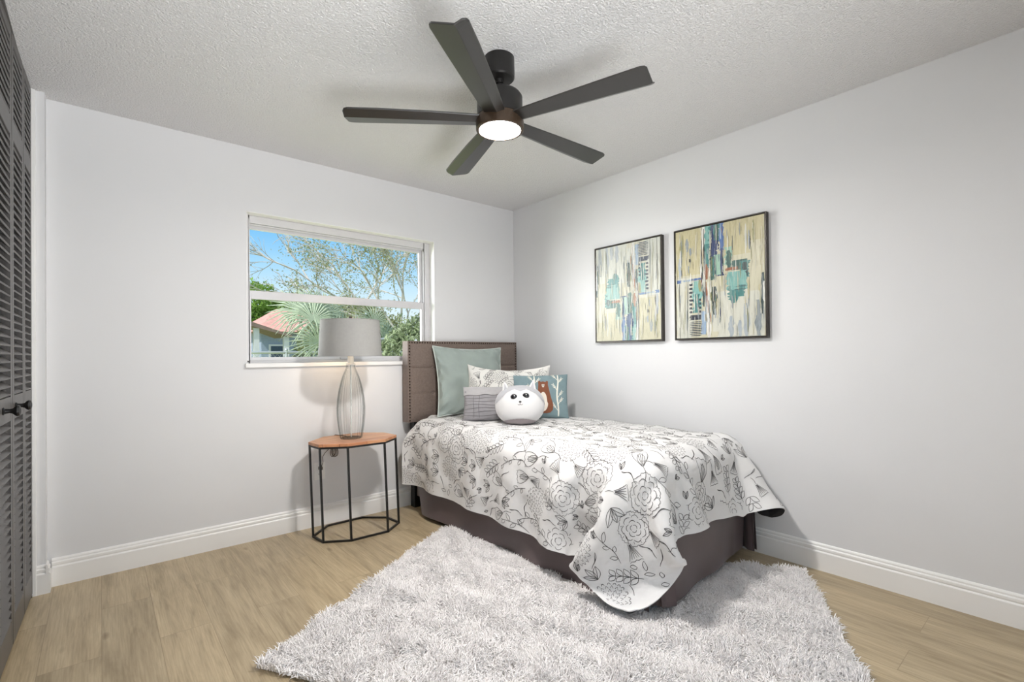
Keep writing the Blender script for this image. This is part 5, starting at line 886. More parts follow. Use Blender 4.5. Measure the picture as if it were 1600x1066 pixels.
0,0,0,0,1,0,0,-1,0,0,0,0,0,1,-1,0,0,1,0,-1,0,-1,1,0,1,-1,0,0,1,0,-1,-1,0,0,0,1,-1,0,-1,0,0,0,1,0,0,0,1,0,0,0,1,1,0,1,0,0,9,2,4,3,3,2,-2,-3,-2,-5,-2,-2,9,-26,1,4,2,-2,3,2,0,2,1,0,1,1,0,-3,-2,0,-2,-2,0,-6,-2,-1,-7,-1,-2,0,-1,1,0,1,
0,-1,-1,0,1,0,0,0,0,0,-1,0,0,0,1,1,0,-1,0,-1,0,0,1,0,1,0,1,1,-1,-1,-1,1,0,1,0,0,0,0,0,0,0,0,1,0,0,-1,0,0,0,0,0,0,-1,0,0,1,0,0,0,0,0,0,0,0,0,-1,0,0,1,-1,0,0,1,0,0,0,0,0,-1,0,0,1,0,0,0,0,0,0,0,0,1,0,0,0,0,0,-1,-1,0,1,1,0,-1,0,0,1,0,
0,-1,0,1,0,0,-1,0,-1,0,0,1,1,1,0,-1,0,0,0,0,1,0,0,-1,1,0,7,0,2,5,2,3,-3,-2,-2,-5,-1,-2,-4,0,-2,11,-28,0,1,1,0,2,1,-1,1,0,0,-1,0,1,-1,0,0,-5,-1,-1,-6,-1,-2,0,0,0,-1,1,1,0,0,0,0,0,1,-1,0,0,0,0,0,1,0,0,-1,0,0,0,-1,0,0,0,1,0,-1,-1,-1,
-1,0,1,1,1,-1,0,0,0,0,1,1,1,0,0,0,-1,0,0,1,0,0,0,0,0,-1,0,0,0,-1,0,0,1,0,-1,0,0,0,0,0,0,0,0,1,0,0,-1,0,0,0,-1,0,1,1,0,0,0,0,0,0,0,0,0,0,0,0,0,0,0,0,1,0,-1,-1,0,1,1,0,0,-1,0,0,0,0,-2,0,0,1,0,1,0,0,-1,-1,0,1,0,0,0,1,0,-1,1,1,2,0,0,
6,2,4,-3,-2,-2,-4,-1,-2,-2,0,-2,-3,0,0,6,-27,-1,1,0,0,0,-1,0,-2,0,1,-1,0,-1,2,0,1,0,1,-1,-4,0,-1,-1,1,1,0,-1,-1,0,-1,0,0,0,0,0,0,0,0,0,0,0,1,0,-1,-1,0,0,1,0,0,-1,0,-1,0,1,0,0,1,0,0,0,1,0,0,0,0,0,0,0,0,0,0,1,0,0,-1,0,0,0,0,0,0,0,0,
0,0,0,0,0,0,0,0,-1,0,0,1,0,0,0,-1,0,0,1,0,0,0,0,0,0,-1,0,0,1,0,-1,0,0,1,0,0,0,0,0,0,0,0,0,0,0,1,-1,0,-1,1,0,1,0,0,0,0,1,-1,0,-1,0,0,0,1,0,0,-1,0,0,0,0,0,0,1,0,0,4,0,3,-1,0,-1,-4,0,-2,-4,1,-2,-7,1,0,-6,4,0,-5,-34,0,0,1,0,-3,1,1,0,
1,0,0,1,0,1,0,0,5,0,2,1,1,-1,1,1,0,1,1,-1,0,-1,0,0,0,-1,0,0,0,0,1,0,0,-1,-1,0,1,-1,-1,-1,1,-1,-1,-1,-1,0,1,1,0,0,-1,-1,1,0,1,0,1,-1,0,0,2,1,1,0,-1,0,0,0,0,0,1,0,0,0,0,0,0,0,0,-1,-1,0,0,1,0,0,0,0,0,0,0,0,0,0,0,0,0,-1,0,0,0,0,0,0,0,
0,1,0,0,0,0,0,-1,0,0,1,0,-1,0,0,1,0,0,0,0,-1,0,0,1,0,0,0,-2,1,0,0,-1,0,0,0,1,0,0,0,0,1,0,0,0,0,1,0,1,1,1,-3,0,-2,-6,1,-3,-6,2,0,-6,3,1,-2,3,1,-18,-35,-3,1,12,8,-2,3,-1,-1,0,-1,1,-1,0,3,-2,-3,4,-3,0,10,-2,3,1,-1,0,-7,2,-2,-7,3,-1,
1,-1,0,3,-1,-1,4,-1,-1,5,0,0,2,-1,-1,-1,0,0,-1,1,0,0,0,0,-1,-1,1,1,1,1,0,-1,1,0,1,0,2,-1,0,0,0,0,0,0,1,0,0,-1,0,0,0,0,0,0,-1,-1,0,0,0,1,-1,1,0,0,0,0,0,0,0,0,0,-1,0,0,0,1,0,-1,0,0,-1,-1,0,-1,1,-1,0,0,0,0,0,0,-1,0,1,0,1,0,0,0,-1,1,
1,0,0,-1,-1,1,0,2,1,0,0,1,0,0,0,0,0,0,0,1,0,1,0,0,0,-1,0,-2,0,-2,-6,1,-2,-5,2,0,-4,1,1,2,1,0,2,-2,-1,-26,-1,21,-4,-8,-10,2,1,0,0,1,-2,-1,2,0,0,-3,-1,2,-8,-5,5,-6,-1,5,-3,0,2,0,1,-3,4,-1,-4,3,0,0,-2,0,2,-2,-1,4,-3,-1,4,-1,-2,7,-1,
-4,1,-1,0,-2,-1,1,-1,0,2,0,-1,2,0,1,1,-1,0,-1,-2,-1,-2,0,1,0,1,0,0,0,0,0,1,0,1,1,0,1,2,1,1,0,0,0,1,0,0,0,0,0,1,0,0,0,0,0,1,-1,0,-1,0,0,1,0,0,0,0,0,0,1,-1,0,-1,0,1,0,0,0,0,0,0,0,0,1,0,0,0,-1,0,0,0,0,1,1,1,0,-1,0,0,0,0,0,-1,0,1,0,
-1,-1,1,0,0,2,0,-5,0,-2,-2,1,-1,0,0,0,2,-1,0,2,-1,-1,2,0,1,-25,9,10,1,-1,1,0,5,-2,-1,0,-1,0,-3,0,-3,-3,-1,-1,-5,-3,2,-7,-5,1,-5,-1,1,-3,0,1,-2,1,4,-6,-1,4,-1,-1,5,-3,-1,2,0,-2,6,-2,-2,1,1,-1,-2,-1,2,-1,0,2,0,0,1,-1,0,2,1,0,2,1,0,
0,0,0,-2,-1,0,1,1,0,0,0,0,1,1,0,0,-1,0,0,1,0,0,0,-1,0,0,0,0,0,0,0,0,0,0,1,0,0,0,1,0,0,-1,0,0,0,0,1,0,0,0,0,0,0,1,0,0,-1,0,0,0,0,1,0,0,-1,0,0,0,1,0,0,-1,0,1,0,0,0,1,0,1,-1,0,0,1,0,0,0,-1,1,-1,0,0,0,-2,0,1,-1,-2,-1,0,0,0,0,1,0,-1,
-1,0,1,1,1,-1,-17,28,6,-1,0,-2,-2,-2,0,-7,-9,0,-5,-12,-3,1,-7,-4,1,1,-1,-1,0,0,0,-3,-1,4,-7,-2,9,-11,-2,7,-3,-2,5,-1,-2,2,0,0,3,0,-1,0,2,1,-2,-2,1,-2,-1,2,-2,-1,1,-1,-1,4,-1,-1,2,1,-1,2,0,1,1,1,0,0,0,0,0,1,1,0,1,0,0,0,0,0,0,0,0,0,
0,0,1,1,0,0,0,0,1,0,0,0,-1,0,0,0,0,0,0,0,0,1,-1,1,-1,0,-1,0,0,0,0,0,1,0,0,0,0,0,1,0,0,-1,-1,-1,0,1,0,1,-1,0,1,0,-1,-1,0,-1,0,-1,-1,1,-1,-2,0,0,0,1,0,-1,-1,2,0,0,2,0,4,0,3,5,2,0,1,0,1,0,0,0,0,-1,-1,1,1,1,6,31,-7,-15,-2,2,-18,-19,0,
0,-14,-6,4,-6,-3,2,-2,-1,-1,0,1,0,-1,2,3,-2,-2,7,-6,-1,7,-2,-1,5,0,1,0,0,-1,2,0,0,0,0,1,0,-1,1,-2,0,2,-4,-1,2,-1,-1,2,0,-1,1,1,0,1,1,0,2,0,0,1,0,0,0,0,0,0,0,0,0,0,0,0,0,0,-1,1,0,0,0,0,0,0,0,0,0,-1,-1,0,0,0,0,1,0,0,0,0,0,0,-1,1,-1,
1,-1,1,-1,1,0,0,0,0,0,-1,-1,-1,0,1,0,0,0,-1,0,0,1,1,0,-1,-1,0,0,0,0,0,0,0,-1,0,1,-2,-1,0,0,0,0,-1,0,1,0,0,0,-1,-2,0,1,5,-1,2,7,-1,4,7,3,1,4,3,0,3,2,1,4,4,2,-11,27,-15,-13,-21,-6,5,-15,-5,3,-4,1,3,-1,-1,0,-2,2,2,-1,1,3,-2,0,5,-1,
-1,4,0,1,4,0,0,1,1,0,1,0,1,1,1,1,-1,0,0,-2,-2,1,-4,-2,1,-2,-3,0,-1,-2,1,-1,-2,2,-1,-2,1,0,0,2,1,1,1,0,1,1,1,0,1,0,0,0,-1,1,0,1,0,0,0,1,0,0,0,0,-1,0,-1,1,0,1,-1,0,-1,1,0,-1,0,0,0,0,0,0,-1,1,0,1,0,0,-1,-1,-1,0,0,0,1,1,0,0,0,-1,-1,
-1,0,0,1,-1,0,-1,0,0,1,-1,-1,1,0,1,0,-1,-1,0,-1,0,0,-1,0,0,-1,-2,1,0,-1,1,0,1,2,0,1,-3,2,3,-2,2,7,-1,4,7,2,3,4,3,1,1,0,1,-4,28,-33,1,-40,8,3,1,-1,0,-6,3,2,1,-1,1,-1,2,0,0,0,3,-1,1,2,1,0,4,1,1,2,2,0,0,0,1,0,1,0,-1,-2,0,-1,-1,1,-3,
-2,1,-3,-2,0,0,-1,0,-1,-1,0,-1,-1,-1,-1,1,1,-2,-1,1,0,0,0,0,-1,1,-1,1,-1,0,0,0,0,-1,0,0,1,1,-1,-1,-1,0,0,0,1,1,0,-1,1,-1,1,0,1,-1,0,0,-1,0,-1,1,0,0,0,0,0,-1,0,0,1,0,0,0,0,-1,-1,0,0,0,0,0,0,1,0,0,0,-1,-1,1,0,0,-1,0,0,1,-1,-2,1,0,1,
1,0,-2,1,-2,-1,0,1,-2,0,0,-1,1,0,-2,2,0,1,-1,1,3,-5,3,3,-3,1,5,-3,3,6,1,1,-6,1,-1,-6,-54,-18,11,32,-4,4,0,2,3,4,0,0,0,0,1,1,-1,3,2,0,1,2,0,2,1,1,0,3,0,-1,0,0,0,0,-1,-2,-2,0,-1,-1,0,-3,-2,-1,-3,-2,0,-1,0,0,1,0,-2,-2,-1,-1,-2,-2,0,
-1,-2,0,0,0,0,-2,0,2,0,0,0,0,0,1,-1,0,1,0,1,0,-1,-1,-1,1,1,1,-1,0,-1,0,0,1,0,0,0,-1,0,-1,0,0,0,1,0,0,-1,1,0,0,0,-1,0,0,0,-1,1,-1,0,0,0,0,0,0,-1,0,0,0,1,-1,0,0,1,0,0,-1,-1,1,0,0,0,0,0,0,1,-1,-5,3,0,1,-1,-1,2,-2,-1,3,0,-5,5,-2,1,0,
1,-3,4,-2,0,-6,2,3,-7,3,5,-4,3,6,-2,3,0,2,0,1,-24,-14,10,3,0,3,2,1,3,4,-2,0,0,1,2,2,-1,0,0,1,2,4,0,1,1,0,-1,0,-1,-1,-1,0,-3,-3,-2,0,-1,0,-4,-2,-2,-2,-2,1,-1,0,-1,1,0,0,1,3,-1,0,1,-1,-2,1,-1,-2,0,-1,-3,0,-1,0,-1,0,-2,-1,0,0,0,1,-1,
0,-1,0,0,0,-1,0,0,0,0,0,0,1,0,-1,-1,-1,0,0,0,0,1,0,0,0,0,-1,1,0,0,-1,0,0,1,0,0,0,-1,0,0,1,-1,1,0,0,0,-1,1,1,0,0,-1,0,-1,0,0,0,1,0,0,0,0,-1,1,0,-1,-6,3,0,-3,2,0,-1,2,0,0,0,1,-1,-1,-2,2,0,-7,5,-1,-2,6,-1,0,6,-2,0,-4,1,1,-10,3,5,-6,
3,8,-2,2,6,-28,-14,6,5,0,4,3,0,2,2,-1,1,2,0,1,2,1,2,2,0,-1,0,-1,-1,0,-1,-1,-1,-1,-2,-2,-1,-2,-1,0,-3,-2,-1,-2,0,0,0,0,-1,0,0,-1,-3,0,0,-6,-2,0,-1,-2,1,1,2,-2,3,3,-1,0,5,-4,0,4,-2,-1,0,1,0,-1,-1,0,-1,1,0,0,0,-1,2,1,-1,-1,-1,0,0,0,
0,1,0,-1,0,0,0,0,0,0,1,0,0,0,-1,-1,0,0,0,0,0,0,1,1,0,0,-1,0,0,0,0,1,0,-1,0,0,0,0,0,0,1,-1,0,0,1,0,1,0,1,-5,1,-2,-5,2,-1,-3,2,-1,-3,1,2,-1,1,0,1,0,3,-2,1,-4,0,0,-7,5,-2,-3,10,-2,0,6,-2,0,-2,0,0,-12,4,14,-9,5,-1,-24,-12,6,2,-4,5,2,
0,3,2,0,3,1,1,0,1,-1,0,0,0,0,0,0,-1,-1,0,-1,-1,-1,-1,0,0,-2,-1,0,-1,-1,0,-2,-1,0,-2,-1,0,-6,0,0,-6,-1,1,1,0,1,5,2,-2,5,2,-2,1,5,-5,-1,8,-3,-2,4,-1,0,0,0,0,-1,1,-1,-5,1,0,-2,0,-1,2,-1,0,4,0,-1,2,-1,0,0,0,0,0,0,0,0,0,-1,0,0,1,0,0,0,
1,0,0,-1,0,-1,-1,0,0,0,1,0,1,-1,0,0,0,0,1,0,0,1,0,0,0,0,0,-2,0,0,-4,0,-1,-3,2,-1,-3,1,-2,-1,1,0,-3,2,-1,-2,2,2,-2,1,3,-1,2,3,-1,-1,-7,1,0,-7,5,-2,-3,8,-2,1,9,-2,0,-1,-1,0,-12,3,0,-28,-12,4,2,-3,3,2,-2,4,3,1,2,1,-1,1,1,1,0,1,0,1,0,
-1,-1,0,1,-2,-1,-1,-2,-1,0,-2,-1,-1,-2,-1,0,-2,-1,0,-6,0,-1,-6,1,2,0,1,0,6,-1,-1,5,2,-2,3,5,-5,0,8,-3,-3,5,-1,0,0,1,0,2,-1,0,-2,0,-1,-4,1,0,-4,2,1,-2,0,-1,3,-1,-1,6,-1,-1,3,0,0,1,0,1,-1,-1,-1,-1,0,0,1,1,-1,0,0,1,0,0,-1,-3,0,1,0,
-1,0,-1,1,0,1,0,-1,1,-1,0,0,0,0,-1,0,0,-1,0,0,-2,1,-1,-4,1,-2,-1,1,-1,-2,0,0,-2,1,1,-3,2,0,-1,2,3,-2,1,5,0,1,-2,-1,-1,-8,2,-1,-5,4,-1,-4,8,-3,1,10,-1,1,-3,0,-2,-26,-10,2,2,-3,4,1,-1,3,2,-2,3,1,0,2,1,-1,-1,-1,0,-2,0,0,-1,-1,0,-2,0,
1,-2,-1,-1,-1,0,1,-1,0,0,-3,0,-1,-5,0,2,-2,0,-1,5,-1,1,7,2,-1,4,5,-5,1,8,-4,-4,6,-3,-2,3,0,0,-1,0,1,0,1,0,0,0,-2,-4,0,-1,-3,0,1,-3,1,0,-2,1,-1,2,-1,-1,7,-2,0,3,0,-1,1,1,1,1,-1,-1,-2,0,1,0,0,-1,1,0,1,-2,0,-1,-3,1,0,0,-1,0,0,0,0,1,
0,0,-1,0,0,1,0,0,-2,0,0,-3,1,-1,-1,1,-1,-2,0,-1,-1,1,-1,-1,1,-1,-3,2,1,-3,2,1,-1,1,5,-2,3,6,0,1,-7,-1,-2,-7,3,-2,-5,5,-1,-3,8,-2,0,10,-2,-2,-28,-10,2,1,-2,2,1,-2,2,2,-2,4,2,-1,2,1,0,2,2,1,-1,-1,0,-3,-1,-1,-1,-1,0,0,0,0,-1,0,-1,-1,
0,0,-6,-1,0,-4,1,-2,0,0,3,6,0,-1,6,4,-4,3,8,-4,-4,9,-3,-4,5,1,1,-2,0,1,-1,0,0,-1,-1,0,-2,1,-1,-1,-1,-1,-4,1,0,-1,1,1,-3,0,1,-1,1,-3,3,-1,-1,6,-2,0,3,0,0,0,1,0,0,0,0,0,0,0,0,-1,-1,-1,0,0,-2,0,0,-2,1,0,0,0,1,0,0,0,2,-1,0,-3,0,0,-1,
0,-1,-1,1,-1,-1,1,-1,-1,1,-2,-2,1,-1,-2,0,0,-1,1,1,-2,2,2,-3,1,2,-2,1,5,0,2,4,0,0,-7,0,-1,-7,1,-1,-7,6,-2,-2,9,-2,-4,-27,-6,1,1,-3,2,1,-3,3,0,-1,2,2,-2,3,2,-1,3,1,-1,3,2,1,2,0,1,-3,-1,-1,-2,-1,0,-1,0,0,-5,-1,-1,-5,0,-1,-3,1,1,7,
-2,1,6,3,-2,4,9,-4,-4,10,-5,-6,6,0,-2,1,0,2,-3,0,1,-2,-1,-1,-1,0,0,-3,0,0,-1,1,-2,-2,-1,0,-2,1,0,-1,1,1,-3,1,1,1,-1,-3,4,-1,-1,4,-1,0,2,0,0,0,0,0,0,0,0,-1,0,1,0,0,-1,0,0,0,-2,0,0,-2,1,0,0,-1,0,0,1,0,0,0,0,-2,0,-1,-1,1,0,-2,0,-2,
-1,1,-2,-1,0,0,-1,2,-1,-1,0,0,-3,1,1,-1,3,2,-2,1,4,-2,0,7,0,2,0,0,0,-7,0,-1,-7,3,-2,-6,5,-1,-5,-28,-2,1,-1,-5,2,1,-3,1,1,-1,2,1,-2,3,1,-1,4,2,-2,3,2,0,3,2,0,2,1,0,0,0,0,-2,-1,0,-3,-2,-3,-4,-1,-4,2,-1,0,0,3,1,4,6,0,-3,16,-6,-9,8,1,
-4,1,0,5,-4,-1,1,-2,-1,0,-3,0,1,-3,1,-2,-2,0,0,-1,0,0,0,1,-1,-2,-1,1,-1,0,0,-2,1,1,-3,1,-1,3,-1,-2,4,-1,0,3,0,0,4,-1,0,0,0,0,-2,1,-1,1,0,1,-3,0,-1,-1,0,1,-1,0,0,-1,0,0,-1,-1,0,0,0,-1,-1,1,0,-2,0,-2,-1,2,-1,-1,0,-1,-2,1,-2,-1,1,0,
-2,1,0,0,1,0,-2,0,1,-1,1,2,-2,2,3,-1,0,7,0,1,1,-1,-1,-9,0,1,-8,4,-2,-6,-27,0,0,0,-2,0,-2,-9,4,3,1,1,0,0,3,1,-3,2,1,-1,4,2,-1,4,3,-1,4,2,2,0,-1,0,0,0,-1,-4,-1,-2,-1,-1,1,0,0,0,7,4,1,-2,20,-8,-22,11,-1,-2,1,1,4,-3,-2,4,-4,-1,3,-9,
-2,0,-3,1,-1,-2,-1,0,0,0,0,2,0,0,-1,0,-1,-2,1,-1,-1,0,1,-2,0,1,-1,2,0,-1,0,-1,3,-2,-2,4,-1,0,2,0,0,1,0,0,1,0,1,1,0,-1,0,0,1,-3,0,-2,-3,0,1,-2,1,0,0,1,0,-1,0,0,0,-1,-1,-1,1,0,-2,0,-3,-1,1,-1,0,1,-1,-2,1,-1,-1,2,0,-3,1,0,-1,1,1,-1,
1,1,0,0,1,-1,0,2,-1,1,7,-2,-5,-3,2,5,-6,1,-1,-7,-28,0,0,0,1,1,2,7,0,-2,-11,3,0,-3,1,1,-1,2,0,-2,3,1,-3,5,2,-1,7,4,-1,6,4,3,1,0,0,5,0,1,-2,-2,-4,-1,0,3,-3,24,-6,-31,8,-8,-2,0,1,5,-2,-2,6,-1,0,4,-10,-3,-2,-13,1,-1,2,0,0,2,1,2,5,-1,
1,1,0,-1,-2,0,-1,-2,0,1,-2,1,-1,0,1,1,-2,-1,1,-1,1,-2,1,0,0,3,-1,-1,2,0,0,3,-1,0,1,0,0,1,0,0,1,0,0,-1,0,0,-3,0,-1,-3,1,0,-3,-1,0,0,0,0,-1,-2,0,0,3,-1,0,1,0,-1,0,-4,-1,1,-1,-2,2,-1,-2,1,-1,-2,2,2,-2,2,1,-2,1,1,-1,0,1,1,1,-5,0,-1,
-8,4,5,9,-3,-5,5,-2,0,-7,-27,0,0,0,-2,0,1,-3,0,-1,4,0,1,-2,1,-1,-2,1,0,-1,2,0,0,2,0,-3,5,1,-2,7,5,-3,13,6,7,10,5,18,-7,1,-6,1,18,-3,-33,5,-29,-4,-4,2,-1,4,0,6,-4,0,6,-7,-3,-1,-10,1,-1,-10,0,0,6,2,1,4,-2,0,2,0,1,3,-1,0,0,0,-1,-3,1,
-1,-1,0,1,-2,0,0,-1,1,1,-2,0,0,1,0,-2,2,-1,-1,2,-1,0,2,0,0,2,0,0,0,0,1,2,0,0,1,0,-1,-1,0,0,-5,0,0,-2,2,0,-3,0,2,-3,-6,-1,3,6,-2,-1,0,0,1,1,-3,-2,1,-2,-2,0,-2,-1,2,1,-2,2,-1,-2,1,2,-1,2,1,-1,1,2,-2,1,4,0,0,3,-1,0,0,0,-1,-2,1,1,], int).reshape(CL_NY, CL_NX, 3)     # second differences, millimetres
W = np.cumsum(np.cumsum(_raw, 0), 1)/1000.0      # drape measured on a soft twin-bed form, metres
CL_U = (-0.49, 1.17); CL_V = (-0.01, -2.31)
def cubic_up(A, k, axis):
    A = np.moveaxis(A, axis, 0); n = len(A); t_ = np.linspace(0, n-1, (n-1)*k+1); i = np.minimum(t_.astype(int), n-2); f = (t_-i)[:, None, None]
    p = [A[np.clip(i+d, 0, n-1)] for d in (-1, 0, 1, 2)]
    R_ = 0.5*(2*p[1]+(p[2]-p[0])*f+(2*p[0]-5*p[1]+4*p[2]-p[3])*f**2+(3*p[1]-p[0]-3*p[2]+p[3])*f**3)
    return np.moveaxis(R_, 0, axis)
UPK = 3
D = cubic_up(cubic_up(W, UPK, 0), UPK, 1); dny, dnx = D.shape[:2]
S0 = Surf(D); sgn = 1.0 if S0.N[dny//2, dnx//2, 2] > 0 else -1.0
gu = np.linspace(CL_U[0], CL_U[1], dnx)[None, :]; gv = np.linspace(CL_V[0], CL_V[1], dny)[:, None]
puff = 0.0045*np.sin(gu*15+1.2*np.sin(gv*7))*np.sin(gv*13+1.1*np.sin(gu*9))+0.0022*np.sin(gu*41+gv*17)*np.sin(gv*33-gu*11)
D = D+S0.N*sgn*(puff+0.004)[..., None]
# rounded corners at the foot
CR = 0.17
du_l = gu-CL_U[0]; du_r = CL_U[1]-gu; dv_f = gv-CL_V[1]
ST = Surf(D)
TH_C = 0.014
edge = np.minimum(np.minimum(du_l, du_r)+0*gv, dv_f+0*gu); tk = TH_C*np.clip(edge/0.02, 0.35, 1)
# rest-space warp that bends the square foot corners into quarter circles
mu = np.repeat(gu, dny, 0).copy(); mv = np.repeat(gv, dnx, 1).copy()
for left in (True, False):
    a_ = (CR-(du_l if left else du_r))/CR; b2 = (CR-dv_f)/CR; a_, b2 = np.broadcast_arrays(a_, b2); c = (a_ > 0) & (b2 > 0)
    na = a_*np.sqrt(np.clip(1-b2**2/2, 0, 1)); nb_ = b2*np.sqrt(np.clip(1-a_**2/2, 0, 1))
    mu = np.where(c, (CL_U[0]+CR-na*CR) if left else (CL_U[1]-CR+na*CR), mu); mv = np.where(c, CL_V[1]+CR-nb_*CR, mv)
fi_ = (mu-CL_U[0])/(CL_U[1]-CL_U[0])*(dnx-1); fj_ = (mv-CL_V[0])/(CL_V[1]-CL_V[0])*(dny-1)
Dp, Dn = ST.at(fi_.ravel(), fj_.ravel()); D = Dp.reshape(dny, dnx, 3); DN = Dn.reshape(dny, dnx, 3)
Bt = D-DN*sgn*tk[..., None]
idx = np.arange(dny*dnx).reshape(dny, dnx)
Ft = np.stack([idx[:-1, :-1], idx[:-1, 1:], idx[1:, 1:], idx[1:, :-1]], -1).reshape(-1, 4)
if sgn < 0: Ft = Ft[:, ::-1]
nT = dny*dnx
# border edges of the kept area
E2 = np.concatenate([np.stack([Ft[:, k], Ft[:, (k+1) % 4]], -1) for k in range(4)]); key = np.sort(E2, 1); key = key[:, 0]*nT*2+key[:, 1]
_, inv, cnt = np.unique(key, return_inverse=True, return_counts=True); be = E2[cnt[inv] == 1]
FR = np.stack([be[:, 1], be[:, 0], be[:, 0]+nT, be[:, 1]+nT], -1)
q = random.Random(21)
pl = print_field(CL_U[0]+0.02, CL_U[1]-0.02, CL_V[1]+0.02, CL_V[0]-0.02, q, 1.0, 1.0)
def cl_ij(p): return np.stack([(p[:, 0]-CL_U[0])/(CL_U[1]-CL_U[0])*(dnx-1), (p[:, 1]-CL_V[0])/(CL_V[1]-CL_V[0])*(dny-1)], -1)
def keep(p):
    a = np.minimum(p[:, 0]-CL_U[0], CL_U[1]-p[:, 0]); b = p[:, 1]-CL_V[1]
    return not (np.any(a < 0.008) or np.any(b < 0.008) or np.any((a < CR) & (b < CR) & ((CR-a)**2+(CR-b)**2 > (CR-0.014)**2)))
pl = [p for p in pl if keep(p)]
RV, RF = ribbons(pl, 0.0026, cl_ij, ST, sgn, 0.0013)
M_comf = mat('white cotton comforter', (224, 223, 222), 0.85, var=0.015, vscale=6, bump=0.12, bscale=60, bdist=0.003, sheen=0.15)
M_ink = mat('charcoal printed line', (84, 82, 82), 0.9)
M_under = mat('dark charcoal lining', (44, 41, 42), 0.85)
V = np.concatenate([D.reshape(-1, 3), Bt.reshape(-1, 3), RV]); F = np.concatenate([Ft, Ft[:, ::-1]+nT, FR, RF+2*nT])
mi = np.concatenate([np.zeros(len(Ft)), np.full(len(Ft), 2), np.zeros(len(FR)), np.ones(len(RF))]).astype(int)
used = np.zeros(len(V), bool); used[F.ravel()] = True; re_ = np.cumsum(used)-1
me = fast_mesh('comforter', V[used], re_[F], None, [M_comf, M_ink, M_under], mi)
co_ = link('comforter', me, None, True)
tag(co_, 'white comforter printed with dark line-drawn flowers, spread over the bed', 'comforter')
# ------------------------------------------------------------------ pillows
def frame_at(B, n, tilt, roll=0.0):
    """matrix of a cushion standing on point B, its front turned to horizontal direction n and leaned back by tilt"""
    n = Vector((n[0], n[1], 0)).normalized(); u = Vector((0, 0, 1)); r = Vector((-n.y, n.x, 0))
    u2 = u*math.cos(tilt)-n*math.sin(tilt); n2 = n*math.cos(tilt)+u*math.sin(tilt)
    r3 = r*math.cos(roll)+u2*math.sin(roll); u3 = u2*math.cos(roll)-r*math.sin(roll)
    M = Matrix(((r3.x, u3.x, n2.x, B[0]), (r3.y, u3.y, n2.y, B[1]), (r3.z, u3.z, n2.z, B[2]), (0, 0, 0, 1)))
    return M
def pillow_grids(w, h, T, q, pinch=0.07, wr=0.006, n=44, ears=0.0, sag=0.0):
    a = np.linspace(-1, 1, n); A, B = np.meshgrid(a, a)
    fa = 1-pinch*(1-B**2)*np.abs(A)**3; fb = 1-pinch*(1-A**2)*np.abs(B)**3
    X = w/2*A*fa; Y = h/2*(B*fb+1)
    Y = Y-sag*h*np.maximum(B, 0)**2*(1-A**2)
    z = T*np.clip((1-A**2)*(1-B**2), 0, 1)**0.42
    p = [q.random()*6 for _ in range(6)]
    e = np.clip((1-np.maximum(np.abs(A), np.abs(B)))/0.25, 0, 1)
    wz = wr*(np.sin(5*A+3*B+p[0])*np.sin(4*B+p[1])+0.7*np.sin(11*A-6*B+p[2])*np.sin(7*B+3*A+p[3])*(1-0.6*e)+0.5*np.sin(19*(A*np.sign(B)+B)+p[4])*(1-e))
    d = np.minimum(1, z/(0.3*T))
    return np.stack([X, Y, z+wz*d], -1), np.stack([X, Y, -0.8*z+wz*d*0.5], -1)
def pillow(label, B, nrm, tilt, w, h, T, mt, roll=0.0, extra_mats=(), printer=None, cat='pillow', seed=1, **kw):
    q = random.Random(seed); Fg, Bg = pillow_grids(w, h, T, q, **kw); n = Fg.shape[0]
    V = np.concatenate([Fg.reshape(-1, 3), Bg.reshape(-1, 3)]); idx = np.arange(n*n).reshape(n, n)
    F1 = np.stack([idx[:-1, :-1], idx[:-1, 1:], idx[1:, 1:], idx[1:, :-1]], -1).reshape(-1, 4); F2 = F1[:, ::-1]+n*n
    br = np.concatenate([idx[0, :-1], idx[:-1, -1], idx[-1, :0:-1], idx[:0:-1, 0]])
    # front and back meet at the seam: weld border
    mp = np.arange(2*n*n); bd = np.unique(br); mp[bd+n*n] = bd
    F = np.concatenate([F1, mp[F2]]); mi = np.zeros(len(F), int); S = Surf(Fg)
    if printer:
        ij = lambda p: np.stack([(p[:, 0]/w+0.5)*(n-1), p[:, 1]/h*(n-1)], -1)
        for k, (polys, wd) in enumerate(printer):
            RV, RF = ribbons(polys, wd, ij, S, 1, 0.0016, 0.006); F = np.concatenate([F, RF+len(V)]); V = np.concatenate([V, RV]); mi = np.concatenate([mi, np.full(len(RF), k+1)])
    used = np.zeros(len(V), bool); used[F.ravel()] = True; re_ = np.cumsum(used)-1
    me = fast_mesh('pillow', V[used], re_[F], None, [mt]+list(extra_mats), mi)
    o = link('pillow', me, None, True); o.matrix_world = frame_at(B, nrm, tilt, roll); bpy.context.view_layer.update()
    tag(o, label, cat, 'pillows at the head of the bed')
    return o, Fg, S
def on_pillow(S, w, h, n):
    def f(p, lift):
        p = np.asarray(p, float); P, N = S.at((p[:, 0]/w+0.5)*(n-1), p[:, 1]/h*(n-1)); return P+N*lift
    return f
def seam_tube(o, Fg, mt, r=0.0035):
    n = Fg.shape[0]; ring = np.concatenate([Fg[0, :-1], Fg[:-1, -1], Fg[-1, :0:-1], Fg[:0:-1, 0]])
    m = MB(); m.tube([Vector(p) for p in ring], r, 6, closed=True); c = m.build('piping', mt, smooth=True); c.parent = o; return c
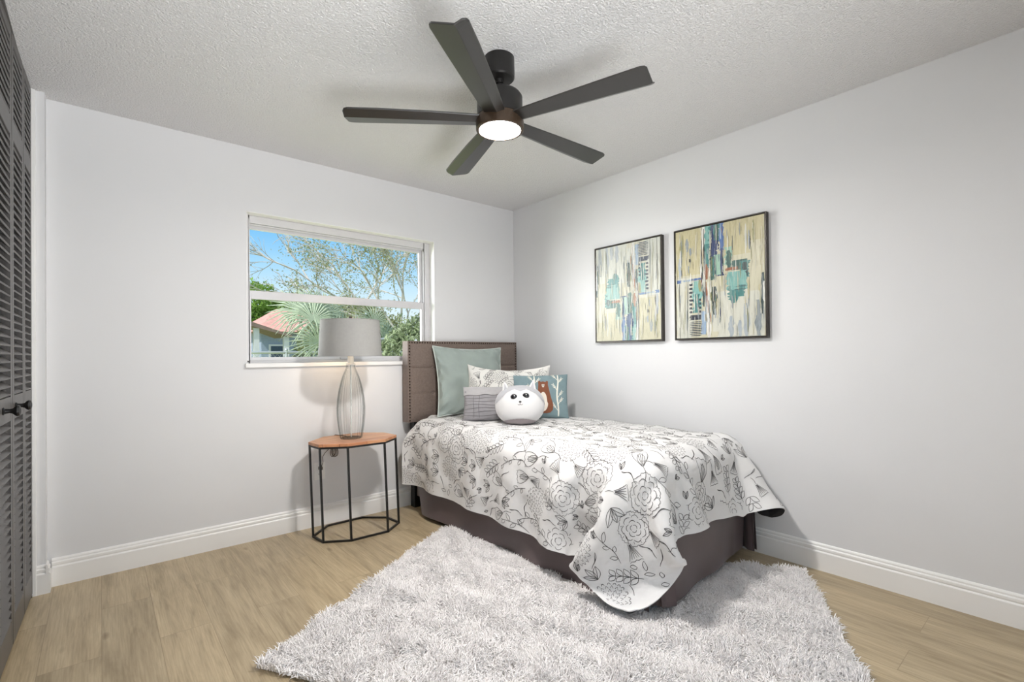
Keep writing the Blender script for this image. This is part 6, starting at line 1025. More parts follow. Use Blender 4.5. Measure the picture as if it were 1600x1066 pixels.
def patch(o, name, f, outline, mt, lift, rings=7):
    """flat applique with an outline, following the cushion"""
    ol = np.asarray(outline, float); c = ol.mean(0); n = len(ol); V = [c[None, :]]
    for k in range(1, rings+1): V.append(c+(ol-c)*k/rings)
    P2 = np.concatenate(V); P3 = f(P2, lift); low = f(ol, 0.0002); F3 = [(0, 1+j, 1+(j+1) % n) for j in range(n)]; F4 = []
    for k in range(rings-1):
        a, b = 1+k*n, 1+(k+1)*n; F4 += [(a+j, b+j, b+(j+1) % n, a+(j+1) % n) for j in range(n)]
    L0 = len(P3); a = 1+(rings-1)*n; F4 += [(a+j, L0+j, L0+(j+1) % n, a+(j+1) % n) for j in range(n)]
    m = link(name, fast_mesh(name, np.concatenate([P3, low]), F4, F3, [mt]), o, True); return m

# sage green square against the headboard
M_sage = mat('sage grey green velvet', (150, 161, 156), 0.85, var=0.06, vscale=10, sheen=0.3, bump=0.15, bscale=30, bdist=0.004)
o, Fg, S = pillow('big sage-green square pillow leaning on the headboard', (2.205, 3.072, 0.674), (-0.10, -1), math.radians(12), 0.615, 0.54, 0.078, M_sage, roll=math.radians(-1.5), seed=3, pinch=0.085, wr=0.022, n=56)
seam_tube(o, Fg, mat('pale sage piping', (198, 206, 200), 0.8), 0.004)
# floral sham
q = random.Random(5)
fl = print_field(-0.31, 0.31, 0.0, 0.41, q, 0.9, 0.8)
fl = [p for p in fl if np.all(np.abs(p[:, 0]) < 0.300) and np.all(p[:, 1] > 0.012) and np.all(p[:, 1] < 0.393)]
M_sham = mat('white cotton sham', (230, 228, 223), 0.85, var=0.02, vscale=8, bump=0.12, bscale=40, bdist=0.003)
pillow('white line-floral pillow matching the comforter, behind the grey and blue cushions', (2.298, 2.782, 0.678), (-0.68, -0.73), math.radians(19), 0.635, 0.405, 0.075, M_sham, roll=math.radians(-1.0), extra_mats=[M_ink], printer=[(fl, 0.0030)], seed=9, pinch=0.06, sag=0.10)
# small grey pintucked cushion
M_greyp = mat('heather grey cotton', (146, 144, 147), 0.9, var=0.06, vscale=30, bump=0.2, bscale=300, bdist=0.001)
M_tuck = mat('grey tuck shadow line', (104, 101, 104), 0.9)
gw, gh = 0.44, 0.245
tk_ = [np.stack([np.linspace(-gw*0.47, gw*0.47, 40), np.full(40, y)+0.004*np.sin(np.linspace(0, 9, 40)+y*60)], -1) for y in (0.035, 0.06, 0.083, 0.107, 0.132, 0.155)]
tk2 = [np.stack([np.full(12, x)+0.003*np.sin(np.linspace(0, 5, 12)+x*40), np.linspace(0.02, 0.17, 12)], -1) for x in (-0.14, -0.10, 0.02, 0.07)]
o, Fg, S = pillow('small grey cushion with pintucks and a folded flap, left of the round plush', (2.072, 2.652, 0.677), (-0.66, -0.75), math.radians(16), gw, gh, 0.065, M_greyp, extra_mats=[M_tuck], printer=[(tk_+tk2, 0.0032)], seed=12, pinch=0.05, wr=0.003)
f = on_pillow(S, gw, gh, 44)
ol = [(-gw*0.485+gw*0.97*t_, gh*0.715+0.004*math.sin(t_*22)) for t_ in np.linspace(0, 1, 24)]+[(gw*0.485-gw*0.97*t_, gh*0.955) for t_ in np.linspace(0, 1, 24)]
patch(o, 'flap', f, ol, mat('light grey flap cotton', (166, 164, 165), 0.9, var=0.05, vscale=30), 0.007)
# blue cushion with a bear and birches
M_bluep = mat('dusty teal blue cotton', (120, 141, 146), 0.9, var=0.05, vscale=30, bump=0.15, bscale=250, bdist=0.001)
M_birch = mat('cream birch print', (226, 224, 212), 0.9); M_bear = mat('rust brown felt', (126, 78, 56), 0.95, var=0.06, vscale=50)
M_cream = mat('cream felt', (224, 216, 204), 0.95)
bw, bh = 0.40, 0.325
def leafpoly(x, y, a, L=0.016):
    return np.array([(x+L*t_*math.cos(a), y+L*t_*math.sin(a)) for t_ in (0, 0.5, 1)])
tr = []; lf = []
for x0_, br_ in ((0.125, ((0.06, 0.5), (0.13, -0.6), (0.2, 0.6), (0.24, -0.5))), (-0.045, ((0.12, 0.7), (0.2, -0.7), (0.25, 0.6)))):
    tr.append(np.array([(x0_+0.004*math.sin(y*30), y) for y in np.linspace(0.01, 0.315, 30)]))
for x0_, br_ in ((0.125, ((0.05, -0.62), (0.09, 0.6), (0.14, 0.6), (0.19, -0.6), (0.24, 0.55), (0.27, -0.7))), (-0.045, ((0.14, 0.7), (0.19, -0.8), (0.24, 0.7), (0.26, -0.7)))):
    for y, s in br_:
        e = np.array([(x0_+0.05*s*t_, y+0.042*t_) for t_ in np.linspace(0, 1, 8)]); lf.append(e)
        for t_ in (0.5, 0.75, 1.0):
            for da in (0.6, -0.6): lf.append(leafpoly(x0_+0.05*s*t_, y+0.042*t_, math.atan2(0.042, 0.05*s)+da))
o, Fg, S = pillow('dusty-blue cushion with white birch trees and a rust-brown animal patch', (2.405, 2.535, 0.676), (-0.72, -0.69), math.radians(17), bw, bh, 0.062, M_bluep, roll=math.radians(1.0), extra_mats=[M_birch, M_birch], printer=[(tr, 0.0115), (lf, 0.0042)], seed=17, pinch=0.045, wr=0.003)
f = on_pillow(S, bw, bh, 44)
bear = [(-0.012, 0.235), (-0.014, 0.262), (-0.004, 0.268), (0.006, 0.258), (0.022, 0.262), (0.038, 0.256), (0.048, 0.266), (0.058, 0.260), (0.056, 0.235), (0.066, 0.19), (0.078, 0.14), (0.092, 0.09), (0.088, 0.055), (0.070, 0.035), (0.045, 0.03), (0.0, 0.032), (-0.02, 0.05), (-0.03, 0.1), (-0.022, 0.16), (-0.014, 0.2)]
bear = [(x+0.0, y) for x, y in bear]
patch(o, 'animal_patch', f, bear, M_bear, 0.0035)
bel = [(0.022+0.035*math.cos(a)*(1 if math.sin(a) < 0 else 0.8), 0.112+0.068*math.sin(a)) for a in np.linspace(0, 2*math.pi, 28, endpoint=False)]
patch(o, 'belly_patch', f, bel, M_cream, 0.0062)
patch(o, 'nose_patch', f, [(0.012, 0.238), (0.032, 0.238), (0.030, 0.222), (0.022, 0.212), (0.014, 0.222)], M_cream, 0.006, 3)
patch(o, 'nose_dot', f, [(0.017, 0.232), (0.027, 0.232), (0.022, 0.223)], M_black, 0.0075, 2)

# ------------------------------------------------------------------ round plush
M_pw = mat('white short pile plush', (214, 213, 213), 0.95, var=0.01, sheen=0.3, bump=0.15, bscale=500, bdist=0.0008)
M_pg = mat('light grey plush', (176, 176, 180), 0.95, var=0.03, sheen=0.4)
M_pp = mat('mauve grey plush', (160, 150, 152), 0.95, var=0.03, sheen=0.3)
pl_t = thing('plush_toy', 'round white plush toy dog with a grey hood and big dark eyes on the bed', 'plush toy', M=frame_at((2.107, 2.420, 0.672), (-0.66, -0.75), math.radians(6)))
PWd, PHt, PDp = 0.152, 0.262, 0.115
def plush(th, ph):
    """th: angle down from the top, ph: around from the right"""
    st, ct = np.sin(th), np.cos(th)
    y = 0.5+0.5*np.sign(ct)*np.abs(ct)**0.88
    wdt = np.abs(st)**0.80*(1+0.07*np.sin((1-y)*math.pi*0.9))
    return np.stack([PWd*wdt*np.cos(ph), PHt*y*0.985+0.002, PDp*wdt*np.sin(ph)], -1)
def plush_xy(x, y):
    """front surface point above normalised x, y (each -1..1)"""
    lo = np.zeros_like(x)+1e-3; hi = np.zeros_like(x)+math.pi-1e-3; yt = (y+1)/2*PHt
    for _ in range(40):
        mid = (lo+hi)/2; p = 0.5+0.5*np.sign(np.cos(mid))*np.abs(np.cos(mid))**0.88; up_ = PHt*p*0.985+0.002 > yt; lo = np.where(up_, mid, lo); hi = np.where(up_, hi, mid)
    th = (lo+hi)/2; wdt = np.abs(np.sin(th))**0.80*(1+0.07*np.sin((1-(0.5+0.5*np.sign(np.cos(th))*np.abs(np.cos(th))**0.88))*math.pi*0.9)); c = np.clip(x*PWd/np.maximum(PWd*wdt, 1e-6), -0.999, 0.999)
    return plush(th, np.arccos(c))
nT_, nP_ = 150, 220
th = np.linspace(0.0, math.pi, nT_); ph = np.linspace(0, 2*math.pi, nP_, endpoint=False); TH2, PH2 = np.meshgrid(th, ph, indexing='ij'); PV = plush(TH2, PH2)
idx = np.arange(nT_*nP_).reshape(nT_, nP_); F = np.stack([idx[:-1], idx[1:], np.roll(idx[1:], -1, 1), np.roll(idx[:-1], -1, 1)], -1).reshape(-1, 4)
body = link('body', fast_mesh('body', PV.reshape(-1, 3), F[:, ::-1], None, [M_pw]), pl_t, True)
ctr = PV.reshape(-1, 3)[F].mean(1); nx_ = ctr[:, 0]/PWd; ny_ = ctr[:, 1]/PHt*2-1; front = ctr[:, 2] > 0
mk = np.interp(nx_, [-1.05, -0.95, -0.55, -0.22, 0.03, 0.28, 0.68, 0.95, 1.05], [0.05, 0.12, 0.60, 0.79, 0.66, 0.79, 0.56, 0.22, 0.1])
hood = np.where(front, ny_ > mk, ny_ > 0.0); low = np.where(front, ny_ < -0.66-0.22*nx_**2, ny_ < -0.8)
nrm_ = PV-np.array([0, PHt/2, 0]); nrm_ /= np.maximum(np.linalg.norm(nrm_, axis=-1, keepdims=True), 1e-6)
for nm, msk, mt_ in (('hood', hood, M_pg), ('underside', low, M_pp)):
    Fm = F[:, ::-1][msk]; V2 = (PV+nrm_*0.0022).reshape(-1, 3); us = np.zeros(len(V2), bool); us[Fm.ravel()] = True; re_ = np.cumsum(us)-1
    link(nm, fast_mesh(nm, V2[us], re_[Fm], None, [mt_]), pl_t, True)
def pdot(x, y): return Vector(plush_xy(np.array([x]), np.array([y]))[0])
for s, ex_, ey_ in ((-1, -0.24, 0.40), (1, 0.26, 0.45)):
    c = pdot(ex_, ey_); m = MB(); m.sphere(c, 0.0205, 20, 14, (1.0, 0.86, 0.35)); e = m.build('eye', mat('glossy black eye', (20, 20, 22), 0.12), smooth=True); e.parent = pl_t
    m = MB(); m.sphere(c+Vector((0, -0.0005, -0.0015)), 0.0235, 20, 14, (1.0, 0.86, 0.28)); g = m.build('eye_rim', mat('grey eye rim', (120, 120, 124), 0.6), smooth=True); g.parent = e
    m = MB(); m.sphere(c+Vector((0.003, 0.006, 0.0055)), 0.0036, 10, 8, (1, 1, 0.4)); m.sphere(c+Vector((-0.005, 0.003, 0.006)), 0.0018, 8, 6, (1, 1, 0.4)); m.sphere(c+Vector((0.001, -0.009, 0.0045)), 0.002, 8, 6, (2.0, 0.5, 0.4)); g = m.build('eye_glint', mat('white eye glint', (245, 245, 245), 0.4), smooth=True); g.parent = e
m = MB(); m.sphere(pdot(0.02, 0.16), 0.0085, 14, 10, (1.0, 0.75, 0.6)); g = m.build('nose', M_black, smooth=True); g.parent = pl_t
m = MB()
for s in (-1, 1): m.tube([pdot(0.02+s*x, y)+Vector((0, 0, 0.001)) for x, y in ((0.0, 0.05), (0.03, 0.01), (0.07, 0.01), (0.10, 0.045))], 0.0016, 6)
m.tube([pdot(0.02, y)+Vector((0, 0, 0.001)) for y in (0.13, 0.05)], 0.0012, 6)
g = m.build('mouth', mat('stitched mouth thread', (110, 96, 100), 0.8), smooth=True); g.parent = pl_t
for s, xx, yy in ((-1, -0.58, 0.70), (1, 0.52, 0.78)):
    b = pdot(xx, yy-0.05)+Vector((0, -0.004, -0.035)); tip = b+Vector((s*0.012, 0.075, -0.004)); M_e = Matrix.Translation(b)
    vs_ = []; nE = 9
    for i in range(nE):
        t_ = i/(nE-1); wd = 0.026*(1-t_**1.5)+0.001; c = b.lerp(tip, t_); 
        for j in range(10):
            a = 2*math.pi*j/10; vs_.append(c+Vector((wd*math.cos(a), 0, 0.011*(1-t_*0.7)*math.sin(a))))
    m = MB(); m.add(vs_, [(i*10+j, i*10+(j+1) % 10, (i+1)*10+(j+1) % 10, (i+1)*10+j) for i in range(nE-1) for j in range(10)]); er = m.build('ear', M_pw, smooth=True); er.parent = pl_t
    m = MB(); a_ = b.lerp(tip, 0.12)+Vector((0, 0, 0.0105)); z_ = b.lerp(tip, 0.80)+Vector((0, 0, 0.0068)); m.add([a_+Vector((-0.015, 0, -0.001)), a_+Vector((0.015, 0, -0.001)), z_+Vector((0, 0, 0.0)), a_+Vector((-0.015, 0, -0.004)), a_+Vector((0.015, 0, -0.004)), z_+Vector((0, 0, -0.004))], [(0, 1, 2), (5, 4, 3), (0, 3, 4, 1), (1, 4, 5, 2), (2, 5, 3, 0)])
    g = m.build('inner_ear', M_pg); g.parent = er

# ------------------------------------------------------------------ shag rug
M_pile = mat('white shag pile', (250, 247, 246), 0.95, var=0.03, vscale=5, island=0.07)
RA = Vector((1.694, 2.715, 0)); RU = Vector((-0.860, -0.510, 0)); RVv = Vector((0.510, -0.860, 0)); RL, RWd = 1.475, 2.06
rug = thing('shag_rug', 'fluffy white shag rug lying at an angle on the wood floor, partly under the bed', 'rug', tuple(RA+RU*RL/2+RVv*RWd/2)); bpy.context.view_layer.update()
def rp2(u, v, z): return RA+RU*u+RVv*v+Vector((0, 0, z))
m = MB(); c4 = [(0.012, 0.012), (RL-0.012, 0.012), (RL-0.012, RWd-0.012), (0.012, RWd-0.012)]
m.add([rp2(u, v, z) for z in (0.0005, 0.010) for u, v in c4], [(3, 2, 1, 0), (4, 5, 6, 7), (0, 1, 5, 4), (1, 2, 6, 5), (2, 3, 7, 6), (3, 0, 4, 7)])
o = m.build('backing', mat('rug backing', (205, 198, 190), 0.95)); o.parent = rug; o.matrix_parent_inverse = rug.matrix_world.inverted()
NU, NV = 270, 376
u = (np.arange(NU)+0.5)/NU*RL; v = (np.arange(NV)+0.5)/NV*RWd; UU, VV = np.meshgrid(u, v); UU = (UU+rng.uniform(-0.5, 0.5, UU.shape)*RL/NU).ravel(); VV = (VV+rng.uniform(-0.5, 0.5, VV.shape)*RWd/NV).ravel()
bx = RA.x+RU.x*UU+RVv.x*VV; by = RA.y+RU.y*UU+RVv.y*VV
# leave out what the bed covers completely
ci, si = math.cos(-BA), math.sin(-BA); lx = ci*(bx-1.765)-si*(by-3.2); ly = si*(bx-1.765)+ci*(by-3.2)
kp = ~((lx > 0.10) & (lx < 0.80) & (ly > -1.86)); bx, by, UU, VV, lx, ly = bx[kp], by[kp], UU[kp], VV[kp], lx[kp], ly[kp]; n = len(bx)
def lownoise(x, y, s, k):
    r_ = np.random.default_rng(k); o_ = np.zeros_like(x)
    for _ in range(6):
        a = r_.uniform(0, 2*math.pi); f_ = s*r_.uniform(0.6, 1.6); o_ += np.sin((x*math.cos(a)+y*math.sin(a))*f_+r_.uniform(0, 6.28))
    return o_/2.4
ang = 2.4*lownoise(bx, by, 22, 1)+1.4*lownoise(bx, by, 60, 2)+rng.normal(0, 1.15, n)
ln = np.clip(0.034*(1+0.22*lownoise(bx, by, 28, 3))*rng.uniform(0.75, 1.2, n), 0.02, 0.06)
ld = np.clip(0.62+0.28*lownoise(bx, by, 30, 4)+rng.normal(0, 0.16, n), 0.15, 1.15)          # lean
under = (lx > -0.05) & (lx < 0.97) & (ly > -2.02); ln = np.where(under, ln*0.55, ln)
dx_, dy_ = np.cos(ang), np.sin(ang); rad = rng.uniform(0.0016, 0.0027, n)
px_, py_ = -dy_, dx_
V = np.zeros((n, 10, 3)); T_ = (0.0, 0.4, 0.78)
for k, tt in enumerate(T_):
    L = ln*tt; a_ = ld*(0.35+0.95*tt); hx = L*np.sin(a_); hz = L*np.cos(a_); rr = rad*(1.0, 1.1, 0.8)[k]
    for j in range(3):
        w_ = 2*math.pi*j/3; ox, oy = np.cos(w_)*rr, np.sin(w_)*rr
        V[:, k*3+j, 0] = bx+dx_*(hx+ox*np.cos(a_))+px_*oy; V[:, k*3+j, 1] = by+dy_*(hx+ox*np.cos(a_))+py_*oy; V[:, k*3+j, 2] = 0.008+hz-ox*np.sin(a_)*0.8
a_ = ld*1.35; V[:, 9, 0] = bx+dx_*ln*np.sin(a_); V[:, 9, 1] = by+dy_*ln*np.sin(a_); V[:, 9, 2] = 0.008+np.maximum(ln*np.cos(a_), 0.006)
V[:, :, 2] = np.maximum(V[:, :, 2], 0.0025)
V[:, :, 0] = np.minimum(V[:, :, 0], XW-0.019)
q4 = []; 
for k in range(2):
    for j in range(3): q4.append((k*3+j, k*3+(j+1) % 3, (k+1)*3+(j+1) % 3, (k+1)*3+j))
q3 = [(6+j, 6+(j+1) % 3, 9) for j in range(3)]; off = (np.arange(n)*10)[:, None, None]
F4 = (np.array(q4)[None]+off).reshape(-1, 4); F3 = (np.array(q3)[None]+off).reshape(-1, 3)
o = link('pile', fast_mesh('pile', V.reshape(-1, 3), F4, F3, [M_pile]), rug, False); o.matrix_parent_inverse = rug.matrix_world.inverted(); o['kind'] = 'stuff'
o.data.polygons.foreach_set('use_smooth', [True]*len(o.data.polygons))
# ------------------------------------------------------------------ outdoors, seen through the window
GZ = -0.12
M_lawn = mat('dry green lawn', (150, 160, 110), 0.95, var=0.25, vscale=3)
m = MB(); m.box(-30, 60, YW+0.16, 70, GZ-0.2, GZ); struct(m.build('lawn', M_lawn))
M_bark = mat('pale grey bark', (196, 189, 181), 0.9, var=0.2, vscale=9)
M_galv = mat('galvanised steel', (178, 184, 186), 0.4, 0.6)
def leaf_cloud(P, s, q_, flat=0.4):
    """many small leaves (lozenges with a crease) at points P"""
    n = len(P); d = q_.normal(size=(n, 3)); d /= np.linalg.norm(d, axis=1, keepdims=True); e = np.cross(d, q_.normal(size=(n, 3))); e /= np.maximum(np.linalg.norm(e, axis=1, keepdims=True), 1e-6)
    L = (s*q_.uniform(0.6, 1.4, n))[:, None]; nn = np.cross(d, e)
    V = np.stack([P-d*L, P+e*L*flat+nn*L*0.12, P+d*L, P-e*L*flat+nn*L*0.12], 1).reshape(-1, 3); b = np.arange(n)[:, None]*4
    return V, np.concatenate([b+np.array([0, 1, 2]), b+np.array([0, 2, 3])])
def blob(c, r, n, q_):
    d = q_.normal(size=(n, 3)); d /= np.linalg.norm(d, axis=1, keepdims=True); rr = q_.uniform(0.55, 1.0, n)**0.5; lump = 1+0.22*np.sin(d[:, 0]*7+c[0])*np.sin(d[:, 2]*6+d[:, 1]*5)
    return np.array(c)+d*(rr*lump)[:, None]*np.array(r)
def shrub(name, label, cat, base, blobs, leaf, n, mt, seed, group=None, trunk=None):
    q_ = np.random.default_rng(seed); t = thing(name, label, cat, base, group=group); P = np.concatenate([blob(c, r, int(n*k), q_) for c, r, k in blobs])
    V, F = leaf_cloud(P, leaf, q_); link('foliage', fast_mesh('foliage', V, None, F, [mt]), t)
    m = MB()
    for c, r, k in blobs: m.tube([(0, 0, 0), (c[0]*0.4, c[1]*0.4, c[2]*0.5), (c[0], c[1], c[2])], trunk or 0.05, 7, r2=0.012)
    o = m.build('stem', M_bark, smooth=True); o.parent = t; return t
M_lf1 = mat('fresh green leaves', (140, 172, 84), 0.6, var=0.3, vscale=2.5, trans=0.35)
M_lf2 = mat('olive green leaves', (150, 156, 116), 0.6, var=0.35, vscale=2.5, trans=0.3)
M_lf3 = mat('dusty green leaves', (140, 152, 118), 0.6, var=0.3, vscale=2, trans=0.3)
# far bright tree on the left
shrub('leafy_tree', 'bright green leafy tree at the left edge of the window view, beyond the house', 'tree', (7.9, 36, GZ), [((0, 0, 5.0), (1.5, 1.3, 1.35), 1.0), ((1.0, 0, 4.3), (1.2, 1.2, 1.1), 0.7), ((-0.3, 0, 3.6), (1.6, 1.3, 1.2), 0.7), ((0.6, 0.3, 3.0), (1.5, 1.2, 1.0), 0.6), ((2.4, 0, 4.6), (1.0, 0.9, 0.6), 0.3)], 0.13, 2600, M_lf1, 4, trunk=0.2)
shrub('olive_shrub', 'dense olive-green shrub behind the palm, in the middle of the window view', 'shrub', (7.2, 17.4, GZ), [((0, 0, 2.2), (1.3, 0.7, 1.2), 1.0), ((-1.05, 0, 1.5), (1.05, 0.6, 1.15), 0.7), ((1.15, 0, 1.6), (1.15, 0.6, 1.3), 0.7)], 0.085, 4200, M_lf2, 8, 'shrubs outside the window')
shrub('dusty_shrub', 'dusty-green shrub at the lower right of the window view, beside the headboard', 'shrub', (4.35, 8.2, GZ), [((0, 0, 1.15), (0.55, 0.4, 0.75), 1.0), ((0.35, 0, 1.6), (0.45, 0.35, 0.5), 0.7), ((-0.35, 0, 0.7), (0.45, 0.35, 0.6), 0.6)], 0.045, 2600, M_lf3, 9, 'shrubs outside the window')

# bare spreading trees
def branches(start, dirv, length, r, depth, q_, m, tips, spread=0.55):
    p = Vector(start); d = Vector(dirv).normalized(); pts = [p.copy()]; k = 5
    for i in range(k):
        d = (d+Vector((q_.gauss(0, 0.16), q_.gauss(0, 0.16), q_.gauss(0, 0.14)))).normalized(); p = p+d*length/k; pts.append(p.copy())
        if depth > 0 and i >= 1:
            for _ in range(1 if q_.random() < 0.75 else 2):
                ax_ = Vector((q_.gauss(0, 1), q_.gauss(0, 1), q_.gauss(0, 0.8))); nd = (d+ax_.normalized()*spread*q_.uniform(0.8, 1.5)).normalized()
                branches(p, nd, length*q_.uniform(0.45, 0.7), r*0.55, depth-1, q_, m, tips, spread)
    m.tube(pts, r, 6 if r > 0.01 else 4, r2=r*0.55); tips += pts[2:]
def bare_tree(name, label, base, trunk_h, limbs, seed, leaves, leaf, mt, depth=3, thick=0.034):
    q_ = random.Random(seed); t = thing(name, label, 'tree', base, group='bare trees outside the window'); m = MB(); tips = []
    m.tube([(0, 0, 0), (0.03, 0, trunk_h*0.5), (0.0, 0.05, trunk_h)], 0.10, 9, r2=0.075)
    o = m.build('trunk', M_bark, smooth=True); o.parent = t
    for dv, L in limbs:
        m = MB(); branches((0, 0.05, trunk_h-0.04), dv, L, thick, depth, q_, m, tips); o = m.build('branch', M_bark, smooth=True); o.parent = t
    if leaves:
        q2 = np.random.default_rng(seed); T = np.array([tuple(p) for p in tips]); T = T[q2.integers(0, len(T), leaves)]+q2.normal(0, 0.10, (leaves, 3)); V, F = leaf_cloud(T, leaf, q2)
        link('foliage', fast_mesh('foliage', V, None, F, [mt]), t)
bare_tree('bare_tree', 'bare grey branching tree against the blue sky, at the top centre of the window view', (8.5, 20.0, GZ), 3.1, [((-0.95, 0.1, 1.0), 3.1), ((-0.35, -0.2, 1.2), 2.9), ((0.5, 0.2, 1), 2.9), ((-1.1, -0.1, 0.6), 2.3)], 12, 700, 0.05, M_lf2, 3, 0.055)
bare_tree('sparse_tree', 'grey sparse-leaved tree filling the right end of the window view', (6.75, 12.8, GZ), 1.75, [((-0.7, 0.2, 1), 2.3), ((0.1, 0.1, 1.2), 2.3), ((0.8, -0.1, 0.9), 2.1), ((-1.0, -0.2, 0.5), 1.9), ((-0.3, -0.3, 1.0), 2.4)], 31, 9000, 0.036, M_lf2, 3)

# fan palm
M_palm = mat('grey green palm fronds', (158, 170, 148), 0.5, var=0.2, vscale=3, trans=0.25)
def fan_palm(label, base, hubs, R_, seed):
    q_ = random.Random(seed); t = thing('fan_palm', label, 'palm', base, group='fan palms outside the window')
    m = MB(); m.tube([(0, 0, 0), (0.02, 0, 0.5), (0, 0, 0.95)], 0.11, 10, r2=0.085); o = m.build('trunk', mat('brown palm trunk', (120, 104, 86), 0.95, var=0.3, vscale=20), smooth=True); o.parent = t
    for (hx, hy, hz), face in hubs:
        c = Vector((hx, hy, hz)); out = Vector((hx, hy, hz-0.8)).normalized(); nrm = Vector(face).normalized(); a_ = out-nrm*out.dot(nrm); a_.normalize(); b_ = nrm.cross(a_)
        m = MB(); m.tube([(0, 0, 0.9), tuple(Vector((0, 0, 0.9)).lerp(c, 0.55)+Vector((0, 0, 0.06))), tuple(c)], 0.014, 6, r2=0.009)
        nS = 30
        for i in range(nS):
            an = (i/(nS-1)-0.5)*math.radians(290)+q_.gauss(0, 0.03); L = R_*(0.78+0.22*math.cos(an*0.5))*q_.uniform(0.9, 1.08); d = a_*math.cos(an)+b_*math.sin(an)
            p0 = c; p1 = c+d*L*0.5+nrm*0.05*L; p2 = c+d*L+Vector((0, 0, -0.16*L))-nrm*0.05*L; w = Vector(d).cross(nrm).normalized()
            w1, w2 = w*0.017*R_/0.6, w*0.0015; lift = nrm*0.006
            m.add([p0-w*0.003, p0+w*0.003, p1-w1, p1+lift*2, p1+w1, p2-w2, p2+w2], [(0, 3, 2), (0, 1, 3), (1, 4, 3), (2, 3, 5), (3, 6, 5), (3, 4, 6)])
        o = m.build('frond', M_palm); o.parent = t
fan_palm('grey-green fan palm with spiky fronds behind the lamp shade, left of centre in the window', (2.80, 8.9, GZ), [((0.0, -0.3, 1.90), (-0.15, -1, 0.25)), ((-0.16, -0.1, 2.05), (-0.3, -1, 0.35)), ((0.30, -0.1, 2.02), (0.3, -1, 0.2)), ((0.10, 0.1, 2.16), (0.0, -0.8, 0.5)), ((0.34, -0.3, 1.6), (0.4, -1, 0.0)), ((0.05, -0.42, 1.50), (0, -1, -0.25)), ((0.55, 0.0, 1.75), (0.6, -0.8, 0.1))], 0.58, 3)
fan_palm('smaller fan palm among the branches, right of centre in the window', (4.35, 9.9, GZ), [((0.0, -0.3, 1.95), (0.1, -1, 0.2)), ((-0.3, -0.1, 1.75), (-0.4, -1, 0.2)), ((0.35, -0.1, 1.7), (0.4, -1, 0.1))], 0.5, 5)

# chain link fence along the yard
def chain_fence(label, a, b, h, step, group):
    a = Vector(a); b = Vector(b); L = (b-a).length; d = (b-a)/L; ang_ = math.atan2(d.y, d.x)
    t = thing('chain_link_fence', label, 'fence', tuple(a), ang_)
    m = MB(); m.tube([(0, 0, h), (L, 0, h)], 0.024, 8); o = m.build('top_rail', M_galv, smooth=True); o.parent = t
    x = 0.0
    while x <= L+0.01:
        m = MB(); m.tube([(x, 0, 0), (x, 0, h+0.04)], 0.026, 8); m.sphere((x, 0, h+0.05), 0.032, 8, 6); o = m.build('post', M_galv, smooth=True); o.parent = t; x += 2.4
    m = MB(); s = 0.075; k = int(h/s)
    i = -k
    while i*s < L:
        for sg in (1, -1):
            x0 = i*s if sg > 0 else i*s+k*s; x1 = x0+sg*k*s; z0_, z1_ = 0.03, 0.03+k*s
            lo, hi = (x0, x1) if sg > 0 else (x1, x0)
            t0 = max(0, (0-lo)/(hi-lo)); t1 = min(1, (L-lo)/(hi-lo))
            if t1 > t0:
                za, zb = (z0_, z1_) if sg > 0 else (z1_, z0_)
                m.bar((lo+(hi-lo)*t0, 0.012*sg, za+(zb-za)*t0), (lo+(hi-lo)*t1, 0.012*sg, za+(zb-za)*t1), 0.0045)
        i += 1
    o = m.build('wire_mesh', M_galv); o.parent = t; o['kind'] = 'stuff'
chain_fence('low chain-link fence running along the yard, behind the palm', (0.2, 9.5, GZ), (9.8, 9.5, GZ), 1.34, 0, None)
m = MB(); m.tube([(3.35, 9.3, 1.30), (6.2, 9.35, 1.80)], 0.028, 8); m.tube([(6.2, 9.35, GZ), (6.2, 9.35, 1.83)], 0.03, 8); m.tube([(3.35, 9.3, GZ), (3.35, 9.3, 1.33)], 0.03, 8)
o = m.build('pipe_rail', M_galv, smooth=True); tag(o, 'slanted steel pipe rail rising to the right beyond the window', 'railing')
# plank fence behind
t = thing('picket_fence', 'grey wooden picket fence standing farther back in the yard', 'fence', (1.9, 12.2, GZ)); M_pick = mat('weathered grey wood', (176, 176, 182), 0.85, var=0.15, vscale=8)
for i in range(14):
    m = MB(); m.prism([(0, 0), (0.15, 0), (0.15, 0.98), (0.075, 1.06), (0, 0.98)], 0, 0.02, 'y'); o = m.build('picket', M_pick); o.parent = t; o.location = (i*0.18, 0, 0)
m = MB(); m.box(0, 2.52, 0.021, 0.05, 0.25, 0.33); m.box(0, 2.52, 0.021, 0.05, 0.8, 0.88); o = m.build('rail', M_pick); o.parent = t
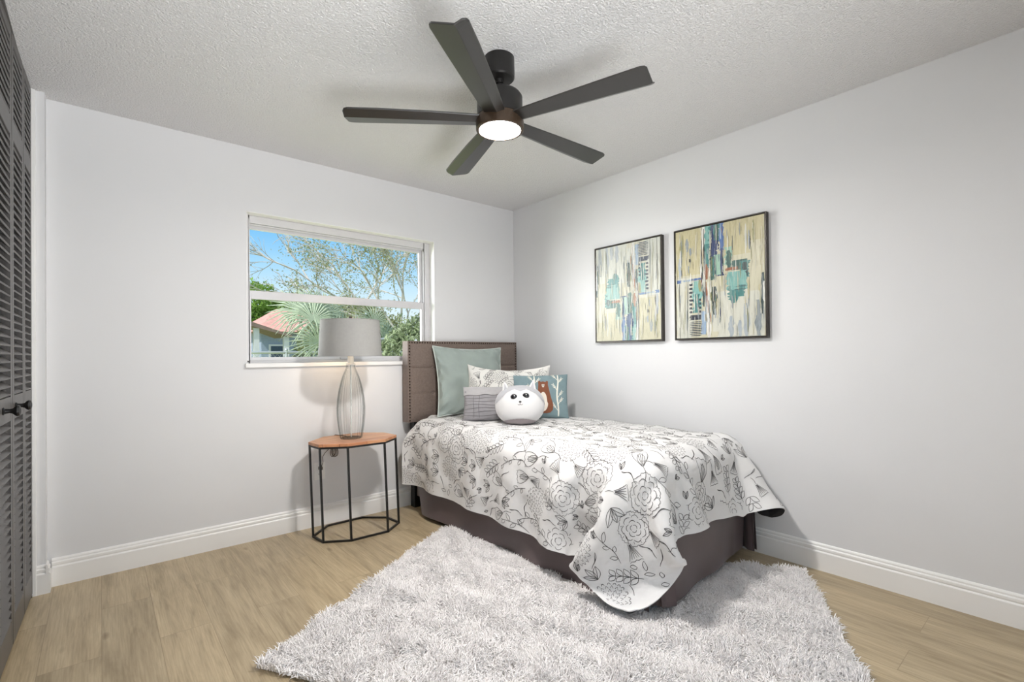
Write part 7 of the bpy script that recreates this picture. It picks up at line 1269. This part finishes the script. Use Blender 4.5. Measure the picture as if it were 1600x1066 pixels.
# neighbour's house with a red roof, and a covered patio in front of it
M_roof = mat('faded red roof tiles', (198, 150, 140), 0.85, var=0.15, vscale=6, bump=0.5, bscale=30, bdist=0.02)
M_stucco = mat('pale stucco', (220, 220, 222), 0.85, var=0.03); M_bluew = mat('blue grey siding', (156, 168, 188), 0.8, var=0.05); M_brown = mat('brown patio roof', (140, 120, 110), 0.85, var=0.1, vscale=4)
hs = thing('house', 'neighbouring house with a faded red roof, low at the left of the window view', 'house', (6.9, 23.4, GZ))
def hpart(mb, nm, mt, par=hs, **k):
    o = mb.build(nm, mt, **k); o.parent = par; return o
m = MB(); m.box(-1.4, 4.4, 0.5, 6.0, 0, 2.45); hpart(m, 'wall', M_bluew)
m = MB(); m.add([(-1.75, 0, 2.42), (4.8, 0, 2.42), (4.8, 6.4, 2.42), (-1.75, 6.4, 2.42), (-0.35, 2.2, 3.62), (3.4, 2.2, 3.62)], [(0, 1, 5, 4), (1, 2, 5), (2, 3, 4, 5), (3, 0, 4), (3, 2, 1, 0)]); hpart(m, 'roof', M_roof)
for x in (-1.1, 0.1, 1.4, 2.8):
    m = MB(); m.box(x, x+0.8, 0.44, 0.5, 0.8, 1.85); f_ = hpart(m, 'window_frame', M_stucco); m = MB(); m.box(x+0.08, x+0.72, 0.425, 0.438, 0.88, 1.77); g = m.build('pane', mat('dark window pane', (80, 92, 112), 0.15)); g.parent = f_
pt = thing('covered_patio', 'covered patio with a brown sloping roof on pale posts, low left in the window view', 'patio', (3.3, 17.0, GZ))
m = MB(); m.add([(-1.0, 0, 2.30), (0.25, 0, 2.42), (1.55, 0, 1.98), (1.55, 2.2, 2.02), (0.25, 2.2, 2.55), (-1.0, 2.2, 2.40), (-1.0, 0, 2.20), (0.25, 0, 2.28), (1.55, 0, 1.91), (1.55, 2.2, 1.95), (0.25, 2.2, 2.45), (-1.0, 2.2, 2.3)], [(0, 1, 4, 5), (1, 2, 3, 4), (11, 10, 7, 6), (10, 9, 8, 7), (0, 6, 7, 1), (1, 7, 8, 2), (2, 8, 9, 3), (3, 9, 10, 4), (4, 10, 11, 5), (5, 11, 6, 0)]); hpart(m, 'patio_roof', M_brown, pt)
for x, h_ in ((-0.4, 2.24), (0.50, 2.20), (1.40, 1.94)):
    m = MB(); m.box(x-0.08, x+0.08, 0.1, 0.26, 0, h_); hpart(m, 'patio_post', M_stucco, pt)
